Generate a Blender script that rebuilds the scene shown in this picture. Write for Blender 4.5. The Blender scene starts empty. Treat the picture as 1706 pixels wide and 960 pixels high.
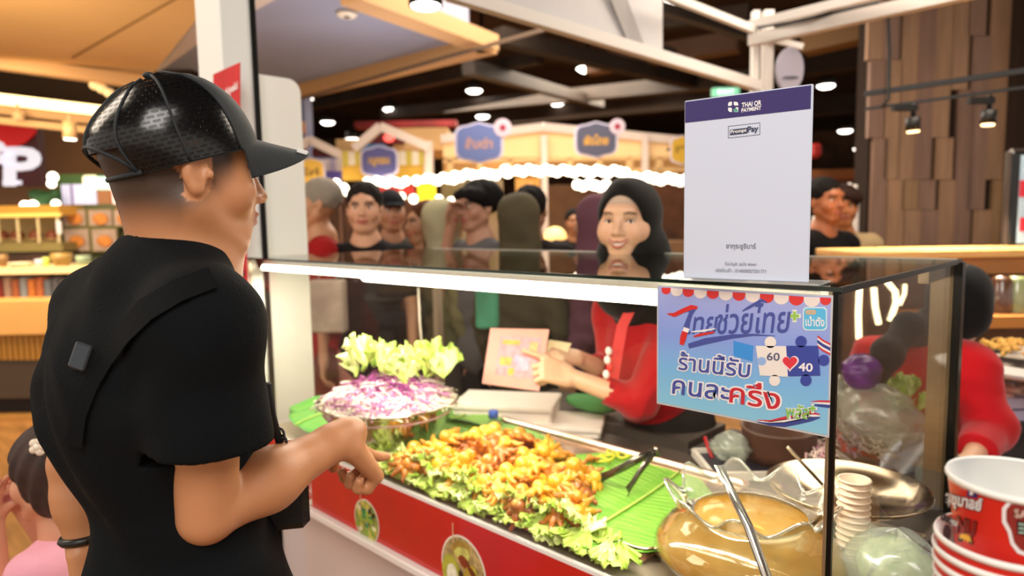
import bpy, math, random
import numpy as np
from mathutils import Matrix, Vector
from math import sin, cos, pi, radians, sqrt

# ------------------------------------------------------------------ camera
S = bpy.context.scene
COL = S.collection
FPX, IW, IH = 1120.0, 1706, 960
YAW, PITCH, ROLL, CZ = radians(44.0), radians(5.5), radians(-1.0), 1.55
V = lambda *a: np.array(a, float)
_f = V(-sin(YAW) * cos(PITCH), cos(YAW) * cos(PITCH), -sin(PITCH))
_r = V(cos(YAW), sin(YAW), 0)
_u = np.cross(_r, _f)
CR = cos(ROLL) * _r + sin(ROLL) * _u
CU = -sin(ROLL) * _r + cos(ROLL) * _u
CC = V(0, 0, CZ)
cd = bpy.data.cameras.new('camera')
cam = bpy.data.objects.new('camera', cd)
COL.objects.link(cam)
cam.matrix_world = Matrix([[CR[i], CU[i], -_f[i], CC[i]] for i in range(3)] + [[0, 0, 0, 1]])
cd.sensor_width = 36
cd.lens = 36 * FPX / IW
cd.clip_start = .05
cd.dof.use_dof = True
cd.dof.focus_distance = 1.02
cd.dof.aperture_fstop = 2.8
S.camera = cam
S.view_settings.view_transform = 'Standard'
S.view_settings.look = 'None'
S.view_settings.exposure = 0.25
S.view_settings.gamma = 1
S.view_settings.use_curve_mapping = False

# ------------------------------------------------------------------ world and large lights
wd = bpy.data.worlds.new('world')
S.world = wd
wd.use_nodes = True
wd.node_tree.nodes['Background'].inputs[0].default_value = (.95, .84, .74, 1)
wd.node_tree.nodes['Background'].inputs[1].default_value = .85


def area(name, loc, to, size, power, col=(1, .9, .78), sy=None, spread=180):
    l = bpy.data.lights.new(name, 'AREA')
    l.energy = power
    l.color = col
    l.size = size
    l.spread = radians(spread)
    if sy:
        l.shape = 'RECTANGLE'
        l.size_y = sy
    o = bpy.data.objects.new(name, l)
    COL.objects.link(o)
    o.location = loc
    o.rotation_euler = (Vector(to) - Vector(loc)).to_track_quat('-Z', 'Y').to_euler()
    return o


area('hall_light', (1.2, -1.0, 3.4), (-.9, .9, 1.0), 1.6, 75, (1, .93, .86))
area('hall_light', (-2.9, -.9, 3.2), (-1.6, .8, 1.0), 1.4, 45, (1, .85, .68))
area('hall_light', (-4.2, 4.2, 3.9), (-4.0, 4.0, 0), 3.0, 240, (1, .88, .74))
area('hall_light', (-8.5, 9.0, 3.9), (-8.5, 9.0, 0), 5.0, 800, (1, .84, .66))
area('hall_light', (-.6, 3.6, 3.3), (-.8, 3.2, 0), 1.5, 60, (1, .87, .72))
area('ceiling_fill', (-4.6, .5, 1.9), (-5.4, 1.0, 4), 1.2, 24, (1, .84, .6))  # unseen uplight added to brighten the tan ceiling
area('ceiling_fill', (-4.6, 3.4, 2.2), (-5.2, 3.2, 4), 1.2, 15, (.92, .92, 1))  # second added uplight, out of view, lifts the grey ceiling panel
area('shop_light', (-6.3, .6, 2.5), (-7.3, 1.1, 0.9), 1.2, 70, (1, .78, .5))

# ------------------------------------------------------------------ pixel helpers (photo pixel -> world point on a real surface)


def ray(px, py):
    return CR * (px - IW / 2) / FPX + CU * (IH / 2 - py) / FPX + _f


def dep(px, py, d):
    return CC + ray(px, py) * d


def onz(px, py, z):
    r = ray(px, py)
    return CC + r * (z - CZ) / r[2]


def ony(px, py, y):
    r = ray(px, py)
    return CC + r * y / r[1]


def onx(px, py, x):
    r = ray(px, py)
    return CC + r * x / r[0]


def onpl(px, py, p0, n):
    r = ray(px, py)
    return CC + r * (np.dot(p0 - CC, n) / np.dot(r, n))


def unit(v):
    v = np.array(v, float)
    return v / np.linalg.norm(v)


# ------------------------------------------------------------------ materials
def lin(h):
    if isinstance(h, str):
        h = h.lstrip('#')
        c = [int(h[i:i + 2], 16) / 255 for i in (0, 2, 4)]
    else:
        c = h
    return tuple([x / 12.92 if x <= .04045 else ((x + .055) / 1.055) ** 2.4 for x in c]) + (1,)


MATS = {}


def mat(name, col='#808080', rough=.55, metal=0, var=.0, vs=12, bump=0, bs=60, emit=0, ecol=None,
        coat=0, sss=0, col2=None, trans=0, alpha=1, sheen=0, stretch=None):
    if name in MATS:
        return MATS[name]
    m = bpy.data.materials.new(name)
    m.use_nodes = True
    nt = m.node_tree
    b = nt.nodes['Principled BSDF']
    b.inputs['Roughness'].default_value = rough
    b.inputs['Metallic'].default_value = metal
    if rough >= .8:
        b.inputs['Specular IOR Level'].default_value = .15
    b.inputs['Coat Weight'].default_value = coat
    b.inputs['Transmission Weight'].default_value = trans
    b.inputs['Alpha'].default_value = alpha
    b.inputs['Sheen Weight'].default_value = sheen
    if sss:
        b.inputs['Subsurface Weight'].default_value = sss
        b.inputs['Subsurface Radius'].default_value = (.02, .008, .004)
    c1 = lin(col)
    tc = nt.nodes.new('ShaderNodeTexCoord')
    vec = tc.outputs['Object']
    if stretch:
        mp = nt.nodes.new('ShaderNodeMapping')
        mp.inputs['Scale'].default_value = stretch
        nt.links.new(vec, mp.inputs[0])
        vec = mp.outputs[0]
    if var or col2:
        n = nt.nodes.new('ShaderNodeTexNoise')
        n.inputs['Scale'].default_value = vs
        n.inputs['Detail'].default_value = 4
        nt.links.new(vec, n.inputs['Vector'])
        cr = nt.nodes.new('ShaderNodeValToRGB')
        cr.color_ramp.elements[0].position = .35
        cr.color_ramp.elements[1].position = .65
        if col2:
            a, c = c1, lin(col2)
        else:
            a = tuple(x * (1 - var) for x in c1[:3]) + (1,)
            c = tuple(min(1, x * (1 + var)) for x in c1[:3]) + (1,)
        cr.color_ramp.elements[0].color = a
        cr.color_ramp.elements[1].color = c
        nt.links.new(n.outputs[0], cr.inputs[0])
        nt.links.new(cr.outputs[0], b.inputs['Base Color'])
    else:
        b.inputs['Base Color'].default_value = c1
    if bump:
        n2 = nt.nodes.new('ShaderNodeTexNoise')
        n2.inputs['Scale'].default_value = bs
        n2.inputs['Detail'].default_value = 3
        nt.links.new(vec, n2.inputs['Vector'])
        bp = nt.nodes.new('ShaderNodeBump')
        bp.inputs['Strength'].default_value = bump
        bp.inputs['Distance'].default_value = .004
        nt.links.new(n2.outputs[0], bp.inputs['Height'])
        nt.links.new(bp.outputs[0], b.inputs['Normal'])
    if emit:
        b.inputs['Emission Color'].default_value = lin(ecol or col)
        b.inputs['Emission Strength'].default_value = emit
    MATS[name] = m
    return m


def attr_mat(name, base, rough=.5, sss=0, bump=0, bs=60, var=.08, vs=20, coat=0):
    """material whose colour is mixed by the mesh's own vertex colours (hair, lips, char marks, painted crevice shade)"""
    m = mat(name, base, rough, 0, 0, 12, bump, bs, sss=sss, coat=coat)
    nt = m.node_tree
    b = nt.nodes['Principled BSDF']
    at = nt.nodes.new('ShaderNodeAttribute')
    at.attribute_name = 'tint'
    n = nt.nodes.new('ShaderNodeTexNoise')
    n.inputs['Scale'].default_value = vs
    tc = nt.nodes.new('ShaderNodeTexCoord')
    nt.links.new(tc.outputs['Object'], n.inputs['Vector'])
    mr = nt.nodes.new('ShaderNodeMapRange')
    mr.inputs[3].default_value = 1 - var
    mr.inputs[4].default_value = 1 + var
    nt.links.new(n.outputs[0], mr.inputs[0])
    mx = nt.nodes.new('ShaderNodeVectorMath')
    mx.operation = 'SCALE'
    nt.links.new(at.outputs['Color'], mx.inputs[0])
    nt.links.new(mr.outputs[0], mx.inputs['Scale'])
    nt.links.new(mx.outputs[0], b.inputs['Base Color'])
    return m


def glass_mat(name, tint='#ffffff', ior=1.45, rough=0.0, boost=1.0, haze=0.0, hazecol='#ffffff'):
    if name in MATS:
        return MATS[name]
    m = bpy.data.materials.new(name)
    m.use_nodes = True
    nt = m.node_tree
    nt.nodes.clear()
    out = nt.nodes.new('ShaderNodeOutputMaterial')
    fr = nt.nodes.new('ShaderNodeLayerWeight')
    fr.inputs[0].default_value = .5
    f0 = ((ior - 1) / (ior + 1)) ** 2
    pw = nt.nodes.new('ShaderNodeMath')
    pw.operation = 'POWER'
    pw.inputs[1].default_value = 5
    nt.links.new(fr.outputs['Facing'], pw.inputs[0])
    ml = nt.nodes.new('ShaderNodeMath')
    ml.operation = 'MULTIPLY_ADD'
    ml.use_clamp = True
    ml.inputs[1].default_value = (1 - f0) * boost
    ml.inputs[2].default_value = f0 * boost
    nt.links.new(pw.outputs[0], ml.inputs[0])
    t = nt.nodes.new('ShaderNodeBsdfTransparent')
    t.inputs[0].default_value = lin(tint)
    g = nt.nodes.new('ShaderNodeBsdfGlossy')
    g.inputs['Roughness'].default_value = rough
    mx = nt.nodes.new('ShaderNodeMixShader')
    nt.links.new(ml.outputs[0], mx.inputs[0])
    last = t.outputs[0]
    if haze:
        d = nt.nodes.new('ShaderNodeBsdfDiffuse')
        d.inputs[0].default_value = lin(hazecol)
        mh = nt.nodes.new('ShaderNodeMixShader')
        mh.inputs[0].default_value = haze
        nt.links.new(last, mh.inputs[1])
        nt.links.new(d.outputs[0], mh.inputs[2])
        last = mh.outputs[0]
    nt.links.new(last, mx.inputs[1])
    nt.links.new(g.outputs[0], mx.inputs[2])
    nt.links.new(mx.outputs[0], out.inputs[0])
    MATS[name] = m
    return m


# ------------------------------------------------------------------ object helpers
def wloc(o):
    l = V(0, 0, 0)
    while o is not None:
        l = l + V(*o.location)
        o = o.parent
    return l


def tag(o, label=None, cat=None, group=None, kind=None):
    if label:
        o['label'] = label
    if cat:
        o['category'] = cat
    if group:
        o['group'] = group
    if kind:
        o['kind'] = kind
    return o


def thing(name, label, cat, loc, group=None):
    o = bpy.data.objects.new(name, None)
    COL.objects.link(o)
    o.location = tuple(float(x) for x in loc)
    o.empty_display_size = .05
    return tag(o, label, cat, group)


def mesh_obj(name, verts, faces, m, parent=None, origin=None, smooth=True, tint=None):
    verts = np.asarray(verts, float).reshape(-1, 3)
    if parent is not None:
        org = wloc(parent)
        loc = V(0, 0, 0)
        if origin is not None:
            loc = np.array(origin, float) - org
            org = np.array(origin, float)
    else:
        if origin is None:
            mn, mxx = verts.min(0), verts.max(0)
            org = V((mn[0] + mxx[0]) / 2, (mn[1] + mxx[1]) / 2, mn[2])
        else:
            org = np.array(origin, float)
        loc = org
    me = bpy.data.meshes.new(name)
    me.from_pydata((verts - org).tolist(), [], faces if isinstance(faces, list) else faces.tolist())
    if smooth:
        me.polygons.foreach_set('use_smooth', [True] * len(me.polygons))
    if tint is not None:
        a = me.color_attributes.new('tint', 'FLOAT_COLOR', 'POINT')
        t = np.ones((len(verts), 4))
        t[:, :3] = tint
        a.data.foreach_set('color', t.ravel())
    me.materials.append(m)
    o = bpy.data.objects.new(name, me)
    COL.objects.link(o)
    o.location = tuple(float(x) for x in loc)
    if parent is not None:
        o.parent = parent
    return o


def copy_tree(o, parent=None):
    c = o.copy()
    COL.objects.link(c)
    if parent is not None:
        c.parent = parent
    for ch in list(o.children):
        copy_tree(ch, c)
    return c


class MB:
    """collects shapes of ONE part"""

    def __init__(s):
        s.v, s.f, s.n = [], [], 0

    def add(s, v, f):
        v = np.asarray(v, float).reshape(-1, 3)
        s.v.append(v)
        s.f += [tuple(int(i) + s.n for i in q) for q in f]
        s.n += len(v)
        return s

    def box(s, c, d, rz=0, R=None, bev=0):
        hx, hy, hz = [x / 2 for x in d]
        if bev:
            b = min(bev, hx * .9, hy * .9, hz * .9)
            pts = []
            for sx in (-1, 1):
                for sy in (-1, 1):
                    for sz in (-1, 1):
                        pts += [(sx * hx, sy * (hy - b), sz * (hz - b)), (sx * (hx - b), sy * hy, sz * (hz - b)), (sx * (hx - b), sy * (hy - b), sz * hz)]
            idx = lambda x, y, z, k: ((x * 2 + y) * 2 + z) * 3 + k
            F = []
            for a in (0, 1):
                F.append([idx(a, 0, 0, 0), idx(a, 0, 1, 0), idx(a, 1, 1, 0), idx(a, 1, 0, 0)][::(1 if a == 0 else -1)])
                F.append([idx(0, a, 0, 1), idx(1, a, 0, 1), idx(1, a, 1, 1), idx(0, a, 1, 1)][::(1 if a == 0 else -1)])
                F.append([idx(0, 0, a, 2), idx(0, 1, a, 2), idx(1, 1, a, 2), idx(1, 0, a, 2)][::(1 if a == 0 else -1)])
            for p in (0, 1):
                for q in (0, 1):
                    F.append([idx(p, q, 0, 0), idx(p, q, 1, 0), idx(p, q, 1, 1), idx(p, q, 0, 1)])
                    F.append([idx(p, 0, q, 0), idx(p, 1, q, 0), idx(p, 1, q, 2), idx(p, 0, q, 2)])
                    F.append([idx(0, p, q, 1), idx(1, p, q, 1), idx(1, p, q, 2), idx(0, p, q, 2)])
                    for r in (0, 1):
                        F.append([idx(p, q, r, 0), idx(p, q, r, 1), idx(p, q, r, 2)])
            pts = np.array(pts)
        else:
            pts = np.array([(x, y, z) for x in (-hx, hx) for y in (-hy, hy) for z in (-hz, hz)])
            F = [(0, 1, 3, 2), (4, 6, 7, 5), (0, 4, 5, 1), (2, 3, 7, 6), (0, 2, 6, 4), (1, 5, 7, 3)]
        if rz:
            c_, s_ = cos(rz), sin(rz)
            pts = pts @ np.array([[c_, s_, 0], [-s_, c_, 0], [0, 0, 1]])
        if R is not None:
            pts = pts @ np.array(R)
        return s.add(pts + np.array(c, float), F)

    def tube(s, pts, r, n=10, caps=True):
        pts = [np.array(p, float) for p in pts]
        rr = r if hasattr(r, '__len__') else [r] * len(pts)
        up = None
        V_ = []
        for i, p in enumerate(pts):
            a = pts[max(i - 1, 0)]
            b = pts[min(i + 1, len(pts) - 1)]
            t = unit(b - a)
            if up is None:
                up = V(0, 0, 1) if abs(t[2]) < .9 else V(1, 0, 0)
            x = unit(np.cross(up, t))
            up = np.cross(t, x)
            for k in range(n):
                q = 2 * pi * k / n
                V_.append(p + rr[i] * (cos(q) * x + sin(q) * up))
        F = []
        for i in range(len(pts) - 1):
            for k in range(n):
                k2 = (k + 1) % n
                F.append((i * n + k, i * n + k2, (i + 1) * n + k2, (i + 1) * n + k))
        if caps:
            F.append(tuple(range(n))[::-1])
            F.append(tuple(range((len(pts) - 1) * n, len(pts) * n)))
        return s.add(V_, F)

    def lathe(s, prof, c=(0, 0, 0), n=32, sx=1, sy=1, closed=False, caps=True):
        V_ = []
        for r, z in prof:
            for k in range(n):
                q = 2 * pi * k / n
                V_.append((c[0] + r * cos(q) * sx, c[1] + r * sin(q) * sy, c[2] + z))
        F = []
        m = len(prof)
        for i in range(m - 1 + (1 if closed else 0)):
            j = (i + 1) % m
            for k in range(n):
                k2 = (k + 1) % n
                F.append((i * n + k, i * n + k2, j * n + k2, j * n + k))
        if not closed and caps:
            if prof[0][0] > 1e-5:
                F.append(tuple(range(n))[::-1])
            if prof[-1][0] > 1e-5:
                F.append(tuple(range((m - 1) * n, m * n)))
        return s.add(V_, F)

    def sphere(s, c, r, n=14, m=8):
        r = r if hasattr(r, '__len__') else (r, r, r)
        V_ = []
        for i in range(m + 1):
            t = pi * i / m
            for k in range(n):
                q = 2 * pi * k / n
                V_.append((c[0] + r[0] * sin(t) * cos(q), c[1] + r[1] * sin(t) * sin(q), c[2] - r[2] * cos(t)))
        F = []
        for i in range(m):
            for k in range(n):
                k2 = (k + 1) % n
                F.append((i * n + k, i * n + k2, (i + 1) * n + k2, (i + 1) * n + k))
        return s.add(V_, F)

    def prism(s, poly, d):
        """poly: list of 3d points (planar), d: extrusion vector"""
        n = len(poly)
        p = np.array(poly, float)
        F = [tuple(range(n))[::-1], tuple(range(n, 2 * n))]
        for i in range(n):
            j = (i + 1) % n
            F.append((i, j, n + j, n + i))
        return s.add(np.vstack([p, p + np.array(d, float)]), F)

    def grid(s, P):
        """P: array (a,b,3)"""
        a, b = P.shape[:2]
        F = [(i * b + j, i * b + j + 1, (i + 1) * b + j + 1, (i + 1) * b + j) for i in range(a - 1) for j in range(b - 1)]
        return s.add(P.reshape(-1, 3), F)

    def build(s, name, m, parent=None, origin=None, smooth=False, tint=None):
        o = mesh_obj(name, np.vstack(s.v), s.f, m, parent, origin, smooth, tint)
        return o


def autosmooth(o, ang=40):
    me = o.data
    me.polygons.foreach_set('use_smooth', [True] * len(me.polygons))
    me.set_sharp_from_angle(angle=radians(ang))
    return o


# ------------------------------------------------------------------ distance field modelling
class Field:
    def __init__(s, lo, hi, res):
        s.lo, s.res = np.array(lo, float), res
        s.n = np.ceil((np.array(hi, float) - s.lo) / res).astype(int) + 1
        s.A = np.full(tuple(s.n), 1.0, np.float32)

    def _blk(s, lo, hi):
        a = np.clip(np.floor((lo - s.lo) / s.res).astype(int), 0, s.n)
        b = np.clip(np.ceil((hi - s.lo) / s.res).astype(int) + 1, 0, s.n)
        if np.any(b <= a):
            return None, None
        g = [((np.arange(a[i], b[i]) * s.res + s.lo[i])).astype(np.float32) for i in range(3)]
        X, Y, Z = np.meshgrid(*g, indexing='ij', sparse=True)
        return (slice(a[0], b[0]), slice(a[1], b[1]), slice(a[2], b[2])), (X, Y, Z)

    def _mix(s, sl, d, k, sub):
        a = s.A[sl]
        if sub:
            if k:
                h = np.clip(.5 - .5 * (a + d) / k, 0, 1)
                s.A[sl] = a * (1 - h) + (-d) * h + k * h * (1 - h)
            else:
                s.A[sl] = np.maximum(a, -d)
        else:
            if k:
                h = np.clip(.5 + .5 * (a - d) / k, 0, 1)
                s.A[sl] = a * (1 - h) + d * h - k * h * (1 - h)
            else:
                s.A[sl] = np.minimum(a, d)

    def ell(s, c, r, R=None, k=.02, sub=False):
        c = np.array(c, float)
        r = np.array(r if hasattr(r, '__len__') else (r, r, r), float)
        m = max(r) + k + 3 * s.res
        sl, g = s._blk(c - m, c + m)
        if sl is None:
            return
        X, Y, Z = g[0] - c[0], g[1] - c[1], g[2] - c[2]
        if R is None:
            R = np.eye(3)
        # rows of R are the local axes in world space
        q = [(X * R[i][0] + Y * R[i][1] + Z * R[i][2]) for i in range(3)]
        k0 = np.sqrt((q[0] / r[0]) ** 2 + (q[1] / r[1]) ** 2 + (q[2] / r[2]) ** 2) + 1e-9
        k1 = np.sqrt((q[0] / r[0] ** 2) ** 2 + (q[1] / r[1] ** 2) ** 2 + (q[2] / r[2] ** 2) ** 2) + 1e-9
        s._mix(sl, (k0 * (k0 - 1) / k1).astype(np.float32), k, sub)

    def cap(s, a, b, ra, rb=None, k=.01, sub=False, flat=None):
        a, b = np.array(a, float), np.array(b, float)
        rb = ra if rb is None else rb
        m = max(ra, rb) + k + 3 * s.res
        sl, g = s._blk(np.minimum(a, b) - m, np.maximum(a, b) + m)
        if sl is None:
            return
        d = b - a
        L2 = float(d @ d) + 1e-12
        X, Y, Z = g[0] - a[0], g[1] - a[1], g[2] - a[2]
        t = np.clip((X * d[0] + Y * d[1] + Z * d[2]) / L2, 0, 1)
        dd = np.sqrt((X - t * d[0]) ** 2 + (Y - t * d[1]) ** 2 + (Z - t * d[2]) ** 2) - (ra + t * (rb - ra))
        s._mix(sl, dd.astype(np.float32), k, sub)

    def cone(s, a, b, ra, rb, k=.01, sub=False):
        """flat ended cone"""
        a, b = np.array(a, float), np.array(b, float)
        L = np.linalg.norm(b - a)
        d = (b - a) / L
        m = max(ra, rb) + k + 3 * s.res
        sl, g = s._blk(np.minimum(a, b) - m, np.maximum(a, b) + m)
        if sl is None:
            return
        X, Y, Z = g[0] - a[0], g[1] - a[1], g[2] - a[2]
        t = X * d[0] + Y * d[1] + Z * d[2]
        rr = np.sqrt(np.maximum(X * X + Y * Y + Z * Z - t * t, 0)) - (ra + np.clip(t / L, 0, 1) * (rb - ra))
        s._mix(sl, np.maximum(rr, np.maximum(-t, t - L)).astype(np.float32), k, sub)

    def half(s, p, n, k=0.004, lo=None, hi=None):
        """remove everything on the +n side of the plane, inside lo..hi"""
        p, n = np.array(p, float), unit(n)
        lo = s.lo if lo is None else np.array(lo, float)
        hi = s.lo + s.n * s.res if hi is None else np.array(hi, float)
        sl, g = s._blk(lo, hi)
        if sl is None:
            return
        d = -((g[0] - p[0]) * n[0] + (g[1] - p[1]) * n[1] + (g[2] - p[2]) * n[2])
        s._mix(sl, d.astype(np.float32) + np.zeros_like(s.A[sl]), k, True)

    def disp(s, fn):
        g = [((np.arange(s.n[i]) * s.res + s.lo[i])).astype(np.float32) for i in range(3)]
        near = np.abs(s.A) < .04
        I = np.argwhere(near)
        P = I * s.res + s.lo
        s.A[near] += fn(P).astype(np.float32)

    def mesh(s, cut=None):
        A = s.A
        A[0], A[-1], A[:, 0], A[:, -1], A[:, :, 0], A[:, :, -1] = 1, 1, 1, 1, 1, 1
        ins = A < 0
        c = [ins[i:A.shape[0] - 1 + i, j:A.shape[1] - 1 + j, k:A.shape[2] - 1 + k] for i in (0, 1) for j in (0, 1) for k in (0, 1)]
        al, an = c[0].copy(), c[0].copy()
        for q in c[1:]:
            al &= q
            an |= q
        act = an & ~al
        I = np.argwhere(act)
        idm = np.full(act.shape, -1, np.int32)
        idm[act] = np.arange(len(I))
        offs = np.array([(i, j, k) for i in (0, 1) for j in (0, 1) for k in (0, 1)])
        vals = np.stack([A[I[:, 0] + o[0], I[:, 1] + o[1], I[:, 2] + o[2]] for o in offs], 1)
        sm = np.zeros((len(I), 3))
        ct = np.zeros(len(I))
        for a in range(8):
            for b in range(a + 1, 8):
                if np.abs(offs[a] - offs[b]).sum() != 1:
                    continue
                va, vb = vals[:, a], vals[:, b]
                x = (va < 0) != (vb < 0)
                t = np.where(x, va / np.where(x, va - vb, 1), 0)
                sm += np.where(x[:, None], offs[a] + t[:, None] * (offs[b] - offs[a]), 0)
                ct += x
        P = (I + sm / ct[:, None]) * s.res + s.lo
        F = []
        for ax in range(3):
            o = [0, 0, 0]
            o[ax] = 1
            a = ins[:-1, :-1, :-1]
            b = ins[o[0]:ins.shape[0] - 1 + o[0], o[1]:ins.shape[1] - 1 + o[1], o[2]:ins.shape[2] - 1 + o[2]]
            E = np.argwhere(a != b)
            E = E[(E > 0).all(1)]
            u, w = [(1, 2), (2, 0), (0, 1)][ax]
            du = np.zeros(3, int)
            du[u] = 1
            dw = np.zeros(3, int)
            dw[w] = 1
            q = [E, E - du, E - du - dw, E - dw]
            Q = np.stack([idm[x[:, 0], x[:, 1], x[:, 2]] for x in q], 1)
            fl = a[E[:, 0], E[:, 1], E[:, 2]]
            Q[~fl] = Q[~fl][:, ::-1]
            F.append(Q)
        F = np.vstack(F)
        F = F[(F >= 0).all(1)]
        return P, F[:, ::-1] if False else F


def rotm(fwd, up=(0, 0, 1)):
    """rows: right, forward, up"""
    f = unit(fwd)
    r = unit(np.cross(f, up))
    u = np.cross(r, f)
    return np.array([r, f, u])


# ------------------------------------------------------------------ text on a plane
_TC = {}


def text_mesh(txt, bold=0.0, res=3):
    key = (txt, bold)
    if key in _TC:
        return _TC[key]
    cu = bpy.data.curves.new('t', 'FONT')
    cu.body = txt
    cu.offset = bold
    cu.resolution_u = res
    cu.fill_mode = 'BOTH'
    ob = bpy.data.objects.new('t', cu)
    COL.objects.link(ob)
    bpy.context.view_layer.update()
    dg = bpy.context.evaluated_depsgraph_get()
    me = bpy.data.meshes.new_from_object(ob.evaluated_get(dg))
    v = np.array([tuple(x.co) for x in me.vertices]).reshape(-1, 3)
    f = [tuple(p.vertices) for p in me.polygons]
    # glyph pieces that overlap get a hair of depth each, so that no two faces coincide
    par = list(range(len(v)))

    def fd(i):
        while par[i] != i:
            par[i] = par[par[i]]
            i = par[i]
        return i
    for q in f:
        for k in q[1:]:
            par[fd(k)] = fd(q[0])
    ids = {}
    v[:, 2] = [ids.setdefault(fd(i), len(ids)) for i in range(len(v))]
    bpy.data.meshes.remove(me)
    bpy.data.objects.remove(ob)
    bpy.data.curves.remove(cu)
    _TC[key] = (v, f)
    return v, f


def text_fit(name, txt, bl, br, tl, m, parent, bold=0.0, off=(0, 0, 0), fitb=None, slant=0):
    """text filling the parallelogram bl (bottom left), br, tl; fitb: measured on a thinner copy"""
    v, f = text_mesh(txt, bold)
    v0 = text_mesh(txt, 0.0 if fitb is None else fitb)[0]
    mn, mx = v0.min(0), v0.max(0)
    bl, br, tl = [np.array(p, float) for p in (bl, br, tl)]
    u = (v[:, 0] - mn[0]) / (mx[0] - mn[0])
    w = (v[:, 1] - mn[1]) / (mx[1] - mn[1])
    P = bl + u[:, None] * (br - bl) + w[:, None] * (tl - bl) + slant * w[:, None] * (br - bl) + np.array(off, float)
    nn = unit(np.cross(br - bl, tl - bl))
    P = P + nn * (v[:, 2:3] * .00001)
    return mesh_obj(name, P, f, m, parent, smooth=False)
# ================================================================== THE SETTING
def struct(name, mb, m, parent=None, smooth=False):
    o = mb.build(name, m, parent, smooth=smooth)
    if parent is None:
        o['kind'] = 'structure'
    return o


M_floor = mat('floor_wood', '#a87844', .35, var=.25, vs=3, stretch=(1, 6, 1))
struct('floor', MB().box((-14, 12, -.05), (52, 44, .1)), M_floor)

M_dark_ceiling = mat('dark_ceiling', '#33261d', .9, var=.35, vs=.7)
struct('ceiling', MB().box((-14, 16, 5.0), (52, 44, .1)), M_dark_ceiling)
struct('wall_back', MB().box((-20, 18, 2.5), (70, .1, 5), rz=radians(44)), mat('back_wall', '#4a3527', .9, var=.4, vs=1.2))

# ================================================================== DISPLAY CASE
X0, X1, Y0, Y1, ZB, ZT = -2.29, -.345, 1.054, 1.88, .84, 1.44
M_blackal = mat('black_aluminium', '#15130f', .3, .6)
M_steel = mat('brushed_steel', '#b9aa94', .3, .85, bump=.1, bs=200)
M_ivory = mat('white_laminate', '#efe9e2', .35)
M_gl = glass_mat('case_glass', '#fcfbf8', 1.38)
M_gltop = glass_mat('case_glass_top', '#e9f2ec', 1.5)
M_edge = mat('glass_edge', '#1d2a22', .15)
M_led = mat('led_tube', '#fff6e6', .5, emit=9, ecol='#fff3dc')
M_white = mat('white_metal', '#f2efec', .35)

case = thing('display_case', 'long glass countertop display case lit by a white tube, on a white counter', 'display case', (-1.32, 1.47, 0))
b = MB().box(((X0 + X1) / 2, (Y0 + .03 + Y1) / 2, .4), (X1 - X0 - .02, Y1 - Y0 - .1, .8))
b.build('counter_body', mat('counter_panel', '#d9d0d2', .06, 0, coat=.8), case)
MB().box(((X0 + X1) / 2, (Y0 + 1.68) / 2 + .005, .825), (X1 - X0, 1.68 - Y0, .022)).build('deck', mat('deck_steel', '#b7aa96', .3, .6), case)
MB().box(((X0 + X1) / 2, (1.68 + Y1) / 2, .80), (X1 - X0, Y1 - 1.68, .022)).build('rear_deck', mat('dark_deck', '#4a4038', .5), case)
MB().box(((X0 + X1) / 2, Y0 - .012, .641), (X1 - X0 + .02, .03, .022), bev=.003).build('front_ledge', M_white, case)
MB().box(((X0 + X1) / 2, Y0 - .002, .838), (X1 - X0, .012, .008)).build('front_rail', M_white, case)
MB().box(((X0 + X1) / 2, Y0, (ZB + ZT) / 2), (X1 - X0, .005, ZT - ZB)).build('front_pane', M_gl, case)
MB().box((X1, (Y0 + Y1) / 2, (ZB + ZT) / 2), (.005, Y1 - Y0, ZT - ZB)).build('side_pane', M_gl, case)
MB().box((X0, (Y0 + Y1) / 2, (ZB + ZT) / 2), (.005, Y1 - Y0, ZT - ZB)).build('side_pane', M_gl, case)
MB().box(((X0 + X1) / 2 - .02, (Y0 + Y1) / 2, ZT + .0035), (X1 - X0 + .05, Y1 - Y0 + .01, .006)).build('top_pane', M_gltop, case)
MB().box(((X0 + X1) / 2 - .02, Y0 - .004, ZT + .0035), (X1 - X0 + .06, .003, .0065)).build('edge_strip', M_edge, case)
MB().box((X1 + .006, (Y0 + Y1) / 2, ZT + .002), (.006, Y1 - Y0 + .01, .010)).build('edge_strip', M_blackal, case)
MB().box(((X0 + X1) / 2, Y1, ZT + .002), (X1 - X0, .012, .012)).build('back_rail', mat('pale_rail', '#b9b6ae', .3, .6), case)
MB().box((X1 + .001, Y0 - .001, (ZB + ZT) / 2), (.0075, .0075, ZT - ZB)).build('corner_strip', M_blackal, case)
MB().box((X1 - .008, Y0 + .004, (ZB + ZT) / 2), (.004, .006, ZT - ZB)).build('corner_strip', M_steel, case)
MB().box((X0, Y0, (ZB + ZT) / 2), (.008, .008, ZT - ZB)).build('corner_strip', M_steel, case)
MB().box((X1 - .025, Y1, (ZB + ZT) / 2), (.05, .03, ZT - ZB)).box((X1 - .02, (Y0 + Y1) / 2 + .3, ZT - .02), (.02, .22, .03)).build('rear_post', mat('bronze_post', '#8c7659', .35, .6), case)
MB().box((X1 + .006, Y1 - .001, (.6 + ZT) / 2), (.018, .034, ZT - .6)).build('rear_post', M_blackal, case)
MB().box((X0 + .02, Y1, (ZB + ZT) / 2), (.03, .03, ZT - ZB)).build('rear_post', M_steel, case)
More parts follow.
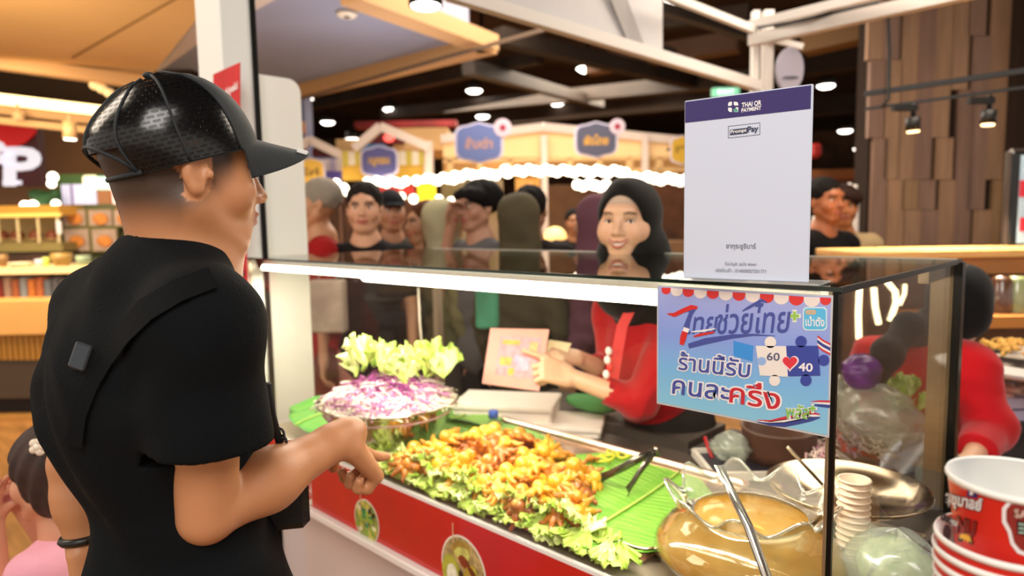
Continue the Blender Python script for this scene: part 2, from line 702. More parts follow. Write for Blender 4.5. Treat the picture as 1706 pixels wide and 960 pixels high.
# lamp tubes below the top pane
tb = MB().box(((X0 + .2 - .62 * 0 - 1.86) / 2, Y0 + .055, 1.427), (X0 * 0 + .001, .001, .001))
p = ony(487, 452, Y0 + .03)
q = ony(607, 467, Y0 + .03)
MB().tube([(X0 + .04, Y0 + .03, 1.412), (q[0], Y0 + .03, 1.412)], .010, 12).build('lamp_tube', M_led, case, smooth=True)
MB().tube([(q[0], Y0 + .034, 1.408), (X1 - .02, Y0 + .034, 1.408)], .0165, 12).build('lamp_tube', M_led, case, smooth=True)
MB().box(((X0 + X1) / 2, Y0 + .036, 1.431), (X1 - X0 - .06, .045, .012)).build('lamp_housing', M_white, case)
MB().prism([(X0 + .03, Y0 + .004, ZT - .001), (X0 + .09, Y0 + .004, ZT - .001), (X0 + .06, Y0 + .004, ZT - .03)], (0, .006, 0)).build('bracket', M_blackal, case)
l = area("case_lamp", ((X0 + X1) / 2, Y0 + .045, 1.388), ((X0 + X1) / 2, Y0 + .12, .9), 1.85, 14.5, (1, .95, .85), .03)

# ------------------------------------------------------------------ red food banner under the glass
FY = Y0 - .006
banner = thing('food_banner', 'red banner with round food photos along the case front under the glass', 'banner', (-1.3, FY, .652))
MB().box(((X0 + X1) / 2, FY, (.653 + .834) / 2), (X1 - X0, .003, .18)).build('banner_sheet', mat('banner_red', '#c5120f', .28, var=.12, vs=3, bump=.25, bs=9, coat=.4), banner)
random.seed(4)


def disc(mb, c, rx, rz, y, n=28, wob=0, rot=0, th=.0006):
    pts = []
    ph = random.random() * 6
    for k in range(n):
        t = 2 * pi * k / n
        w = 1 + wob * sin(3 * t + ph) + wob * .6 * sin(5 * t + ph * 2)
        x, z = rx * cos(t) * w, rz * sin(t) * w
        pts.append((c[0] + x * cos(rot) - z * sin(rot), y, c[1] + x * sin(rot) + z * cos(rot)))
    mb.prism(pts, (0, th, 0))


def food_oval(px, py, w, h, kind):
    c = ony(px, py, FY)
    ph = thing('x', None, None, (0, 0, 0)) if False else None
    ring = MB()
    disc(ring, (c[0], c[2]), w, h, FY - .0026)
    r = ring.build('photo_rim', mat('print_white', '#ece6da', .4), banner)
    pl = MB()
    disc(pl, (c[0], c[2]), w * .94, h * .94, FY - .0033)
    pl.build('photo_plate', mat('print_plate' + kind, '#b7a06a' if kind == 'b' else '#8d9a4c', .4, var=.35, vs=55), r)
    sets = {'a': [('#c9c35a', 16, .25), ('#2f8b57', 9, .2), ('#e8e3c0', 8, .16), ('#2a2118', 5, .16), ('#8fb43d', 10, .18)],
            'b': []}[kind]
    for i, (colr, n, s_) in enumerate(sets):
        for _ in range(n):
            bl = MB()
            a, rr = random.random() * 6.28, random.random() ** .5 * (.75 if i != 1 else .4)
            disc(bl, (c[0] + w * rr * cos(a), c[2] + h * rr * sin(a) + (h * .1 if i == 1 else 0)), w * s_, h * s_ * .7, FY - .0040 - .0003 * i - .00002 * _, 12, .15, a)
            bl.build('printed_food', mat('print_' + colr, colr, .4, var=.25, vs=80), r)
    if kind == 'b':
        for (dx, dz, sx, sz, colr, rot, k) in [(-.05, .55, .42, .3, '#a8893a', .2, 1), (.0, .48, .36, .2, '#c8c86a', .2, 2), (.1, .25, .3, .16, '#8a3c18', -.5, 3), (-.5, -.25, .44, .55, '#b3b43c', .25, 4), (-.45, -.3, .26, .36, '#ecebd0', .25, 5),
                                               (.35, -.1, .28, .4, '#b89b34', -.3, 6), (.3, -.45, .2, .4, '#e6e4cf', .1, 7), (.62, -.15, .12, .42, '#c3b945', .2, 8), (.75, -.4, .1, .35, '#a87f2c', .5, 9), (.5, .05, .1, .3, '#6a3212', .9, 10), (-.05, -.2, .1, .2, '#3a2412', .1, 11)]:
            bl = MB()
            disc(bl, (c[0] + w * dx, c[2] + h * dz), w * sx, h * sz, FY - .0040 - .0003 * k, 20, .05, rot)
            bl.build('printed_food', mat('print_' + colr, colr, .4, var=.18, vs=60), r)
    st = MB().box((c[0] - w * .35, FY - .0085 if kind == 'b' else FY - .006, c[2] + h * 1.02), (.003, .0006, .07 if kind == 'a' else .05))
    st.build('printed_stick', mat('print_stick', '#d9b48a', .5), r)


food_oval(612, 868, .062, .064, 'a')
food_oval(773, 950, .082, .088, 'b')
a_, b_ = ony(507, 800, FY), ony(524, 836, FY)
MB().box(((a_[0] + b_[0]) / 2, FY - .0025, .70), (.035, .0006, .085)).build('letter_panel', mat('print_white'), banner)
xx = (a_[0] + b_[0]) / 2
text_fit('printed_letter', 'g', (xx - .012, FY - .0035, .675), (xx + .014, FY - .0035, .675), (xx - .012, FY - .0035, .735), mat('print_red', '#c3161c', .4), banner, .03)

# ------------------------------------------------------------------ half price poster on the front pane
PY = Y0 - .0045
poster = thing('promotion_poster', 'blue laminated Thai promotion poster taped to the front glass near its corner', 'poster', (-.5, PY, 1.2165))


def pp(zx, zy, lay=0):
    """point of the poster from the crop [1080,460,1420,740] shown at 1166x960"""
    w = ony(1080 + zx * 340 / 1166, 460 + zy * 280 / 960, PY)
    return V(w[0], PY - .0008 - .00016 * lay, w[2])


def ppoly(name, pts, m, lay, parent=None):
    P = [pp(x, y, lay) for x, y in pts]
    if isinstance(m, str):
        m = mat('print_' + m, m, .4)
    return MB().prism(P, (0, .00005, 0)).build(name, m, parent or poster)


def pdisc(name, cx, cy, rx, ry, m, lay, a0=0, a1=2 * pi, n=24):
    return ppoly(name, [(cx + rx * cos(a0 + (a1 - a0) * k / n), cy + ry * sin(a0 + (a1 - a0) * k / n)) for k in range(n if a1 - a0 > 6.2 else n + 1)], m, lay)


def grad_mat(name, stops, axis=2, lo=0, hi=1):
    m = mat(name, '#ffffff', .35)
    nt = m.node_tree
    tc = nt.nodes.new('ShaderNodeTexCoord')
    sp = nt.nodes.new('ShaderNodeSeparateXYZ')
    mr = nt.nodes.new('ShaderNodeMapRange')
    mr.inputs[1].default_value = lo
    mr.inputs[2].default_value = hi
    cr = nt.nodes.new('ShaderNodeValToRGB')
    el = cr.color_ramp.elements
    el[0].position, el[0].color = stops[0][0], lin(stops[0][1])
    el[1].position, el[1].color = stops[-1][0], lin(stops[-1][1])
    for p_, c_ in stops[1:-1]:
        e = el.new(p_)
        e.color = lin(c_)
    nt.links.new(tc.outputs['Object'], sp.inputs[0])
    nt.links.new(sp.outputs[axis], mr.inputs[0])
    nt.links.new(mr.outputs[0], cr.inputs[0])
    nt.links.new(cr.outputs[0], nt.nodes['Principled BSDF'].inputs['Base Color'])
    nt.nodes['Principled BSDF'].inputs['Coat Weight'].default_value = .3
    return m


bx0, bx1, bz0, bz1 = -.6495, -.3475, 1.2165, 1.4345
MB().box(((bx0 + bx1) / 2, PY, (bz0 + bz1) / 2), (bx1 - bx0, .0006, bz1 - bz0)).build('lamination', mat('lamination', '#c9ccd0', .15, coat=1), poster)
MB().box(((bx0 + bx1) / 2, PY - .0005, (bz0 + bz1) / 2 + .0005), (bx1 - bx0 - .006, .0005, bz1 - bz0 - .006)).build(
    'poster_print', grad_mat('poster_blue', [(0, '#8fd0ec'), (.35, '#7fbdf0'), (.62, '#8ba6ee'), (1, '#a9b2ea')], 2, 0, .21), poster)
# scalloped awning strip
tops = [(78, 66), (130, 67), (198, 73), (263, 78), (336, 83), (405, 87), (484, 92), (557, 96), (640, 101), (719, 106), (805, 112), (890, 118), (983, 122), (1046, 125)]
for i in range(13):
    (xa, ya), (xb, yb) = tops[i], tops[i + 1]
    cx, r_ = (xa + xb) / 2, (xb - xa) / 2
    pts = [(xa, ya), (xb, yb), (xb, yb + 14)]
    for k in range(1, 12):
        t = pi * k / 12
        pts.append((cx + r_ * cos(t), (ya + yb) / 2 + 14 + r_ * .92 * sin(t)))
    pts.append((xa, ya + 14))
    ppoly('awning_scallop', pts, '#e03a3a' if i % 2 == 0 else '#efe4e0', 2)
NAVY, RED_, WHT = mat('print_navy', '#4a56a4', .4), mat('print_red'), mat('print_paper', '#f4f2f4', .4)
# script headline
text_fit('headline_text', 'ช่วยไทย', pp(392, 330, 4), pp(800, 322, 4), pp(402, 165, 4), NAVY, poster, .012, slant=.02)
text_fit('headline_text', 'ไทย', pp(205, 330, 4), pp(385, 330, 4), pp(225, 190, 4), NAVY, poster, .012)


def pstroke(name, pts, w, m, lay):
    P = [np.array(p, float) for p in pts]
    L, R_ = [], []
    for i, p_ in enumerate(P):
        t = unit(P[min(i + 1, len(P) - 1)] - P[max(i - 1, 0)])
        nrm = V(-t[1], t[0])
        ww = w[i] if hasattr(w, '__len__') else w
        L.append(p_ + nrm * ww)
        R_.append(p_ - nrm * ww)
    a = np.array([[pp(x, y, lay) for x, y in L], [pp(x, y, lay) for x, y in R_]])
    return MB().grid(a).build(name, m if not isinstance(m, str) else mat('print_' + m, m, .4), poster)


pstroke('brush_stroke', [(110, 215), (150, 222), (200, 198), (250, 178), (283, 180)], [2, 12, 13, 14, 8], '#d8312c', 5)
pstroke('brush_stroke', [(272, 182), (245, 215), (215, 300), (200, 370), (192, 392)], [8, 12, 15, 16, 4], NAVY, 4)
pstroke('brush_stroke', [(214, 312), (203, 350), (193, 392)], [16, 18, 12], '#d8312c', 5)
pstroke('brush_stroke', [(222, 296), (214, 318)], [17, 17], WHT, 6)
pstroke('brush_stroke', [(232, 400), (330, 372), (480, 345), (600, 335), (727, 341)], [14, 18, 12, 6, 1], NAVY, 4)
pstroke('brush_stroke', [(262, 345), (300, 335), (380, 320)], [4, 8, 5], '#d8312c', 6)
pstroke('brush_stroke', [(250, 318), (320, 312), (385, 300)], [3, 6, 3], WHT, 6)
pstroke('brush_stroke', [(540, 200), (575, 180), (650, 138), (680, 150)], [3, 8, 9, 4], NAVY, 4)
# lower lines with white outline
for txt, q1, q2, q3, m_ in [('ร้านนี้รับ', (172, 535), (580, 582), (180, 428), NAVY), ('คนละ', (137, 672), (462, 716), (143, 590), NAVY), ('ครึ่ง', (464, 722), (752, 768), (472, 588), mat('print_crimson', '#cc2f3c', .4))]:
    text_fit('outline_text', txt, pp(*q1, 3), pp(*q2, 3), pp(*q3, 3), WHT, poster, .07, fitb=.014)
    text_fit('slogan_text', txt, pp(*q1, 5), pp(*q2, 5), pp(*q3, 5), m_, poster, .014, fitb=.014)
# puzzle pieces, heart, numbers
ppoly('blue_square', [(489, 370), (602, 398), (597, 488), (489, 455)], '#3f97e8', 2)
ppoly('puzzle_piece', [(616, 398), (795, 400), (805, 575), (640, 568)], '#f2ece6', 4)
pdisc('puzzle_knob', 700, 378, 33, 33, '#f2ece6', 4)
pdisc('puzzle_knob', 724, 596, 32, 32, '#f2ece6', 4)
pdisc('puzzle_notch', 650, 486, 26, 24, '#9bbcef', 5)
ppoly('puzzle_piece', [(790, 398), (972, 398), (985, 568), (800, 572)], '#3c4ba5', 5)
pdisc('puzzle_knob', 875, 374, 32, 33, '#3c4ba5', 5)
pdisc('puzzle_knob', 903, 595, 32, 33, '#3c4ba5', 5)
pdisc('puzzle_knob', 1005, 481, 32, 32, '#3c4ba5', 5)


def heart(cx, cy, s_, m, lay):
    pts = []
    for k in range(32):
        t = 2 * pi * k / 32
        pts.append((cx + s_ * 16 * sin(t) ** 3, cy - s_ * (13 * cos(t) - 5 * cos(2 * t) - 2 * cos(3 * t) - cos(4 * t))))
    ppoly('heart', pts, m, lay)


heart(812, 494, 3.2, '#f6e6ea', 7)
heart(812, 492, 2.6, '#e23a48', 8)
text_fit('number_text', '60', pp(680, 480, 7), pp(752, 484, 7), pp(682, 436, 7), mat('print_slate', '#53557e', .4), poster, .01)
text_fit('number_text', '40', pp(862, 540, 8), pp(940, 546, 8), pp(864, 494, 8), WHT, poster, .02)


def plus(cx, cy, s_, m, lay):
    w = s_ * .33
    ppoly('plus_sign', [(cx - w, cy - s_), (cx + w, cy - s_), (cx + w, cy - w), (cx + s_, cy - w), (cx + s_, cy + w), (cx + w, cy + w), (cx + w, cy + s_), (cx - w, cy + s_), (cx - w, cy + w), (cx - s_, cy + w), (cx - s_, cy - w), (cx - w, cy - w)], m, lay)


plus(838, 228, 36, '#eef2ee', 3)
plus(838, 228, 26, '#9ccc5a', 4)


def prrect(x0, y0, x1, y1, r, m, lay, name='badge'):
    pts = []
    for cx, cy, a in ((x1 - r, y0 + r, -pi / 2), (x1 - r, y1 - r, 0), (x0 + r, y1 - r, pi / 2), (x0 + r, y0 + r, pi)):
        for k in range(6):
            t = a + pi / 2 * k / 5
            pts.append((cx + r * cos(t), cy + r * sin(t)))
    ppoly(name, pts, m, lay)


prrect(884, 176, 1024, 312, 24, '#cfeaf8', 3)
prrect(892, 184, 1016, 304, 20, '#5cc0ee', 4)
prrect(900, 192, 960, 220, 10, '#c9b59a', 5, 'badge_picture')
text_fit('badge_text', 'เป๋าตัง', pp(902, 284, 6), pp(1008, 288, 6), pp(902, 228, 6), WHT, poster, .02)
# small flag and ribbon
for i, c_ in enumerate(['#d23b46', '#f1eef0', '#3d4a94', '#f1eef0', '#d23b46']):
    o_ = i * 12 + (8 if i > 2 else 0)
    h_ = 20 if i == 2 else 12
    ppoly('flag_stripe', [(970 - i * 1, 338 + o_), (1000, 362 + o_), (1042, 384 + o_), (1042, 384 + o_ + h_), (1000, 362 + o_ + h_), (968, 338 + o_ + h_)], c_, 4)
for i, (c_, w_) in enumerate([('#d23b46', 10), ('#f1eef0', 10), ('#3d4a94', 14)]):
    o_ = [0, 16, 36][i]
    pstroke('ribbon_stripe', [(620, 822 + o_ * .3), (700, 828 + o_ * .5), (780, 812 + o_), (860, 800 + o_ * .9), (930, 780 + o_), (985, 790 + o_ * .5)], [1, w_ * .6, w_, w_, w_, 2], c_, 3)
    pstroke('ribbon_stripe', [(930, 716 + o_ * .5), (980, 714 + o_ * .7), (1040, 716 + o_ * .8)], [1, w_ * .5, w_ * .6], c_, 3)
text_fit('outline_text', 'พลัส', pp(790, 812, 5), pp(925, 815, 5), pp(792, 735, 5), WHT, poster, .07, fitb=.02)
text_fit('slogan_text', 'พลัส', pp(790, 812, 9), pp(925, 815, 9), pp(792, 735, 9), mat('print_lime', '#8cc95c', .4), poster, .02)
plus(942, 756, 26, '#eef2ee', 8)
plus(942, 756, 18, '#8cc95c', 9)

# ------------------------------------------------------------------ payment stand on the top pane
SB = onz(1139, 463, ZT + .012)
sd = V(cos(radians(5.5)), sin(radians(5.5)), 0)
sn = V(-sd[1], sd[0], 0)   # pointing away from the camera
stand = thing('payment_stand', 'white acrylic payment stand with a purple header standing on the case top', 'sign', (SB[0] + .11, SB[1], ZT + .0075))


def sp_(px, py, lay=0):
    return onpl(px, py, SB, sn) - sn * (.0022 + .0002 * lay)


def spoly(name, pts, m, lay, par=None):
    return MB().prism([sp_(x, y, lay) for x, y in pts], sn * .00015).build(name, m, par or stand)


SBR = onpl(1347.5, 470, SB, sn)
wS = np.dot(SBR - SB, sd)
hS = onpl(1144, 168, SB, sn)[2] - SB[2]
print('stand size', wS, hS, SB)
cS = SB + sd * wS / 2 + V(0, 0, hS / 2)
Rs = np.array([[sd[0], sd[1], 0], [sn[0], sn[1], 0], [0, 0, 1]])
MB().box(cS, (wS, .004, hS), R=Rs, bev=.0015).build('panel', mat('stand_white', '#cdd7ec', .25, coat=.3), stand)
MB().box(SB + sd * wS * .54 + sn * .02 + V(0, 0, -.0015), (wS * 1.1, .07, .003), R=Rs).build('foot', mat('acrylic_foot', '#d3d8d6', .1, alpha=.5), stand)
hz = SB[2] + hS
k_ = onpl(1144, 205, SB, sn)[2]
P0, P1 = SB + sd * .0015, SB + sd * (wS - .003)
hdr = [V(P0[0], P0[1], k_), V(P1[0], P1[1], k_), V(P1[0], P1[1], hz - .002), V(P0[0], P0[1], hz - .002)]
MB().prism([h - sn * .0024 for h in hdr], sn * .0002).build('header', mat('print_purple', '#34296b', .35), stand)
M_ink = mat('print_ink', '#3a4260', .5)
text_fit('header_text', 'THAI QR', sp_(1237, 181, 3), sp_(1269, 176.5, 3), sp_(1237, 172, 3), WHT, stand, .03)
text_fit('header_text', 'PAYMENT', sp_(1236.5, 187.5, 3), sp_(1269, 183, 3), sp_(1236.5, 181.5, 3), WHT, stand, .03)
# emblem: rounded square frame with a small green corner
for (x0, y0, x1, y1, m_, l_) in [(1214, 170, 1231, 187, WHT, 3), (1218, 174, 1227, 182.5, mat('print_purple'), 4)]:
    pts = []
    for cx, cy, a in ((x1 - 4, y0 + 4, -pi / 2), (x1 - 1, y1 - 1, 0), (x0 + 4, y1 - 4, pi / 2), (x0 + 4, y0 + 4, pi)):
        for k in range(4):
            t = a + pi / 2 * k / 3
            r_ = 1 if cx == x1 - 1 else 4
            pts.append((cx + min(r_, (x1 - x0) / 3) * cos(t), cy + min(r_, (x1 - x0) / 3) * sin(t)))
    spoly('emblem', pts, m_, l_)
spoly('emblem', [(1220.5, 169), (1223.5, 169), (1223.5, 187.5), (1220.5, 187.5)], mat('print_purple'), 3.2)
spoly('emblem', [(1213, 177), (1232, 176), (1232, 179), (1213, 180)], mat('print_purple'), 3.2)
spoly('emblem', [(1224, 182), (1229, 181.5), (1231, 186), (1224, 186.5)], mat('print_teal', '#3fa98f', .4), 5)
# boxed wordmark
for q in ([(1214, 210.5), (1267, 204.5), (1267, 205.1), (1214, 211.1)], [(1214, 230), (1267, 224), (1267, 224.7), (1214, 230.7)], [(1214, 210.5), (1214.6, 210.5), (1214.6, 230), (1214, 230)], [(1266.5, 204.5), (1267.1, 204.5), (1267.1, 224.4), (1266.5, 224.4)]):
    spoly('box_line', q, M_ink, 2)
spoly('wordmark_bar', [(1217, 216.5), (1246, 213), (1246, 222.5), (1217, 225.8)], M_ink, 2)
text_fit('wordmark', 'Prompt', sp_(1218.5, 224.5, 4), sp_(1244.5, 221.3, 4), sp_(1218.5, 217.5, 4), WHT, stand, .02)
text_fit('wordmark', 'Pay', sp_(1247, 223.5, 4), sp_(1264, 221.5, 4), sp_(1247, 211.5, 4), M_ink, stand, .03)
M_grey_ink = mat('print_grey_ink', '#707888', .5)
text_fit('caption', 'ชากุระซูชิบาร์', sp_(1211, 416.5, 3), sp_(1260, 417.5, 3), sp_(1211, 405, 3), M_grey_ink, stand, .01)
text_fit('caption', 'ชื่อบัญชี: สุขใจ พงษา', sp_(1209, 443.8, 3), sp_(1261, 445, 3), sp_(1209, 436, 3), M_grey_ink, stand, 0)
text_fit('caption', 'รหัสร้านค้า : 014000007501771', sp_(1193, 453, 3), sp_(1277, 455.5, 3), sp_(1193, 446, 3), M_grey_ink, stand, 0)

# ------------------------------------------------------------------ white post and fin at the case's left end
pc = (-2.42, 1.075)
post = thing('white_post', 'tall white square post carrying a red banner, at the left end of the case', 'post', (pc[0], pc[1], 0))
MB().box((pc[0], pc[1], 1.6), (.20, .13, 3.2), bev=.004).build('shaft', mat('post_white', '#e9ecea', .35), post)
MB().box((pc[0] + .102, pc[1] + .05, 1.6), (.008, .02, 3.2)).build('black_seam', M_blackal, post)
fin = MB()
y0f, y1f, zf = 1.16, 1.335, 2.105
pts = [(-2.42, y0f, 0), (-2.42, y1f, 0), (-2.42, y1f, zf - .05)]
for k in range(1, 7):
    t = pi / 2 * k / 6
    pts.append((-2.42, y1f - .05 + .05 * cos(t), zf - .05 + .05 * sin(t)))
pts.append((-2.42, y0f, zf))
fin.prism(pts, (.03, 0, 0))
f_ = fin.build('side_fin', mat('fin_white', '#eceae6', .4))
tag(f_, 'white upright board with a rounded top corner between the post and the case', 'panel')
# red banner hung on the post
by = pc[1] - .072
rb = thing('red_flag_banner', 'narrow red hanging banner on the white post behind the cap brim', 'banner', (pc[0] - .02, by, 1.2))
pl = []
for px, py in [(355, 124), (399, 104), (399, 230), (414, 500), (372, 470), (366, 330), (355, 230)]:
    w = ony(px, py, by)
    pl.append((w[0], by, w[2]))
MB().prism(pl, (0, .003, 0)).build('cloth', mat('flag_red', '#c41d22', .5, var=.1, vs=5), rb)


def byp(px, py, l_):
    w = ony(px, py, by)
    return V(w[0], by - .0008 * l_, w[2])


for (cx, cy, rx, ry, c_, l_) in [(390, 425, 14, 30, '#ddd6c6', 1), (390, 422, 10, 24, '#6f7a2c', 2), (388, 418, 7, 14, '#d9c25a', 3), (392, 440, 6, 8, '#3a2c1a', 4), (391, 455, 17, 12, '#1c1718', 3)]:
    MB().prism([byp(cx + rx * cos(t * pi / 10), cy + ry * sin(t * pi / 10), l_) for t in range(20)], (0, .0006, 0)).build('printed_oval', mat('print_' + c_, c_, .5, var=.2, vs=60), rb)
text_fit('printed_word', 'Sukiyaki', byp(370, 168, 4), byp(397, 152, 4), byp(370, 152, 4), WHT, rb, .02)
text_fit('printed_word', 'Goh', byp(377, 460, 5), byp(406, 462, 5), byp(377, 446, 5), WHT, rb, .02)
# ================================================================== PEOPLE
SKIN = '#c68a60'


def head_prims(F, c, R, s=1.0, ears=True, smile=0):
    """R rows: right, forward, up. c: point between the eyes' depth at head centre"""
    P = lambda x, y, z: c + s * (x * R[0] + y * R[1] + z * R[2])
    E = lambda p, r, k=.02, sub=False: F.ell(P(*p), [q * s for q in r], R, k * s, sub)
    E((0, -.018, .032), (.077, .098, .086))
    E((0, .018, -.012), (.069, .076, .085))
    for q in (-1, 1):
        F.cap(P(q * .052, -.002, -.052), P(q * .022, .056, -.098), .026 * s, .021 * s, .02 * s)
        E((q * .042, .056, -.03), (.028, .026, .03))
    E((0, .064, -.1), (.022, .02, .018))
    E((0, .066, -.062), (.034, .028, .034))
    E((0, .078, .032), (.048, .016, .016), .02)
    for q in (-1, 1):
        E((q * .033, .098, .0), (.019, .014, .0125), .008, True)
    F.cap(P(0, .086, .008), P(0, .106, -.03), .008 * s, .0115 * s, .01 * s)
    for q in (-1, 1):
        E((q * .013, .094, -.034), (.009, .011, .008), .006)
    # lips
    E((0, .091, -.0585), (.024 + smile * .006, .0105, .0062), .004)
    E((0, .089, -.0705), (.020 + smile * .004, .0105, .0068), .004)
    if ears:
        for q in (-1, 1):
            Re = R
            F.ell(P(q * .079, -.012, -.004), [.010 * s, .018 * s, .027 * s], R, .005 * s)
            F.ell(P(q * .080, -.010, -.028), [.008 * s, .010 * s, .011 * s], R, .007 * s)
            F.ell(P(q * .091, -.006, -.002), [.010 * s, .011 * s, .018 * s], R, .007 * s, True)
            F.ell(P(q * .084, .006, -.008), [.006 * s, .005 * s, .008 * s], R, .003 * s)
    return P


def hand_prims(F, w, d, n, s=1.0, side=1, curls=(0.3, .3, .3, .3), thumb=.5, spread=.1, lens=(.07, .078, .072, .058)):
    """w wrist, d towards the fingers, n out of the back of the hand; side=+1: thumb towards cross(d,n)"""
    d, n = unit(d), unit(n)
    n = unit(n - d * np.dot(n, d))
    t = np.cross(d, n) * side      # towards thumb
    w = np.array(w, float)
    for j in range(4):
        x = (1.5 - j) * .0185
        a = w + s * (t * x * .75 + d * .008)
        b = w + s * (t * x * 1.15 + d * (.085 - .004 * abs(j - 1.2)) + n * .002)
        F.cap(a, b, .0155 * s, .0115 * s, .012 * s)
        # finger
        dr = unit(d + t * (1.5 - j) * spread)
        c = curls[j]
        p = b
        ang = 0
        L = lens[j] * s
        r0 = .0098 * s
        for q, fr in enumerate((.44, .31, .25)):
            ang += c * (1.0 if q == 0 else 1.25)
            v = dr * cos(ang) - n * sin(ang)
            p2 = p + v * L * fr
            F.cap(p, p2, r0, r0 * .9, .003 * s)
            r0 *= .9
            p = p2
    # thumb leaves the side of the palm near its base
    a = w + s * (t * .018 + d * .02 - n * .004)
    v1 = unit(t * .75 + d * .75 - n * .35)
    b = a + s * .042 * v1
    F.cap(a, b, .0165 * s, .0125 * s, .012 * s)
    v2 = unit(t * (.5 - thumb * .4) + d * .9 - n * (.1 + thumb * .6))
    c_ = b + s * .032 * v2
    F.cap(b, c_, .012 * s, .0105 * s, .005 * s)
    v3 = unit(v2 - t * thumb * .5)
    F.cap(c_, c_ + s * .024 * v3, .0105 * s, .0088 * s, .004 * s)


def eye_parts(body, c, R, s=1.0, iris='#2a1a10', lash=True):
    for q in (-1, 1):
        P = c + s * (q * .033 * R[0] + .0715 * R[1] + .0 * R[2])
        e = MB()
        e.sphere((0, 0, 0), .0128 * s)
        v = e.v[0] @ R + P
        eo = mesh_obj('eye', v, e.f, mat('eye_white', '#e6dcd4', .15), body)
        i = MB().sphere((0, 0, 0), (.006 * s, .0018 * s, .0064 * s), 12, 6)
        v = i.v[0] @ R + P + R[1] * .0120 * s
        mesh_obj('iris', v, i.f, mat('iris' + iris, iris, .1), eo)


def torso_prims(F, j, g=0.0, s=1.0, belly=1.0, k=.05, skirt=0):
    RS, LS, N, PV = [np.array(j[x], float) for x in ('RS', 'LS', 'neck', 'pelvis')]
    mid = (RS + LS) / 2
    up = unit(N - PV)
    rt = RS - LS
    rt = unit(rt - up * np.dot(rt, up))
    fw = np.cross(up, rt)
    R = np.array([rt, fw, up])
    w = np.linalg.norm(RS - LS) / 2
    F.cap(LS, RS, .058 * s + g, None, k * .6)
    F.cap(LS * .35 + N * .65 - up * .03, RS * .35 + N * .65 - up * .03, .05 * s + g, None, .04)
    c1 = mid - up * .12 * s
    F.ell(c1, [w * .95 + g, .112 * s + g, .17 * s + g], R, k)
    c2 = mid * .5 + PV * .5 + fw * .01
    F.ell(c2, [w * .84 * belly + g, .112 * s * belly + g, .17 * s + g], R, k)
    F.ell(PV, [w * .86 * belly + g, .115 * s * belly + g, .14 * s + g], R, k)
    return R


def tints(P, spec, base):
    """vertex colours; spec: list of (mask 0..1, colour)"""
    t = np.tile(np.array(lin(base)[:3]), (len(P), 1))
    for m_, c_ in spec:
        t = t * (1 - m_[:, None]) + np.array(lin(c_)[:3]) * m_[:, None]
    return t


def sstep(a, b, x):
    t = np.clip((x - a) / (b - a), 0, 1)
    return t * t * (3 - 2 * t)


def face_tints(P, c, R, s, skin, lips='#a0564a', brow='#2a1c14', hairfade=None, browamt=.8):
    L = (P - c) @ R.T / s
    x, y, z = L[:, 0], L[:, 1], L[:, 2]
    inh = (np.linalg.norm(L, axis=1) < .16)
    lipm = (sstep(.030, .022, np.abs(x)) * sstep(.0135, .009, np.abs(z + .0645)) * sstep(.082, .088, y)) * inh
    bz = .022 + .006 * sstep(.05, .02, np.abs(x)) * 0
    browm = sstep(.055, .047, np.abs(x)) * sstep(.012, .018, np.abs(x)) * sstep(.0075, .004, np.abs(z - .023 + (np.abs(x) - .033) ** 2 * 6)) * sstep(.05, .06, y) * inh * browamt
    lid = sstep(.021, .016, np.abs(np.abs(x) - .033)) * sstep(.004, .0025, np.abs(z - .0095)) * sstep(.06, .07, y) * inh * browamt
    sp = [(lipm, lips), (browm, brow), (lid, brow)]
    if hairfade is not None:
        sp.append((hairfade(x, y, z) * inh, '#1c1512'))
    ck = np.exp(-((np.abs(x) - .045) ** 2 + (z + .035) ** 2) / .0005) * (y > .03) * inh * .25
    sp.append((ck, '#d08468'))
    return tints(P, sp, skin)


M_skin = attr_mat('skin', SKIN, .42, sss=.12, bump=.06, bs=350, var=.05)
M_black_cloth = mat('black_cotton', '#0b0e11', .88, bump=.3, bs=260, sheen=0, var=.12, vs=6)

# ------------------------------------------------------------------ the customer in the black cap
J = dict(neck=dep(300, 405, 1.0), RS=dep(338, 560, .90), LS=dep(186, 520, 1.12), RE=dep(345, 858, .93), RW=dep(572, 728, 1.13),
         LE=dep(126, 770, 1.15), LW=dep(138, 905, 1.15), head=dep(312, 287, .985))
J['pelvis'] = V(*(dep(312, 900, 1.02)[:2]), .93)
man = thing('person', 'man in a black mesh cap and black T-shirt, seen from behind, pointing at the food', 'person', (J['pelvis'][0], J['pelvis'][1], 0))
hh = unit(V(cos(radians(85)), sin(radians(85)), -.04))
HR = rotm(hh)
HS = 1.0
mn = np.min([J[k] for k in J], 0) - .16
mx = np.max([J[k] for k in J], 0) + .2
mn[2] = .80
F = Field(mn, mx, .004)
head_prims(F, J['head'], HR, HS)
hP = lambda x, y, z: J['head'] + HS * (x * HR[0] + y * HR[1] + z * HR[2])
F.cap(hP(0, -.022, -.05), J['neck'] + V(.005, .005, -.02), .058, .062, .03)
F.cap(hP(0, -.04, -.03), J['neck'] + V(0.005, .0, -.03), .048, .060, .03)
F.cap(hP(0, .03, -.085), J['neck'] + V(.0, .03, -.05), .035, .05, .03)
for q in ('RS', 'LS'):
    F.cap(J['neck'] + V(0, 0, -.05), J[q], .05, .05, .05)
F.ell((J['RS'] + J['LS']) / 2 - V(0, 0, .15), [.15, .085, .2], None, .05)
F.ell(J['pelvis'] + V(0, 0, .06), [.13, .09, .15], None, .05)
# right arm
F.cap(J['RS'], J['RE'], .050, .040, .02)
e2w = J['RW'] - J['RE']
F.cap(J['RE'], J['RE'] + e2w * .40, .036, .043, .007)
F.cap(J['RE'] + e2w * .4, J['RW'], .042, .027, .03)
F.cap(J['RW'] - e2w * .1, J['RW'] + unit(e2w) * .02, .027, .025, .02)
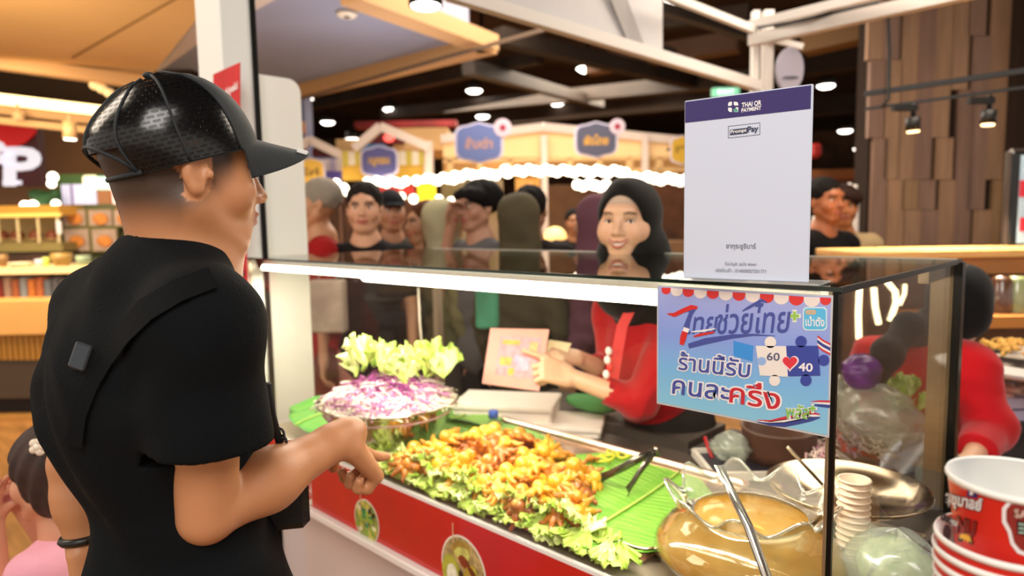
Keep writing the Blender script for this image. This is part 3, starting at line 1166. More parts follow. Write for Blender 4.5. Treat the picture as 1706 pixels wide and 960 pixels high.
# right hand bends down at the wrist, index finger pointing, the others curled under
hd_ = unit(dep(612, 772, 1.20) - J['RW'])
hn_ = unit(V(.35, .35, .9))
hn_ = unit(CR * .55 + CU * .72 - _f * .1)
hand_prims(F, J['RW'] + hd_ * .004, hd_, hn_, 1.16, side=-1 if np.dot(np.cross(hd_, hn_), _f) < 0 else 1, curls=(-.16, .95, 1.05, 1.1), thumb=.9, spread=.06, lens=(.072, .07, .066, .055))
# left arm hanging
F.cap(J['LS'], J['LE'], .048, .038, .02)
F.cap(J['LE'], J['LE'] * .5 + J['LW'] * .5, .038, .038, .02)
F.cap(J['LE'] * .6 + J['LW'] * .4, J['LW'], .038, .026, .02)
hand_prims(F, J['LW'] + V(0, 0, -.005), V(.05, .1, -1), V(-.6, -.6, 0), .95, side=1, curls=(.45, .5, .5, .55), thumb=.5)
P_, Q_ = F.mesh()


def fade(x, y, z):
    # short sides under the cap, fading out towards neck and temple
    edge = -.068 + .9 * np.clip(y + .03, 0, 1)
    m_ = sstep(edge - .03, edge + .035, z) * sstep(.062, .035, y)
    m_ = m_ * np.where(z < .03, 1, 1)
    ear = ((y + .012) ** 2 / .026 ** 2 + (z + .004) ** 2 / .042 ** 2 < 1) & (np.abs(x) > .07)
    return m_ * .92 * (~ear)


t_ = face_tints(P_, J['head'], HR, HS, SKIN, lips='#a8604c', hairfade=fade)
body = mesh_obj('body', P_, Q_, M_skin, man, tint=t_)
eye_parts(body, J['head'], HR, HS)

# T-shirt
F = Field(mn - .05, mx + .05, .0045)
F.lo[2] = .70
F = Field(V(*(mn - .06)[:2], .74), mx + .04, .0045)
TR = torso_prims(F, J, .008, 1.0, .93, .05)
F.cap(J['pelvis'] + V(0, 0, .08), J['pelvis'] + V(0, 0, -.1), .138, .150, .06)
F.ell((J['RS'] + J['LS']) / 2 + TR[1] * -.03 - V(0, 0, .09), [.175, .10, .14], TR, .06)
F.cap(J['neck'] + V(0, -.01, -.045), J['RS'], .056, .066, .05)
F.cap(J['neck'] + V(0, -.01, -.035), J['LS'], .062, .066, .05)
F.ell(J['neck'] + V(0, -.03, -.06), [.085, .075, .06], None, .04)


def sleeve(sh, el, f_, r0, r1):
    e = sh + (el - sh) * f_
    F.cone(sh, e, r0, r1, .014)
    F.cone(sh * .25 + e * .75, e + (el - sh) * .1, r1 - .016, r1 - .007, .003, True)


F.ell(J['RS'], .070, None, .04)
F.ell(J['LS'], .066, None, .04)
sleeve(J['RS'], J['RE'], .555, .068, .082)
sleeve(J['LS'], J['LE'], .72, .064, .068)


def folds(P):
    a = P - J['pelvis']
    u_ = a @ TR[0]
    z = a[:, 2]
    w = (P @ TR[1])
    f1 = np.sin((z * 26 + u_ * 34 + 2 * np.sin(u_ * 13 + 1))) * np.sin(u_ * 9 + z * 5 + .6)
    f2 = np.sin(z * 13 - u_ * 42 + 3 * np.sin(z * 8))
    f3 = np.sin(z * 60 + u_ * 20 + 4 * np.sin(u_ * 22)) * np.sin(z * 11)
    f4 = 1 - np.abs(np.sin(z * 17 + u_ * 15 + 1.3 * np.sin(u_ * 8 + 2) + .8)) ** .6
    return .0055 * f1 * np.clip(1.3 - z * 1.2, .3, 1) + .0030 * f2 + .0016 * f3 - .007 * f4 * (.35 + .65 * sstep(.02, -.12, u_ - z * .2))


F.disp(folds)
# neck opening
F.cap(J['neck'] + V(.0, .0, .0), J['neck'] + V(-.005, -.01, .14), .071, .085, .004, True)
P_, Q_ = F.mesh()
shirt = mesh_obj('t_shirt', P_, Q_, M_black_cloth, man)
# collar rib
ring = []
nf = unit(V(.05, .35, 1))
ax = unit(np.cross(nf, V(0, 1, 0)))
ay = np.cross(nf, ax)
for k in range(33):
    t = 2 * pi * k / 32
    ring.append(J['neck'] + V(.002, .006, -.006) + (.067 * cos(t)) * ax + (.067 * sin(t)) * ay)
MB().tube(ring, .0085, 8, caps=False).build('collar', mat('collar_rib', '#07090b', .85), shirt, smooth=True)
hd2 = unit(J['RE'] - J['RS'])
hc = J['RS'] + (J['RE'] - J['RS']) * .555
ax = unit(np.cross(hd2, V(0, 1, 0)))
ay = np.cross(hd2, ax)
for dd_ in (.0, -.022):
    ring = [hc + hd2 * (dd_ - .002) + ax * .0795 * cos(2 * pi * k / 40) + ay * .0795 * sin(2 * pi * k / 40) for k in range(41)]
    MB().tube(ring, .0035 if dd_ == 0 else .0012, 6, caps=False).build('hem', M_black_cloth, shirt, smooth=True)
# trousers and shoes (mostly out of frame)
F = Field(J['pelvis'] - V(.3, .3, .93), J['pelvis'] + V(.3, .35, .1), .009)
for q in (-1, 1):
    h_ = J['pelvis'] + TR[0] * q * .09 - V(0, 0, .05)
    kn = V(h_[0], h_[1] + .02, .48)
    an = V(h_[0], h_[1], .07)
    F.cap(h_, kn, .095, .07, .03)
    F.cap(kn, an, .07, .055, .02)
F.ell(J['pelvis'] - V(0, 0, .02), [.155, .12, .13], TR, .04)
P_, Q_ = F.mesh()
mesh_obj('trousers', P_, Q_, mat('dark_trousers', '#1d1c1e', .8), man)
for q in (-1, 1):
    h_ = J['pelvis'] + TR[0] * q * .09
    MB().sphere((h_[0], h_[1] + .05, .045), (.048, .13, .045), 14, 8).build('shoe', mat('black_shoe', '#101010', .5), man, smooth=True)

# ---- the cap (held on the head: a thing of its own worn by the man -> child clothing)
capo = thing('cap', None, None, (0, 0, 0))
del_ = capo
bpy.data.objects.remove(del_)
CAPR = rotm(unit(V(cos(radians(87)), sin(radians(87)), .25)))
cc = hP(0, -.008, .016)


def capP(x, y, z):
    return cc + x * CAPR[0] + y * CAPR[1] + z * CAPR[2]


def crown(t, h):
    """t angle (0 = front), h 0 rim .. 1 top"""
    a, b_ = .093 + .005 * h, (.112 if cos(t) > 0 else .098 + .018 * sin(pi * min(1, h * 1.2)))
    prof = (1 - h ** 2.5) ** .46
    z = h * .124 * (1.0 + .04 * cos(t))
    lean = -.006 * h
    tall = .004 * cos(t) * (1 - h)
    return (a * sin(t) * prof, b_ * cos(t) * prof + lean, z + tall - .003)


def crown_patch(t0, t1, nt_=14, nh=14, off=0.0, h0=0, h1=.995):
    A = np.zeros((nh, nt_, 3))
    for i in range(nh):
        h = h0 + (h1 - h0) * i / (nh - 1)
        for k in range(nt_):
            t = t0 + (t1 - t0) * k / (nt_ - 1)
            x, y, z = crown(t, h)
            bulge = 1 + off + .012 * sin(pi * k / (nt_ - 1)) * (1 - h * .6)
            A[i, k] = capP(x * bulge, y * bulge, z * (1 + off * .5))
    return A


M_cap = mat('cap_twill', '#1a2024', .7, bump=.2, bs=400)
mm = bpy.data.materials.new('cap_mesh')
mm.use_nodes = True
MATS['cap_mesh'] = mm
nt = mm.node_tree
bs_ = nt.nodes['Principled BSDF']
bs_.inputs['Base Color'].default_value = lin('#0e0f10')
bs_.inputs['Roughness'].default_value = .2
tc = nt.nodes.new('ShaderNodeTexCoord')
mp = nt.nodes.new('ShaderNodeMapping')
mp.inputs['Scale'].default_value = (1, 1, 1)
br = nt.nodes.new('ShaderNodeTexBrick')
br.inputs['Color1'].default_value = (1, 1, 1, 1)
br.inputs['Color2'].default_value = (1, 1, 1, 1)
br.inputs['Mortar'].default_value = (0, 0, 0, 1)
br.inputs['Scale'].default_value = 1
br.inputs['Mortar Size'].default_value = .0022
br.inputs['Brick Width'].default_value = .013
br.inputs['Row Height'].default_value = .0075
nt.links.new(tc.outputs['UV'], mp.inputs[0])
nt.links.new(mp.outputs[0], br.inputs['Vector'])
bp = nt.nodes.new('ShaderNodeBump')
bp.inputs['Strength'].default_value = 1
bp.inputs['Distance'].default_value = .004
bp.invert = True
nt.links.new(br.outputs[0], bp.inputs['Height'])
nt.links.new(bp.outputs[0], bs_.inputs['Normal'])
mr = nt.nodes.new('ShaderNodeMapRange')
mr.inputs[3].default_value = 1
mr.inputs[4].default_value = .55
nt.links.new(br.outputs[0], mr.inputs[0])
nt.links.new(mr.outputs[0], bs_.inputs['Alpha'])


def uv_grid(o, A, su, sv):
    me = o.data
    uv = me.uv_layers.new(name='UVMap')
    a, b_ = A.shape[:2]
    U = np.zeros(a * b_ * 2).reshape(-1, 2)
    for i in range(a):
        for k in range(b_):
            U[i * b_ + k] = (k / (b_ - 1) * su, i / (a - 1) * sv)
    vi = np.zeros(len(me.loops), int)
    me.loops.foreach_get('vertex_index', vi)
    uv.data.foreach_set('uv', U[vi].ravel())


capg = None
# front panels (solid)
A = crown_patch(-1.02, 1.02, 26)
hat = MB().grid(A).build('cap', M_cap, man, smooth=True)
for t0, t1 in ((1.02, 1.75), (1.75, 2.45), (-1.75, -1.02), (-2.45, -1.75)):
    A = crown_patch(t0, t1)
    o = MB().grid(A).build('mesh_panel', mm, hat, smooth=True)
    uv_grid(o, A, .075, .15)
for t0, t1 in ((2.45, pi), (-pi, -2.45)):
    A = crown_patch(t0, t1, h0=.30)
    o = MB().grid(A).build('mesh_panel', mm, hat, smooth=True)
    uv_grid(o, A, .075, .10)
for t in (1.02, 1.75, 2.45, pi, -1.02, -1.75, -2.45):
    h0_ = .3 if abs(t) > 3 else 0
    MB().tube([capP(*[q * 1.003 for q in crown(t, h0_ + (.985 - h0_) * i / 12)]) for i in range(13)], .0021, 6).build('seam', M_cap, hat, smooth=True)
# sweat band and rear strap
band = [[capP(*(V(*crown(t, 0)) * V(.985, .985, 1) + V(0, 0, z))) for t in np.linspace(-2.6, 2.6, 50)] for z in (-.002, .016)]
MB().grid(np.array(band)).build('sweatband', M_cap, hat, smooth=True)
MB().tube([capP(*crown(t, .0)) for t in np.linspace(2.4, 3.9, 16)], .004, 6).build('strap', M_cap, hat, smooth=True)
arch = []
for k in range(15):
    t = 2.45 + (2 * pi - 4.9) * k / 14
    arch.append(capP(*[q * 1.004 for q in crown(t, .02 + .36 * sin(pi * k / 14) ** .6)]))
MB().tube(arch, .003, 6).build('opening_trim', M_cap, hat, smooth=True)
MB().sphere(capP(0, -.006, .121), (.0085, .0085, .005)).build('button', M_cap, hat, smooth=True)
# brim
A = np.zeros((16, 25, 3))
B_ = np.zeros((16, 25, 3))
for i in range(16):
    u_ = i / 15
    for k in range(25):
        a = -1 + 2 * k / 24
        t = a * .98
        x0, y0, z0 = crown(t, 0)
        ext = .080 * (1 - abs(a) ** 2.6)
        x = x0
        y = y0 + ext * u_
        z = z0 - .034 * u_ * (1 - a * a) - 7.2 * x * x * u_ ** .8 + .006 * (1 - a * a)
        A[i, k] = capP(x, y, z + .003)
        B_[i, k] = capP(x, y, z - .0005)
br_ = MB().grid(A).grid(B_[:, ::-1])
edge = np.array([A[-1], B_[-1]])
br_.grid(edge)
brim = br_.build('brim', M_cap, hat, smooth=True)
# row of white stitched marks on the brim edge
for k in range(9):
    a = -.30 + k * .085
    p0 = None
    i, kk = 11, int((a + 1) * 12)
    f1 = (a + 1) * 12 - kk
    p0 = A[12, kk] * (1 - f1) + A[12, kk + 1] * f1
    p1 = A[15, kk] * (1 - f1) + A[15, kk + 1] * f1
    MB().tube([p0 + CAPR[2] * .001, p1 + CAPR[2] * .001], .0018, 5).build('white_stitch', mat('white_thread', '#e6e6e4', .6), brim)

# watch on the left wrist, bag, straps
wr = MB()
wdn = unit(J['LW'] - J['LE'])
ax = unit(np.cross(wdn, V(0, 1, 0)))
ay = np.cross(wdn, ax)
wc = J['LW'] - wdn * .01
MB().tube([wc + ax * .029 * cos(2 * pi * k / 24) + ay * .029 * sin(2 * pi * k / 24) for k in range(25)], .0075, 6, caps=False).build('wristwatch', mat('watch_rubber', '#15120f', .4), man, smooth=True)
sg = thing('sling_bag', "small black crossbody bag hanging at the man's right hip below his forearm", 'bag', dep(478, 850, 1.12))
bc = dep(468, 838, 1.12)
sR = np.array([unit(CR + .3 * _f), unit(_f * .9 - .3 * CR), V(0, 0, 1)])
MB().box(bc, (.09, .05, .085), R=sR, bev=.012).build('pouch', mat('bag_nylon', '#0d0d0f', .6, bump=.2, bs=150), sg)
MB().box(bc + V(0, 0, .03) - sR[1] * .026, (.08, .004, .006), R=sR).build('zip', mat('zip_metal', '#3c3a38', .3, .8), sg)
buckle = dep(466, 738, 1.04)
MB().tube([dep(446, 640, 1.0), dep(452, 690, 1.02), buckle, dep(474, 765, 1.06), bc + V(0, 0, .06) - CR * .0], [.006, .007, .006, .005, .005], 8).build('strap', mat('strap_web', '#0b0b0c', .7), sg, smooth=True)
for px, py in ((466, 726), (470, 738), (476, 752)):
    k_ = dep(px, py, 1.035)
    MB().tube([k_ + CR * .007 * cos(t) + CU * .011 * sin(t) for t in np.linspace(0, 2 * pi, 13)], .0022, 6, caps=False).build('hook', mat('black_plastic', '#101011', .25), sg, smooth=True)
MB().box(dep(482, 742, 1.07), (.03, .006, .016), R=sR).build('card_tag', mat('tag_red', '#a8262a', .4), sg)
# strap across the back, seen as a band over the right shoulder and a clip low on the left


def surf(px, py, extra=.009):
    """first hit of the shirt along a pixel's ray"""
    from mathutils.bvhtree import BVHTree
    global _bvh
    if '_bvh' not in globals():
        o = V(*wloc(shirt))
        vs = [Vector((V(*v.co) + o).tolist()) for v in shirt.data.vertices]
        _bvh = BVHTree.FromPolygons(vs, [tuple(p.vertices) for p in shirt.data.polygons])
    h = _bvh.ray_cast(Vector(CC.tolist()), Vector(unit(ray(px, py)).tolist()))
    return (V(*h[0]) + V(*h[1]) * extra) if h[0] is not None else dep(px, py, .95)


sb = [(352, 470), (300, 490), (250, 520), (215, 560), (185, 600), (160, 640), (140, 690), (133, 740)]
Lp, Rp = [], []
for i, (x, y) in enumerate(sb):
    a_ = sb[max(i - 1, 0)]
    b_ = sb[min(i + 1, len(sb) - 1)]
    t_ = unit(V(b_[0] - a_[0], b_[1] - a_[1]))
    n_ = V(-t_[1], t_[0]) * (17 if i < 3 else 13)
    Lp.append(surf(x + n_[0], y + n_[1]))
    Rp.append(surf(x - n_[0], y - n_[1]))
MB().grid(np.array([Lp, Rp])).build('back_strap', mat('strap_band', '#0a0c0e', .9, bump=.3, bs=300), sg, smooth=True)
c0 = surf(150, 596, .013)
MB().box(c0, (.022, .008, .034), R=np.array([unit(CR - .35 * CU), _f, unit(CU + .35 * CR)]), bev=.002).build('clip', mat('clip_grey', '#3d434a', .35, .3), sg)
# ================================================================== FOOD AND THINGS IN THE CASE
random.seed(11)
rnd = random.random
DZ = .838   # deck height
M_leaf = mat('banana_leaf', '#5fa030', .4, col2='#86bb45', vs=5, coat=.15, bump=.5, bs=30, stretch=(1.2, 14, 1))
M_leaf2 = mat('banana_leaf_dark', '#2f8a2c', .35, col2='#58ab3e', vs=5, coat=.3, bump=.4, bs=30, stretch=(14, 1.2, 1))


def leaf_patch(name, label, corners, rib, m, und=.006, zb=DZ + .012, rnd_c=.0, n=26, seed=1, group=None, zf=None):
    """corners a,b,c,d: world xy; rib: u position of the midrib (runs along v)"""
    a, b, c, d = [np.array(q, float) for q in corners]
    P = np.zeros((n, n, 3))
    for i in range(n):
        v = i / (n - 1)
        for k in range(n):
            u = k / (n - 1)
            # round the corners
            uu, vv = u * 2 - 1, v * 2 - 1
            if rnd_c:
                r_ = 1 - rnd_c * (abs(uu) ** 3) * (abs(vv) ** 3)
                uu, vv = uu * r_, vv * r_
            x = (uu + 1) / 2
            y = (vv + 1) / 2
            p = a * (1 - x) * (1 - y) + b * x * (1 - y) + c * x * y + d * (1 - x) * y
            z = zb + und * (sin(7 * u + seed) * cos(5 * v + seed * 2) * .6 + .4 * sin(9 * u * v + seed))
            z -= .0045 * math.exp(-((u - rib) / .03) ** 2)
            if zf:
                z += zf(u, v)
            P[i, k] = (p[0], p[1], z)
    mb = MB().grid(P)
    bot = P.copy()
    bot[:, :, 2] -= .0012
    mb.grid(bot[:, ::-1])
    root = mb.build(name, m, None, smooth=True)
    tag(root, label, 'leaf', group)
    kk = rib * (n - 1)
    k0 = min(int(kk), n - 2)
    f_ = kk - k0
    MB().tube([P[i, k0] * (1 - f_) + P[i, k0 + 1] * f_ + V(0, 0, .0035) for i in range(n)], .0032, 6).build('midrib', mat('midrib_pale', '#b9cf62', .4), root, smooth=True)
    vn = MB()
    for i in range(1, n - 1):
        for j in (0, 1):
            pts = []
            for k in range(1, 9):
                u = rib + (k / 9) * ((1 - rib) if j else -rib)
                ii = min(i + k * .28, n - 1.001)
                q = u * (n - 1)
                q0, i0 = min(int(q), n - 2), int(ii)
                fq, fi = q - q0, ii - i0
                p = (P[i0, q0] * (1 - fq) + P[i0, q0 + 1] * fq) * (1 - fi) + (P[i0 + 1, q0] * (1 - fq) + P[i0 + 1, q0 + 1] * fq) * fi
                pts.append(p + V(0, 0, .0004))
            vn.tube(pts, .0008, 4, caps=False)
    v_ = vn.build('vein', mat('vein_pale', '#a6cc60', .4), root, smooth=True)
    v_['kind'] = 'stuff'
    return root


g3 = lambda px, py, z=.86: onz(px, py, z)[:2]
leaf_patch('banana_leaf', 'bright green banana leaf with a pale midrib beside the glass jar', [(-1.20, 1.085), (-.70, 1.068), (-.755, 1.60), (-1.24, 1.615)], .66, M_leaf, .005, zb=.862, rnd_c=.26, seed=1)
leaf_patch('banana_leaf', 'pale striped banana leaf under the back left of the octopus heap', [(-1.98, 1.20), (-1.25, 1.12), (-1.28, 1.63), (-1.95, 1.60)], .5, M_leaf, .006, zb=.858, rnd_c=.2, seed=4)
leaf_patch('banana_leaf', 'dark green banana leaf curling up at the left end of the case', [(-2.23, 1.09), (-1.86, 1.08), (-1.92, 1.36), (-2.24, 1.30)], .4, M_leaf2, .012, zb=.868, rnd_c=.4, seed=7, zf=lambda u, v: .035 * (1 - u) ** 2 + .02 * v)
leaf_patch('banana_leaf', 'green banana leaf tip lying behind the salad bowl', [(-1.93, 1.50), (-1.58, 1.50), (-1.62, 1.66), (-1.96, 1.66)], .5, M_leaf2, .012, zb=.872, rnd_c=.3, seed=9)

# tray
tr = thing('serving_tray', 'wide steel tray with a raised rim under the leaves and octopus', 'tray', (-1.3, 1.37, DZ + .001))
tx0, tx1, ty0, ty1 = -1.99, -.74, 1.15, 1.655
M_tray = mat('tray_steel', '#d6b9a2', .22, .9)
MB().box(((tx0 + tx1) / 2, (ty0 + ty1) / 2, DZ + .004), (tx1 - tx0, ty1 - ty0, .004)).build('tray_bottom', M_tray, tr)
rim = MB()
P = []
for (o, z) in ((0, .004), (.010, .028), (.024, .030), (.026, .027)):
    r_ = []
    for cx, cy, a0 in ((tx1 - .03, ty1 - .03, 0), (tx0 + .03, ty1 - .03, pi / 2), (tx0 + .03, ty0 + .03, pi), (tx1 - .03, ty0 + .03, 1.5 * pi)):
        for k in range(6):
            t = a0 + pi / 2 * k / 5
            rr = .026 + o * .5
            r_.append((cx + rr * cos(t), cy + rr * sin(t) * .8, DZ + z))
    r_.append(r_[0])
    P.append(r_)
rim.grid(np.array(P))
rim.build('tray_rim', M_tray, tr, smooth=True)

# ---- baby octopus: six sculpted variants
OCT = []
M_oct = attr_mat('grilled_octopus', '#d89a28', .3, sss=.1, bump=.25, bs=260, var=.16, vs=60, coat=.3)
for vnt in range(7):
    random.seed(50 + vnt)
    F = Field((-.045, -.045, -.02), (.045, .045, .045), .0013)
    hd_c = V(0, 0, .018)
    tilt = V(random.uniform(-.4, .4), random.uniform(-.4, .4), 1)
    F.ell(hd_c, [.0125, .0125, .0140], None, .004)
    F.ell(hd_c - V(0, 0, .008), [.011, .011, .008], None, .005)
    na = 8
    for a in range(na):
        t = 2 * pi * a / na + random.uniform(-.15, .15)
        d = V(cos(t), sin(t), 0)
        L = random.uniform(.62, .82)
        sidec = random.uniform(-.5, .5)
        p = d * .005 + V(0, 0, .012)
        cu = random.uniform(.9, 1.25)
        for q in range(7):
            r0 = .0070 * (1 - q / 11)
            ang = .30 - .27 * q * cu + (1.3 if q > 4 else 0)
            az = t + sidec * q / 6
            st = V(cos(az) * cos(ang), sin(az) * cos(ang), sin(ang)) * .0058 * L
            F.cap(p, p + st, r0, r0 * .93, .0010)
            p = p + st
    P_, Q_ = F.mesh()
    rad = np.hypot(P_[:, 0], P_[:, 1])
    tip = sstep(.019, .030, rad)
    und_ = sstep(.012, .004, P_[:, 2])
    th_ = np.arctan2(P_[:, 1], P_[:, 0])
    sp = [(tip * .55, '#9a4c16'), (sstep(.006, -.008, P_[:, 2]) * .8, '#6e3010'), (sstep(.027, .034, P_[:, 2]) * .5, '#f0c14c')]  # browned tips; the dark underside paints in shade of the heap's crevices
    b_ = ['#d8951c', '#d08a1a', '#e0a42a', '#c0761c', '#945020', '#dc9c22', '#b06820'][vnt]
    OCT.append((P_, Q_, tints(P_, sp, b_)))

pile_px = [(655, 775), (680, 756), (760, 737), (860, 735), (945, 758), (935, 772), (905, 785), (985, 792), (982, 850), (955, 880), (915, 862), (870, 850), (800, 812), (730, 790), (660, 782)]
pile_w = [g3(x, y, .885) for x, y in pile_px]


def inside(p, poly):
    c = False
    n = len(poly)
    for i in range(n):
        x0, y0 = poly[i]
        x1, y1 = poly[(i + 1) % n]
        if (y0 > p[1]) != (y1 > p[1]) and p[0] < (x1 - x0) * (p[1] - y0) / (y1 - y0) + x0:
            c = not c
    return c


def edge_dist(p, poly):
    m_ = 9
    for i in range(len(poly)):
        a, b = np.array(poly[i]), np.array(poly[(i + 1) % len(poly)])
        t = np.clip(np.dot(p - a, b - a) / np.dot(b - a, b - a), 0, 1)
        m_ = min(m_, np.linalg.norm(p - a - t * (b - a)))
    return m_


random.seed(3)
meshes = []
octs = []


def place_oct(x, y, z, vi, s, rx, ry, rz, label, group):
    if len(meshes) <= vi:
        pass
    o = None
    if vi < len(meshes) and meshes[vi] is not None:
        o = meshes[vi].copy()
        COL.objects.link(o)
    else:
        P_, Q_, T_ = OCT[vi]
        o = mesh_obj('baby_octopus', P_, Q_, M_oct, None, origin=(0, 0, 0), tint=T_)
        while len(meshes) <= vi:
            meshes.append(None)
        meshes[vi] = o
    o.location = (x, y, z)
    o.rotation_euler = (rx, ry, rz)
    o.scale = (s, s, s)
    tag(o, label, 'octopus', group)
    octs.append(V(x, y, z))
    return o


xs = [p[0] for p in pile_w]
ys = [p[1] for p in pile_w]
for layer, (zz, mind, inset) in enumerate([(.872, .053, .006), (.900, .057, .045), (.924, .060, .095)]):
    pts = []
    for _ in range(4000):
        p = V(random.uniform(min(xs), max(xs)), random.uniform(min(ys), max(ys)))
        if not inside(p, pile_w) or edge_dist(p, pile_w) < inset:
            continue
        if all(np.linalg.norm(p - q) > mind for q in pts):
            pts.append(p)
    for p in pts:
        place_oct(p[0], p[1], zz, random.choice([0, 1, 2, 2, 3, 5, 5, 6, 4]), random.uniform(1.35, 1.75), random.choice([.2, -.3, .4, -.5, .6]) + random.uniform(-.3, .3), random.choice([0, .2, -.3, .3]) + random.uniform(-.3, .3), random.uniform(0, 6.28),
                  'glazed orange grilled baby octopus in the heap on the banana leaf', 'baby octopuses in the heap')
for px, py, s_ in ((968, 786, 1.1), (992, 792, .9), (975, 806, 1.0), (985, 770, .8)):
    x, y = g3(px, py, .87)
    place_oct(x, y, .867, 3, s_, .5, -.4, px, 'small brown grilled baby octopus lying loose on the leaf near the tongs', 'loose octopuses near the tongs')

# ---- frilly lettuce
M_let = mat('lettuce', '#a3c944', .45, col2='#d2e47c', vs=22, bump=.3, bs=120, sss=.15)
M_let2 = mat('lettuce_pale', '#b8d556', .45, col2='#e6edb0', vs=22, bump=.3, bs=120, sss=.15)


def lettuce_mesh(seed, L=.10, W=.09, nu=64, nv=16, fr=.011):
    r = random.Random(seed)
    ph = [r.uniform(0, 6.28) for _ in range(6)]
    P = np.zeros((nv, nu, 3))
    for i in range(nv):
        v = i / (nv - 1)
        for k in range(nu):
            u = -1 + 2 * k / (nu - 1)
            ang = u * 1.9
            rad = v
            e = v ** 2.2
            x = W * .62 * rad * sin(ang * .8) * (1 + .10 * sin(9 * u + ph[0]) * e)
            y = L * (rad * (.45 + .55 * cos(ang * .62)) * (1 + .08 * sin(11 * u + ph[1]) * e))
            z = .030 * v * v + e * fr * (sin(15 * u + ph[2]) + .8 * sin(34 * u + ph[3] + 3 * v) + .35 * sin(61 * u + ph[1])) + .004 * sin(8 * u + 9 * v + ph[4])
            x += e * fr * .5 * sin(22 * u + ph[5])
            y += e * fr * .4 * sin(41 * u + ph[0])
            P[i, k] = (x, y, z)
    return P


LV = []
for i in range(8):
    P = lettuce_mesh(i, L=.085 + .03 * (i % 3) / 2, W=.10 + .02 * (i % 2), fr=.010 + .003 * (i % 2))
    mb = MB().grid(P)
    o = mesh_obj('lettuce_leaf', mb.v[0], mb.f, M_let if i % 2 else M_let2, None, origin=(0, 0, 0))
    sd_ = o.modifiers.new('t', 'SOLIDIFY')
    sd_.thickness = .0009
    LV.append([o, False])


def place_leaf(i, loc, rx, ry, rz, s, label, group, cat='lettuce'):
    o, used = LV[i]
    if used:
        o = o.copy()
        COL.objects.link(o)
    LV[i][1] = True
    o.location = loc
    o.rotation_euler = (rx, ry, rz)
    o.scale = (s, s, s)
    return tag(o, label, cat, group)


random.seed(21)
row = [(598, 748), (622, 752), (640, 765), (672, 790), (660, 775), (700, 795), (725, 808), (742, 820), (765, 818), (790, 838), (805, 850), (820, 860), (845, 868), (858, 850), (872, 880), (862, 838), (905, 895), (925, 890), (895, 880), (950, 915), (965, 905), (985, 925), (940, 925), (780, 850), (710, 815), (650, 790), (990, 945), (830, 880), (745, 835), (880, 905), (915, 915), (610, 765), (680, 800), (760, 835), (810, 872), (855, 892), (640, 778), (935, 905), (960, 930), (975, 938), (725, 825), (615, 742), (690, 782), (870, 868), (900, 870)]
n_ = 0
for rw, (cnt, yo, rz0, spread, zz) in enumerate(((28, .066, pi, .35, .886), (20, .052, 0, .8, .876), (15, .085, pi, 1.0, .892))):
    for k in range(cnt):
        x = -1.70 + (.93 - .04 * rw) * (k + random.uniform(-.3, .3)) / cnt + .02
        Li = .085 + .03 * ((n_ % 8) % 3) / 2
        place_leaf(n_ % 8, (x, Y0 + yo + random.uniform(-.003, .003), zz + random.uniform(-.006, .006)), random.uniform(-.85, -.6) if rw == 0 else random.uniform(-.3, .3), random.uniform(-.35, .35), rz0 + random.uniform(-spread, spread), .066 / Li * random.uniform(.86, 1.0) * (1 if rw == 0 else .95),
                   'frilly light green lettuce leaf in the row along the front glass', 'lettuce leaves along the front glass')
        n_ += 1

# onion rings / pepper slices near the tongs
for k, (px, py) in enumerate(((1012, 762), (1022, 756), (1040, 760), (1004, 768))):
    x, y = g3(px, py, .872)
    o = MB().tube([(x + .020 * cos(t), y + .016 * sin(t), .874 + .004 * sin(2 * t + k)) for t in np.linspace(0, 2 * pi, 22)], .0036, 6, caps=False).build('pepper_ring', mat('pepper_yellow', '#d5d03c', .35), None, smooth=True)
    tag(o, 'pale yellow-green pepper ring lying on the leaf behind the tongs', 'vegetable', 'pepper rings behind the tongs')

# tongs
tg = thing('tongs', 'dark steel serving tongs standing open on the banana leaf', 'tongs', (-1.1, 1.5, .87))
M_tong = mat('tong_steel', '#6f685e', .22, .9)
hinge = dep(1094, 752, 1.72)
for (tip, mid) in ((onz(995, 800, .868), dep(1040, 778, 1.70)), (onz(1042, 822, .868), dep(1066, 785, 1.69))):
    pts = [hinge, hinge * .5 + mid * .5 + V(0, 0, .004), mid, mid * .4 + np.array(tip) * .6, tip]
    A = []
    for i, p in enumerate(pts):
        p = np.array(p, float)
        w = [.008, .012, .012, .011, .016][i]
        A.append([p + V(0, 0, w), p + CR * w * .5, p - V(0, 0, w)])
    o = MB().grid(np.array(A)).build('arm', M_tong, tg, smooth=True)
    o.modifiers.new('t', 'SOLIDIFY').thickness = .002
MB().tube([hinge + V(0, 0, .012), hinge - V(0, 0, .012)], .008, 10).build('hinge', M_tong, tg, smooth=True)

# ---- salad bowl
bc_ = onz(647, 662, 1.01)
bowl = thing('salad_bowl', 'large shiny steel mixing bowl heaped with shredded cabbage and lettuce', 'bowl', (bc_[0], bc_[1], DZ + .012))
BR = 115 * (np.dot(bc_ - CC, _f)) / FPX
print('bowl r', BR, bc_)
prof = [(.001, .0), (BR * .45, .0), (BR * .62, .018), (BR * .82, .075), (BR * .95, .142), (BR * 1.0, .158), (BR * 1.03, .158), (BR * 1.03, .154), (BR * .985, .154), (BR * .93, .135), (BR * .80, .07), (BR * .6, .02), (BR * .4, .004), (.001, .004)]
MB().lathe(prof, (bc_[0], bc_[1], DZ + .012), 56).build('bowl_body', mat('bowl_steel', '#cfc9bf', .08, 1.0), bowl, smooth=True)
RZ = DZ + .012 + .153


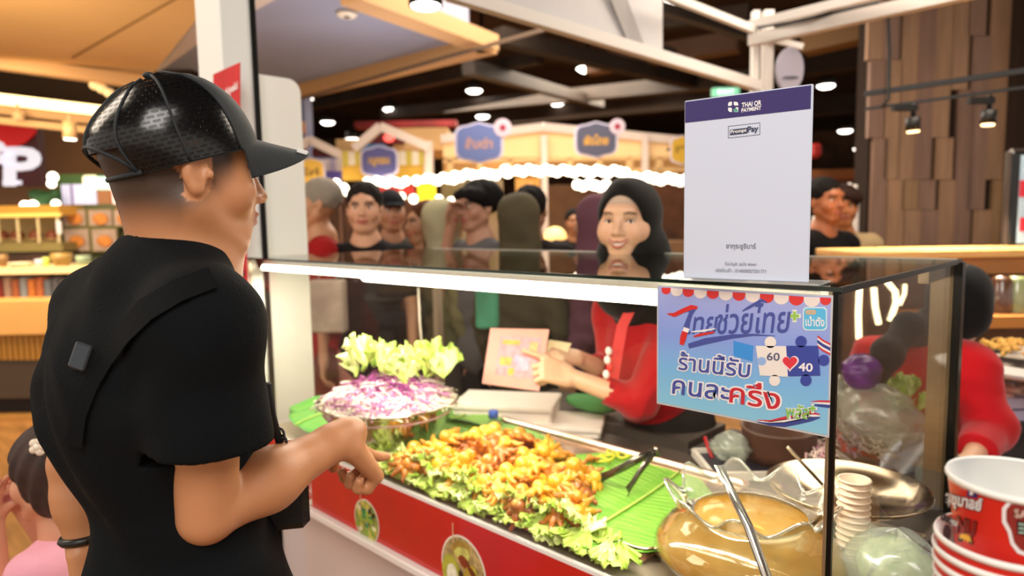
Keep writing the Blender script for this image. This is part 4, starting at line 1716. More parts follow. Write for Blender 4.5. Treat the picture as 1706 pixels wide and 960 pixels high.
def strands(name, n, m, rmax, seed, h=.05, w=.0022):
    r = random.Random(seed)
    mb = MB()
    for _ in range(n):
        a = r.uniform(0, 6.28)
        q = rmax * r.random() ** .6
        x, y = bc_[0] + q * cos(a), bc_[1] + q * sin(a)
        z = RZ - .012 + h * (1 - (q / BR) ** 2) * (.75 + .3 * r.random())
        az = r.uniform(0, 6.28)
        L = r.uniform(.02, .055)
        cv = r.uniform(-28, 28)
        p = V(x, y, z)
        pts = [p]
        el_ = r.uniform(-.35, .45)
        for k in range(5):
            az += cv * L / 5
            el_ -= .12
            p = p + V(cos(az) * cos(el_), sin(az) * cos(el_), sin(el_)) * L / 5
            pts.append(p)
        mb.tube(pts, w * r.uniform(.7, 1.2), 4)
    o = mb.build(name, m, None, smooth=True)
    return o


core = MB().lathe([(BR * .93, -.02), (BR * .9, .0), (BR * .7, .035), (BR * .4, .06), (.001, .07)], (bc_[0], bc_[1], RZ - .012), 32)
o = core.build('cabbage_mound', mat('cabbage_core', '#e8d3cc', .6, col2='#c79ab5', vs=40), None, smooth=True)
tag(o, 'packed mound of cabbage under the loose shreds in the steel bowl', 'salad', kind='stuff')
o = strands('shredded_white_cabbage', 900, mat('cabbage_white', '#f1ead2', .5, var=.06, vs=60), BR * .97, 1, .085)
tag(o, 'loose white cabbage shreds heaped in the steel bowl', 'salad', kind='stuff')
o = strands('shredded_red_cabbage', 650, mat('cabbage_pink', '#b0568f', .45, col2='#d99ac2', vs=60), BR * .86, 2, .088, .0026)
tag(o, 'pink and purple cabbage shreds heaped in the steel bowl', 'salad', kind='stuff')
o = strands('shredded_purple_cabbage', 160, mat('cabbage_purple', '#8a2f78', .45), BR * .55, 5, .10, .003)
tag(o, 'dark purple cabbage shreds at the middle of the bowl under the lettuce', 'salad', kind='stuff')
random.seed(8)
for k in range(15):
    u = k / 14
    px = 596 + 138 * u + random.uniform(-6, 6)
    py = 618 - 20 * abs(sin(u * pi * 1.5 + .6)) + 24 * u + random.uniform(-8, 10)
    w = dep(px, py + 12, np.dot(bc_ - CC, _f) + random.uniform(-.05, .04))
    place_leaf(k % 8, tuple(w), random.uniform(.6, 1.5), random.uniform(-.6, .6), random.uniform(-1, 2.4), random.uniform(.75, 1.05),
               'bright frilly lettuce leaf on top of the salad in the steel bowl', 'lettuce leaves on the salad bowl')

# ---- big glass jar with crimped rim and amber drink
jc = V(-.565, 1.262)
jar = thing('drink_jar', 'big round glass jar with a wavy crimped rim, full of amber drink', 'jar', (jc[0], jc[1], DZ + .0125))
M_jar = glass_mat('jar_glass', '#f3f5ec', 1.5, boost=2.0, haze=.015, hazecol='#ffffff')
prof = [(.12, .0), (.165, .008), (.190, .034), (.184, .060), (.160, .084), (.132, .098), (.116, .105), (.110, .111)]
n = 96
P = []
for r_, z in prof:
    P.append([(jc[0] + r_ * cos(2 * pi * k / n), jc[1] + r_ * sin(2 * pi * k / n), DZ + .0125 + z) for k in range(n + 1)])
for q in range(1, 8):
    u = q / 7
    row_ = []
    for k in range(n + 1):
        t = 2 * pi * k / n
        wv = sin(9 * t + .6)
        r_ = .110 + .036 * u + .012 * u * u * wv + .01 * u ** 3
        row_.append((jc[0] + r_ * cos(t), jc[1] + r_ * sin(t), DZ + .0125 + .111 + .036 * u + .018 * u * u * wv))
    P.append(row_)
jb = MB().grid(np.array(P[:8])).build('jar_wall', M_jar, jar, smooth=True)
MB().grid(np.array(P[7:])).build('crimped_neck', glass_mat('jar_neck', '#f3f3ea', 1.5, rough=.05, boost=3.5, haze=.16, hazecol='#fff6e6'), jar, smooth=True)
MB().tube([V(*p) for p in P[-1]], .0034, 8, caps=False).build('rim_bead', glass_mat('jar_rim', '#e9ece4', 1.5, boost=5, haze=.14, hazecol='#fffaf0'), jar, smooth=True)
MB().tube([V(*p) + V(0, 0, .0) for p in P[7]], .0022, 6, caps=False).build('neck_bead', glass_mat('jar_rim2', '#e9ece4', 1.5, boost=3, haze=.12), jar, smooth=True)
lq = MB().lathe([(.001, .004), (.116, .004), (.161, .012), (.186, .035), (.180, .060), (.156, .083), (.128, .097), (.112, .104), (.001, .104)], (jc[0], jc[1], DZ + .0125), 64)
ml_ = mat('amber_drink', '#d6a040', .15, col2='#e8c070', vs=9, coat=.2, trans=.55)
drink = lq.build('amber_drink', ml_, None, smooth=True)
autosmooth(drink, 50)
tag(drink, 'cloudy amber drink filling the big glass jar', 'drink')
# ladle / stick standing in the jar
ld = thing('ladle', 'long pale metal ladle handle leaning out of the glass jar', 'ladle', (jc[0], jc[1], DZ + .10))
t0, t1, t2 = dep(1196, 776, 1.20), dep(1246, 878, 1.12), dep(1276, 960, 1.09)
A = []
for p in (t0, t0 * .5 + t1 * .5, t1, t2, t2 + (t2 - t1) * .4):
    A.append([p - CR * .0075, p - _f * .003, p + CR * .0075])
o = MB().grid(np.array(A)).build('handle', mat('ladle_metal', '#d9d6cc', .15, .9), ld, smooth=True)
o.modifiers.new('t', 'SOLIDIFY').thickness = .003
MB().sphere(V(jc[0] + .01, jc[1] + .02, DZ + .06), (.035, .035, .02)).build('scoop', mat('ladle_metal'), ld, smooth=True)

# ---- nested paper cups behind the side pane
M_cup = mat('cup_paper', '#e6cdb4', .5)
M_cupr = mat('cup_rim', '#ecd9c6', .4)
base = onz(1418, 972, .85)
cupb = V(base[0], base[1])
cproto = None
for k in range(13):
    z = DZ + .013 + k * .0125
    if cproto is None:
        cproto = thing('paper_cup', 'white paper cup nested in the tall stack behind the corner of the case', 'cup', (cupb[0], cupb[1], z), 'paper cups nested behind the case corner')
        MB().lathe([(.020, 0), (.027, .055), (.026, .055), (.019, .002), (.001, .002)], (cupb[0], cupb[1], z), 28, caps=False).build('cup_wall', M_cup, cproto, smooth=True)
        MB().tube([(cupb[0] + .028 * cos(t), cupb[1] + .028 * sin(t), z + .055) for t in np.linspace(0, 2 * pi, 29)], .0022, 6, caps=False).build('cup_rim', M_cupr, cproto, smooth=True)
    else:
        c = copy_tree(cproto)
        c.location.z = z

# ---- weighing scale with dish, at the back right of the case
sc_c = onz(1410, 812, .975)
print('scale', sc_c)
scl = thing('weighing_scale', 'counter scale with a wide shallow steel dish behind the jar', 'scale', (sc_c[0], sc_c[1], DZ - .02))
SR = 124 * np.dot(sc_c - CC, _f) / FPX
MB().lathe([(.001, -.045), (SR * .4, -.042), (SR * .8, -.018), (SR, .003), (SR * 1.01, .006), (SR * .985, .006), (SR * .78, -.014), (SR * .4, -.037), (.001, -.04)], (sc_c[0], sc_c[1], .975), 64).build('dish', mat('dish_steel', '#b3a48c', .16, 1.0), scl, smooth=True)
MB().box((sc_c[0], sc_c[1], .905), (.018, .018, .06)).build('dish_stem', mat('stem_cream', '#c8b88e', .4), scl)
MB().box((sc_c[0] + .01, sc_c[1] + .01, .852), (.11, .11, .05), rz=.5, bev=.01).build('scale_body', mat('scale_green', '#5f6e5a', .4), scl)
s1 = dep(1290, 775, np.dot(sc_c - CC, _f))
o = MB().tube([V(sc_c[0] - .05, sc_c[1] + .02, .955), dep(1312, 745, np.dot(sc_c - CC, _f))], .004, 8).build('spoon', mat('spoon_steel', '#c9b79f', .25, .9), None, smooth=True)
tag(o, 'thin spoon handle sticking up out of the scale dish', 'spoon')

# ---- clear bag with pale vegetable below the dish
M_bag = glass_mat('plastic_bag', '#e6e8de', 1.4, rough=.18, boost=1.8, haze=.30, hazecol='#d2d8cc')


def bag(c, r, seed, name, label, wr=.012):
    rr = random.Random(seed)
    ph = [rr.uniform(0, 6) for _ in range(9)]
    n, m_ = 40, 24
    P = np.zeros((m_, n + 1, 3))
    for i in range(m_):
        t = pi * i / (m_ - 1)
        for k in range(n + 1):
            q = 2 * pi * k / n
            w = 1 + wr / .1 * (.5 * sin(5 * q + 3 * t + ph[0]) * sin(4 * t + ph[1]) + .3 * abs(sin(9 * q + ph[2] + 4 * t)) + .2 * sin(13 * t + 6 * q + ph[3]))
            P[i, k] = (c[0] + r[0] * w * sin(t) * cos(q), c[1] + r[1] * w * sin(t) * sin(q), c[2] - r[2] * cos(t) * (1 + .1 * sin(3 * q + ph[4])))
    o = MB().grid(P).build(name, M_bag, None, smooth=True)
    return tag(o, label, 'bag')


gb = onz(1492, 958, .905)
bag(gb, (.085, .08, .08), 3, 'plastic_bag', 'clear plastic bag of pale green cabbage under the scale dish')
# whole pale cabbage inside
def cabbage(c, r, col, seed, name, label, col2=None):
    rt = thing(name, label, 'cabbage', (c[0], c[1], c[2] - r))
    for L in range(6):
        rr = random.Random(seed + L)
        R = rotm(V(rr.uniform(-1, 1), rr.uniform(-1, 1), rr.uniform(-.3, .6)))
        P = np.zeros((12, 18, 3))
        for i in range(12):
            for k in range(18):
                th = (i / 11) * 1.5
                q = -1.5 + 3 * k / 17
                w = r * (.93 + .02 * L) * (1 + .03 * sin(9 * q + L) * sin(th * 2) + .015 * sin(21 * q + 5 * th))
                P[i, k] = np.array(c) + w * (sin(th) * sin(q) * R[0] + cos(th) * R[1] * 1.0 + sin(th) * cos(q) * R[2])
        MB().grid(P).build('cabbage_leaf', mat(name + '_leaf', col, .35, col2=col2, vs=25, bump=.5, bs=60), rt, smooth=True)
    MB().sphere(c, r * .92, 20, 12).build('cabbage_core', mat(name + '_leaf'), rt, smooth=True)
    return rt


cabbage(gb, .066, '#93ab68', 9, 'green_cabbage', 'pale green cabbage in the clear bag under the scale dish', '#bcc890')

# clear bottle with a blue cap behind the tray
bt_ = dep(822, 690, 2.30)
bz = .835
bo = thing('bottle', 'clear plastic bottle with a blue cap behind the tray', 'bottle', (bt_[0], bt_[1], bz))
MB().lathe([(.028, 0), (.03, .01), (.03, bt_[2] - bz - .045), (.012, bt_[2] - bz - .015), (.012, bt_[2] - bz)], (bt_[0], bt_[1], bz), 24).build('bottle_body', glass_mat('clear_plastic', '#eef2f2', 1.45, boost=1.5), bo, smooth=True)
MB().lathe([(.017, 0), (.017, .022), (.014, .025), (.001, .025)], (bt_[0], bt_[1], bt_[2] - .012), 24).build('bottle_cap', mat('cap_blue', '#2b56b5', .4), bo, smooth=True)

# ---- stack of printed red noodle cups in front at the right
rc = dep(1698, 796, .65)
print('red cup', rc)
CRAD = .0585
H = .094
TP = .0135
ztop = rc[2]
cpr = None
LB = ('red paper soup cup with white lettering and a gold crown, topmost of its stack', 'white-rimmed red soup cup nested below the top one, only its rim showing')
ncup = 26


def cup_pt(t, z, off=.0):
    u = (z - (ztop - H)) / H
    r = CRAD * (.80 + .20 * u) + off
    return V(rc[0] + r * cos(t), rc[1] + r * sin(t), z)


def make_cup(zt, full):
    c = thing('soup_cup', LB[0] if full else LB[1], 'cup', (rc[0], rc[1], zt - H), None if full else 'soup cups nested below the top one')
    MB().lathe([(CRAD * .80, 0), (CRAD * 1.0, H - .004)], (rc[0], rc[1], zt - H), 72, caps=False).build('cup_sleeve', mat('cup_red', '#d4261a', .35, var=.06, vs=30), c, smooth=True)
    MB().lathe([(CRAD * .79, .001), (CRAD * .99, H - .002), (CRAD * .985, H - .001), (CRAD * .78, .004), (.001, .004)], (rc[0], rc[1], zt - H), 72).build('cup_inside', mat('cup_white', '#f3f3ee', .4), c, smooth=True)
    MB().lathe([(CRAD * .985, -.0062), (CRAD * 1.012, -.0062), (CRAD * 1.035, -.004), (CRAD * 1.038, -.002), (CRAD * 1.015, .001), (CRAD * .99, 0)], (rc[0], rc[1], zt), 72, closed=True).build('cup_rim', mat('cup_white'), c, smooth=True)
    return c


top = make_cup(ztop, True)
nx = make_cup(ztop - .061, False)
nx.location = tuple(V(*nx.location) - V(cos(YAW), sin(YAW), 0) * .009)
zk = ztop - .061
k = 1
while zk > .95:
    zk -= TP
    c = copy_tree(nx)
    c.location.z = zk - H
    c.location.x += .0012 * sin(zk * 400)


def cup_decal(name, pts_px, m, lay, par=None):
    """outline given in photo pixels, wrapped on the cup wall"""
    out = []
    for px, py in pts_px:
        out.append(cup_hit(px, py, lay))
    return MB().add(out, [tuple(range(len(out)))]).build(name, m, par or top)


def cup_hit(px, py, lay=1):
    r_ = ray(px + 7 * max(0, (1700 - px) / 140), py + 2)
    o = CC
    z = ztop - .03
    for _ in range(6):
        u = (z - (ztop - H)) / H
        R_ = CRAD * (.80 + .20 * u) + .0005 + .0003 * lay
        a = r_[0] ** 2 + r_[1] ** 2
        b = 2 * (r_[0] * (o[0] - rc[0]) + r_[1] * (o[1] - rc[1]))
        c = (o[0] - rc[0]) ** 2 + (o[1] - rc[1]) ** 2 - R_ ** 2
        D = max(b * b - 4 * a * c, 0)
        t = (-b - sqrt(D)) / (2 * a)
        p = o + r_ * t
        z = p[2]
    return p


def cup_text(txt, q1, q2, q3, m, lay, bold=.0, fitb=None):
    v, f = text_mesh(txt, bold)
    v0 = text_mesh(txt, 0 if fitb is None else fitb)[0]
    mn, mx = v0.min(0), v0.max(0)
    q1, q2, q3 = [np.array(q, float) for q in (q1, q2, q3)]
    out = []
    for p in v:
        u = (p[0] - mn[0]) / (mx[0] - mn[0])
        w = (p[1] - mn[1]) / (mx[1] - mn[1])
        q = q1 + u * (q2 - q1) + w * (q3 - q1)
        out.append(cup_hit(q[0], q[1], lay))
    return mesh_obj('printed_word', out, f, m, top, smooth=False)


BLK = mat('print_black', '#1b1214', .4)
for txt, a, b, c, col in (('สุขุมาลย์', (1566, 842), (1630, 857), (1569, 815), WHT), ('ปัจจุบ', (1560, 867), (1588, 879), (1562, 852), WHT)):
    cup_text(txt, a, b, c, BLK, 2, .09, 0.02)
    cup_text(txt, a, b, c, col, 4, .03, .02)
cup_text('NU', (1586, 884), (1618, 893), (1590, 860), BLK, 2, .10, .02)
cup_text('NU', (1586, 884), (1618, 893), (1590, 860), mat('print_maroon', '#9a241c', .4), 4, .03, .02)
cup_text('แบรนด์คุณ', (1572, 800), (1602, 817), (1574, 790), WHT, 2, .0)
cup_decal('badge', [(1608, 809), (1625, 813), (1624, 829), (1606, 825)], mat('print_purple'), 2)
cup_decal('badge_mark', [(1612, 812), (1616, 813), (1617, 823), (1611, 823)], WHT, 3)
cup_decal('printed_disc', [(1571 + 7.5 * cos(t * pi / 8), 886 + 14 * sin(t * pi / 8)) for t in range(16)], mat('print_cocoa', '#3c1a18', .4), 2)
cup_text('TX', (1566, 890), (1576, 893), (1566, 881), WHT, 4, .02)
cup_decal('crown', [(1590, 892), (1598, 884), (1613, 890), (1618, 906), (1590, 900)], BLK, 2)
cup_decal('crown', [(1594, 889), (1600, 886), (1611, 891), (1615, 903), (1610, 899), (1608, 903), (1604, 897), (1601, 900), (1599, 895), (1593, 896)], mat('print_gold', '#f0b52a', .4), 3)
# big framed emblem at the right
fr_ = [(1712, 832), (1680, 832), (1668, 845), (1668, 868), (1678, 885), (1683, 905), (1695, 920), (1712, 926)]
cup_decal('emblem_frame', fr_, WHT, 2)
cup_decal('emblem_field', [(1712, 838), (1683, 838), (1675, 848), (1675, 866), (1684, 882), (1689, 902), (1699, 914), (1712, 920)], mat('print_wine', '#8d2a26', .4), 3)
cup_decal('emblem_lines', [(1694, 866), (1712, 868), (1712, 892), (1695, 888)], BLK, 4)
cup_text('SA', (1690, 860), (1712, 864), (1690, 846), BLK, 4, .06, .0)
cup_text('SA', (1690, 860), (1712, 864), (1690, 846), mat('print_peach', '#f0c9b8', .4), 5, .01, .0)
for i in range(3):
    cup_decal('printed_line', [(1697, 870 + i * 7), (1712, 872 + i * 7), (1712, 874 + i * 7), (1697, 872.5 + i * 7)], mat('print_mint', '#bfe0cf', .4), 6)
# counter under the cups
sidec = MB().box((rc[0] + .1, rc[1] + .05, .45), (.45, .38, .86), bev=.005).build('side_counter', mat('side_counter_wood', '#6b5138', .5, var=.2), None)
tag(sidec, 'small dark counter under the stack of red soup cups', 'counter')
# ================================================================== MORE PEOPLE
def upright_mesh(F):
    return F.mesh()


def hijab(F, c, R, s=1.0, drape=None, k=.03, g=0, face=(.064, .086, -.022)):
    P = lambda x, y, z: c + s * (x * R[0] + y * R[1] + z * R[2])
    F.ell(P(0, -.022, .024), [(.098 + g) * s, (.118 + g) * s, (.112 + g) * s], R, k)
    F.ell(P(0, -.02, -.06), [(.090 + g) * s, (.098 + g) * s, .085 * s], R, k)
    F.cap(P(0, .0, -.10), P(0, -.005, -.19), .078 * s, .11 * s, k)
    if drape is not None:
        for a, b, r0, r1 in drape:
            F.cap(a, b, r0, r1, k)
    # face opening
    F.ell(P(0, .100, face[2] - .01), [face[0] * s, .080 * s, face[1] * s], R, .006, True)


# ---------------------------------------------------------------- vendor with the menu card
vh = unit(-_f * cos(radians(27)) - CR * sin(radians(27)) + V(0, 0, -.10))
vR = rotm(vh, unit(CU + .05 * CR))
VS = 1.08
K = dict(head=dep(1046, 369, 2.2), neck=dep(1092, 455, 2.32), LS=dep(1125, 540, 2.22), RS=dep(1020, 520, 2.46), LE=dep(1068, 672, 2.14), LW=dep(950, 628, 2.16),
         RE=dep(1022, 625, 2.40), RW=dep(962, 596, 2.26))
K['pelvis'] = dep(1115, 760, 2.42)
vend = thing('person', 'smiling woman in a black headscarf and red top behind the case, pointing at a card', 'person', (K['pelvis'][0], K['pelvis'][1], 0))
lo = np.min([K[q] for q in K], 0) - .25
hi = np.max([K[q] for q in K], 0) + .25
F = Field(lo, hi, .0045)
head_prims(F, K['head'], vR, VS, ears=False, smile=1)
# smile: mouth opening
vp_ = lambda x, y, z: K['head'] + VS * (x * vR[0] + y * vR[1] + z * vR[2])
for q in (-1, 1):
    F.ell(vp_(q * .040, .062, -.034), [.024, .024, .022], vR, .02)
for q in (-1, 1):
    F.ell(vp_(q * .044, .034, -.030), [.031, .038, .044], vR, .03)
F.ell(vp_(0, .060, -.090), [.032, .026, .024], vR, .02)
F.cap(vp_(0, -.01, -.06), K['neck'], .055, .06, .03)
F.cap(K['neck'], K['pelvis'], .08, .10, .03)
for a_, b_ in (('LS', 'neck'), ('RS', 'neck')):
    F.cap(K[a_], K[b_], .045, .05, .04)
F.cap(K['LS'], K['LE'], .042, .036, .02)
F.cap(K['LE'], K['LW'], .038, .027, .02)
F.cap(K['RS'], K['RE'], .042, .036, .02)
F.cap(K['RE'], K['RW'], .036, .026, .02)
hdL = unit(dep(880, 605, 2.14) - K['LW'])
nL = unit(-_f * .8 + CU * .6)
sL = -1 if np.dot(np.cross(hdL, nL), CU) < 0 else 1
hand_prims(F, K['LW'], hdL, nL, 1.12, side=sL, curls=(.05, 1.0, 1.1, 1.15), thumb=.8, spread=.05)
hdR = unit(dep(915, 590, 2.2) - K['RW'])
nR = unit(-_f * .5 + CU * .8)
sR_ = -1 if np.dot(np.cross(hdR, nR), CU) < 0 else 1
hand_prims(F, K['RW'], hdR, nR, 1.05, side=1, curls=(.35, .4, .45, .5), thumb=.6)
P_, Q_ = F.mesh()
SK2 = '#e3b290'
t_ = face_tints(P_, K['head'], vR, VS, SK2, lips=SK2, brow='#3a241c', browamt=.35)
Lz = ((P_ - K['head']) @ vR.T / VS)
m_ = (sstep(.050, .054, Lz[:, 2] + .12 * Lz[:, 0] ** 2) * (np.linalg.norm(Lz, axis=1) < .17))[:, None]
t_ = t_ * (1 - m_) + np.array(lin('#cdb09a')[:3]) * m_
M_skin2 = attr_mat('skin_light', SK2, .45, sss=.12, var=.03)
vb = mesh_obj('body', P_, Q_, M_skin2, vend, tint=t_)


def surf_fn(o, c, R, s_):
    from mathutils.bvhtree import BVHTree
    og = V(*wloc(o))
    bv = BVHTree.FromPolygons([Vector((V(*v.co) + og).tolist()) for v in o.data.vertices], [tuple(p.vertices) for p in o.data.polygons])

    def f(x, z, off=0.0):
        p = c + s_ * (x * R[0] + .3 * R[1] + z * R[2])
        h = bv.ray_cast(Vector(p.tolist()), Vector((-R[1]).tolist()))
        q = V(*h[0]) if h[0] is not None else c + s_ * (x * R[0] + .09 * R[1] + z * R[2])
        return q + R[1] * off
    return f


vsf = surf_fn(vb, K['head'], vR, VS)
for q in (-1, 1):
    e = MB().sphere((0, 0, 0), (.0125, .006, .0042), 16, 8)
    eo = mesh_obj('eye', e.v[0] @ vR + vsf(q * .033, .0, -.0022), e.f, mat('eye_white', '#e6dcd4', .15), vb)
    i_ = MB().sphere((0, 0, 0), (.0056, .004, .0043), 14, 6)
    mesh_obj('iris', i_.v[0] @ vR + vsf(q * .033 - .002, .0, .0012), i_.f, mat('iris_dark', '#1c110c', .1), eo)

def mouth(x, z, o=0.0):
    return vsf(x, z, o + .001)


xs_ = np.linspace(-.029, .029, 15)
ul = [mouth(x, -.0585 + 9 * x * x + .0016 * cos(x * 260), .0015) for x in xs_]
ll = [mouth(x, -.0745 + 26 * x * x - .0005, .0005) for x in xs_]
te = np.array([[mouth(x, -.0595 + 9 * x * x, -.0015) for x in xs_], [mouth(x, -.066 + 17 * x * x, -.0005) for x in xs_], [mouth(x, -.0735 + 25.5 * x * x, -.0025) for x in xs_]])
MB().grid(te).build('teeth', mat('teeth', '#efe6dc', .25), vb, smooth=True)
wl = [.0007 + .0022 * sin(pi * (i + .5) / 15) for i in range(15)]
wl2 = [.0007 + .0032 * sin(pi * (i + .5) / 15) for i in range(15)]
MB().tube(ul, wl, 8).build('upper_lip', mat('lip_rose', '#b9605a', .35), vb, smooth=True)
MB().tube(ll, wl2, 8).build('lower_lip', mat('lip_rose'), vb, smooth=True)
for q in (-1, 1):
    A = [vsf(q * (.016 + .032 * i / 8), .0215 + .005 * sin(pi * i / 8)) for i in range(9)]
    MB().tube(A, [.0008 + .0012 * sin(pi * (i + 1) / 10) for i in range(9)], 6).build('eyebrow', mat('brow_hair', '#4a3026', .8), vb, smooth=True)
    A = [vsf(q * (.019 + .029 * i / 8), .0005 + .0050 * sin(pi * i / 8), .001) for i in range(9)]
    MB().tube(A, .0015, 6).build('lash_line', mat('brow_hair'), vb, smooth=True)
# headscarf
F = Field(K['head'] - V(.32, .32, .40), K['head'] + V(.32, .32, .22), .0055)
hijab(F, K['head'], vR, VS, face=(.074, .096, .0), drape=[(K['head'] - V(0, 0, .14), K['LS'] * .55 + K['RS'] * .45 + V(0, 0, .02), .10, .11), (K['head'] - V(0, 0, .10) + CR * .05, K['LS'] + V(0, 0, .0), .09, .07)])
F.disp(lambda P: .003 * np.sin(40 * (P @ CR) + 30 * P[:, 2] + 2 * np.sin(18 * P[:, 2])))
P_, Q_ = F.mesh()
mesh_obj('headscarf', P_, Q_, mat('scarf_black', '#15120f', .8, sheen=.1), vend)
# red long sleeved top
F = Field(lo, hi, .0055)
TV = torso_prims(F, K, .016, 1.0, 1.0, .05)
for a_, b_, c_, e_ in (('LS', 'LE', 'LW', .50), ('RS', 'RE', 'RW', .55)):
    F.cap(K[a_], K[b_], .066, .058, .03)
    m_ = K[b_] + (K[c_] - K[b_]) * e_
    F.cone(K[b_], m_, .056, .044, .03)
    F.cone(m_ - (K[c_] - K[b_]) * .1, m_ + (K[c_] - K[b_]) * .1, .036, .036, .003, True)
F.disp(lambda P: .0035 * np.sin(34 * (P @ TV[0]) + 50 * P[:, 2] + 3 * np.sin(14 * P[:, 2])) * np.sin(20 * P[:, 2] + 3))
F.cap(K['neck'], K['neck'] + V(0, 0, .15), .07, .08, .004, True)
P_, Q_ = F.mesh()
M_redshirt = mat('red_cotton', '#a5161b', .8, var=.1, vs=5, sheen=.2)
mesh_obj('red_top', P_, Q_, M_redshirt, vend)
# apron and lanyard
F = Field(K['pelvis'] - V(.3, .3, .5), K['pelvis'] + V(.3, .3, .4), .008)
F.cap(K['pelvis'] + V(0, 0, .10), K['pelvis'] - V(0, 0, .45), .165, .20, .05)
P_, Q_ = F.mesh()
mesh_obj('apron', P_, Q_, mat('apron_dark', '#2b2522', .8, var=.2, vs=6), vend)
A = []
for (px, py, d) in ((1096, 478, 2.18), (1052, 512, 2.16), (1036, 545, 2.15), (1028, 590, 2.14), (1020, 640, 2.14)):
    p = dep(px, py, d)
    A.append([p - CR * .018, p + CR * .018])
MB().grid(np.array(A)).build('lanyard', mat('lanyard_red', '#d8302c', .5), vend, smooth=True)
for k, (px, py) in enumerate(((1014, 585), (1012, 600), (1016, 612), (1010, 624))):
    MB().sphere(dep(px, py, 2.12), (.012, .008, .014)).build('charm', mat('charm_white', '#e9dcd4', .4) if k != 2 else mat('lanyard_red'), vend, smooth=True)
sk = MB().lathe([(.20, -.35), (.17, 0)], (K['pelvis'][0], K['pelvis'][1], .40), 24)
sk.build('long_skirt', mat('skirt_black', '#161416', .8), vend, smooth=True)

# menu card held in her hand
mcx = [dep(817, 547, 2.24), dep(915, 549, 2.20), dep(898, 652, 2.16), dep(803, 639, 2.20)]
nrm = unit(np.cross(mcx[1] - mcx[0], mcx[3] - mcx[0]))
if np.dot(nrm, _f) > 0:
    nrm = -nrm
card = thing('menu_card', 'pink and cream picture card held up by the smiling woman', 'card', mcx[3])
MB().prism(mcx, -nrm * .004).build('card_sheet', mat('card_paper', '#dfa088', .6, col2='#e0938c', vs=6), card)


def mc(u, v, l_=1):
    return mcx[3] * (1 - u) * (1 - v) + mcx[2] * u * (1 - v) + mcx[1] * u * v + mcx[0] * (1 - u) * v + nrm * (.0012 + .0006 * l_)


random.seed(2)
for i, (u0, v0, u1, v1, c_) in enumerate([(.2, .18, .9, .86, '#d98f92'), (.25, .72, .55, .8, '#dba038'), (.3, .58, .7, .64, '#e3929c'), (.25, .36, .45, .5, '#d9a040'), (.55, .3, .75, .52, '#e6a3b6'), (.42, .2, .52, .32, '#dfa02c'), (.72, .62, .86, .78, '#d9a868'), (.5, .42, .56, .56, '#d8a0c0')]):
    MB().prism([mc(u0, v0, i * .3), mc(u1, v0, i * .3), mc(u1, v1, i * .3), mc(u0, v1, i * .3)], nrm * .0003).build('printed_patch', mat('print_' + c_, c_, .5, var=.15, vs=50), card)
fan = []
o = MB()
q4 = [dep(914, 566, 2.24), dep(952, 572, 2.24), dep(940, 600, 2.22), dep(908, 592, 2.22)]
o.prism(q4, -nrm * .003)
o = o.build('folded_paper', mat('folded_cream', '#ead2a4', .6), None)
tag(o, 'folded cream paper held behind the pink card', 'paper')

# white foam boxes behind the tray
for k, (c3, dm, lab) in enumerate(((dep(846, 672, 2.50), (.36, .22, .07), 'flat white foam box with a lid behind the salad bowl, under the pink card'), (dep(948, 706, 2.42), (.24, .20, .08), 'grey-white foam box with a dark print at the right of the larger one'))):
    b0 = thing('foam_box', lab, 'box', (c3[0], c3[1], c3[2] - .06))
    MB().box(c3 - V(0, 0, .035), (dm[0], dm[1], .07), rz=.55, bev=.008).build('box_base', mat('foam_white', '#e9ddd0', .7), b0)
    MB().box(c3 + V(0, 0, .008), (dm[0] + .012, dm[1] + .012, .018), rz=.55, bev=.004).build('box_lid', mat('foam_white'), b0)
rear = MB().box((-1.45, 2.03, .42), (.78, .26, .84))
rear = rear.build('prep_table', mat('prep_steel', '#5a5048', .5, .4), None)
tag(rear, 'low steel preparation table right behind the display case', 'table')
rear.location.y -= 0
green = dep(985, 672, 2.5)
o = MB().sphere(green, (.12, .05, .03)).build('green_cloth', mat('cloth_green', '#5a9a5c', .8, bump=.5, bs=40), None, smooth=True)
tag(o, 'folded green cloth on the foam box behind the pointing hand', 'cloth')

# ---------------------------------------------------------------- second vendor, bending over at the right
W = dict(head=dep(1598, 505, 1.98), neck=dep(1548, 560, 2.02), RS=dep(1612, 612, 1.92), LS=dep(1462, 600, 2.12), RE=dep(1650, 715, 1.88), RW=dep(1615, 770, 1.72), LE=dep(1432, 712, 2.05), LW=dep(1440, 800, 1.95))
W['pelvis'] = dep(1500, 790, 2.25)
wv = thing('person', 'woman in a black headscarf and red top bending over, her back turned, at the right', 'person', (W['pelvis'][0], W['pelvis'][1], 0))
for _k in W:
    W[_k] = CC + (W[_k] - CC) * 1.08
wR = rotm(unit(_f * .75 + CR * .5 - V(0, 0, .45)))
lo = np.min([W[q] for q in W], 0) - .22
hi = np.max([W[q] for q in W], 0) + .25
F = Field(lo, hi, .006)
head_prims(F, W['head'], wR, 1.0)
F.cap(W['head'] - V(0, 0, .05), W['neck'], .055, .06, .03)
F.cap(W['neck'], W['pelvis'], .08, .1, .03)
for a_, b_, c_ in (('LS', 'LE', 'LW'), ('RS', 'RE', 'RW')):
    F.cap(W[a_], W['neck'], .045, .05, .03)
    F.cap(W[a_], W[b_], .042, .036, .02)
    F.cap(W[b_], W[c_], .036, .026, .02)
    hand_prims(F, W[c_], unit(V(-.3, -.2, -.8)), V(.3, -.5, .3), 1.0, side=1, curls=(.4, .5, .5, .5))
P_, Q_ = F.mesh()
mesh_obj('body', P_, Q_, M_skin2, wv, tint=face_tints(P_, W['head'], wR, 1.0, SK2))
F = Field(W['head'] - V(.45, .45, .5), W['head'] + V(.3, .3, .2), .007)
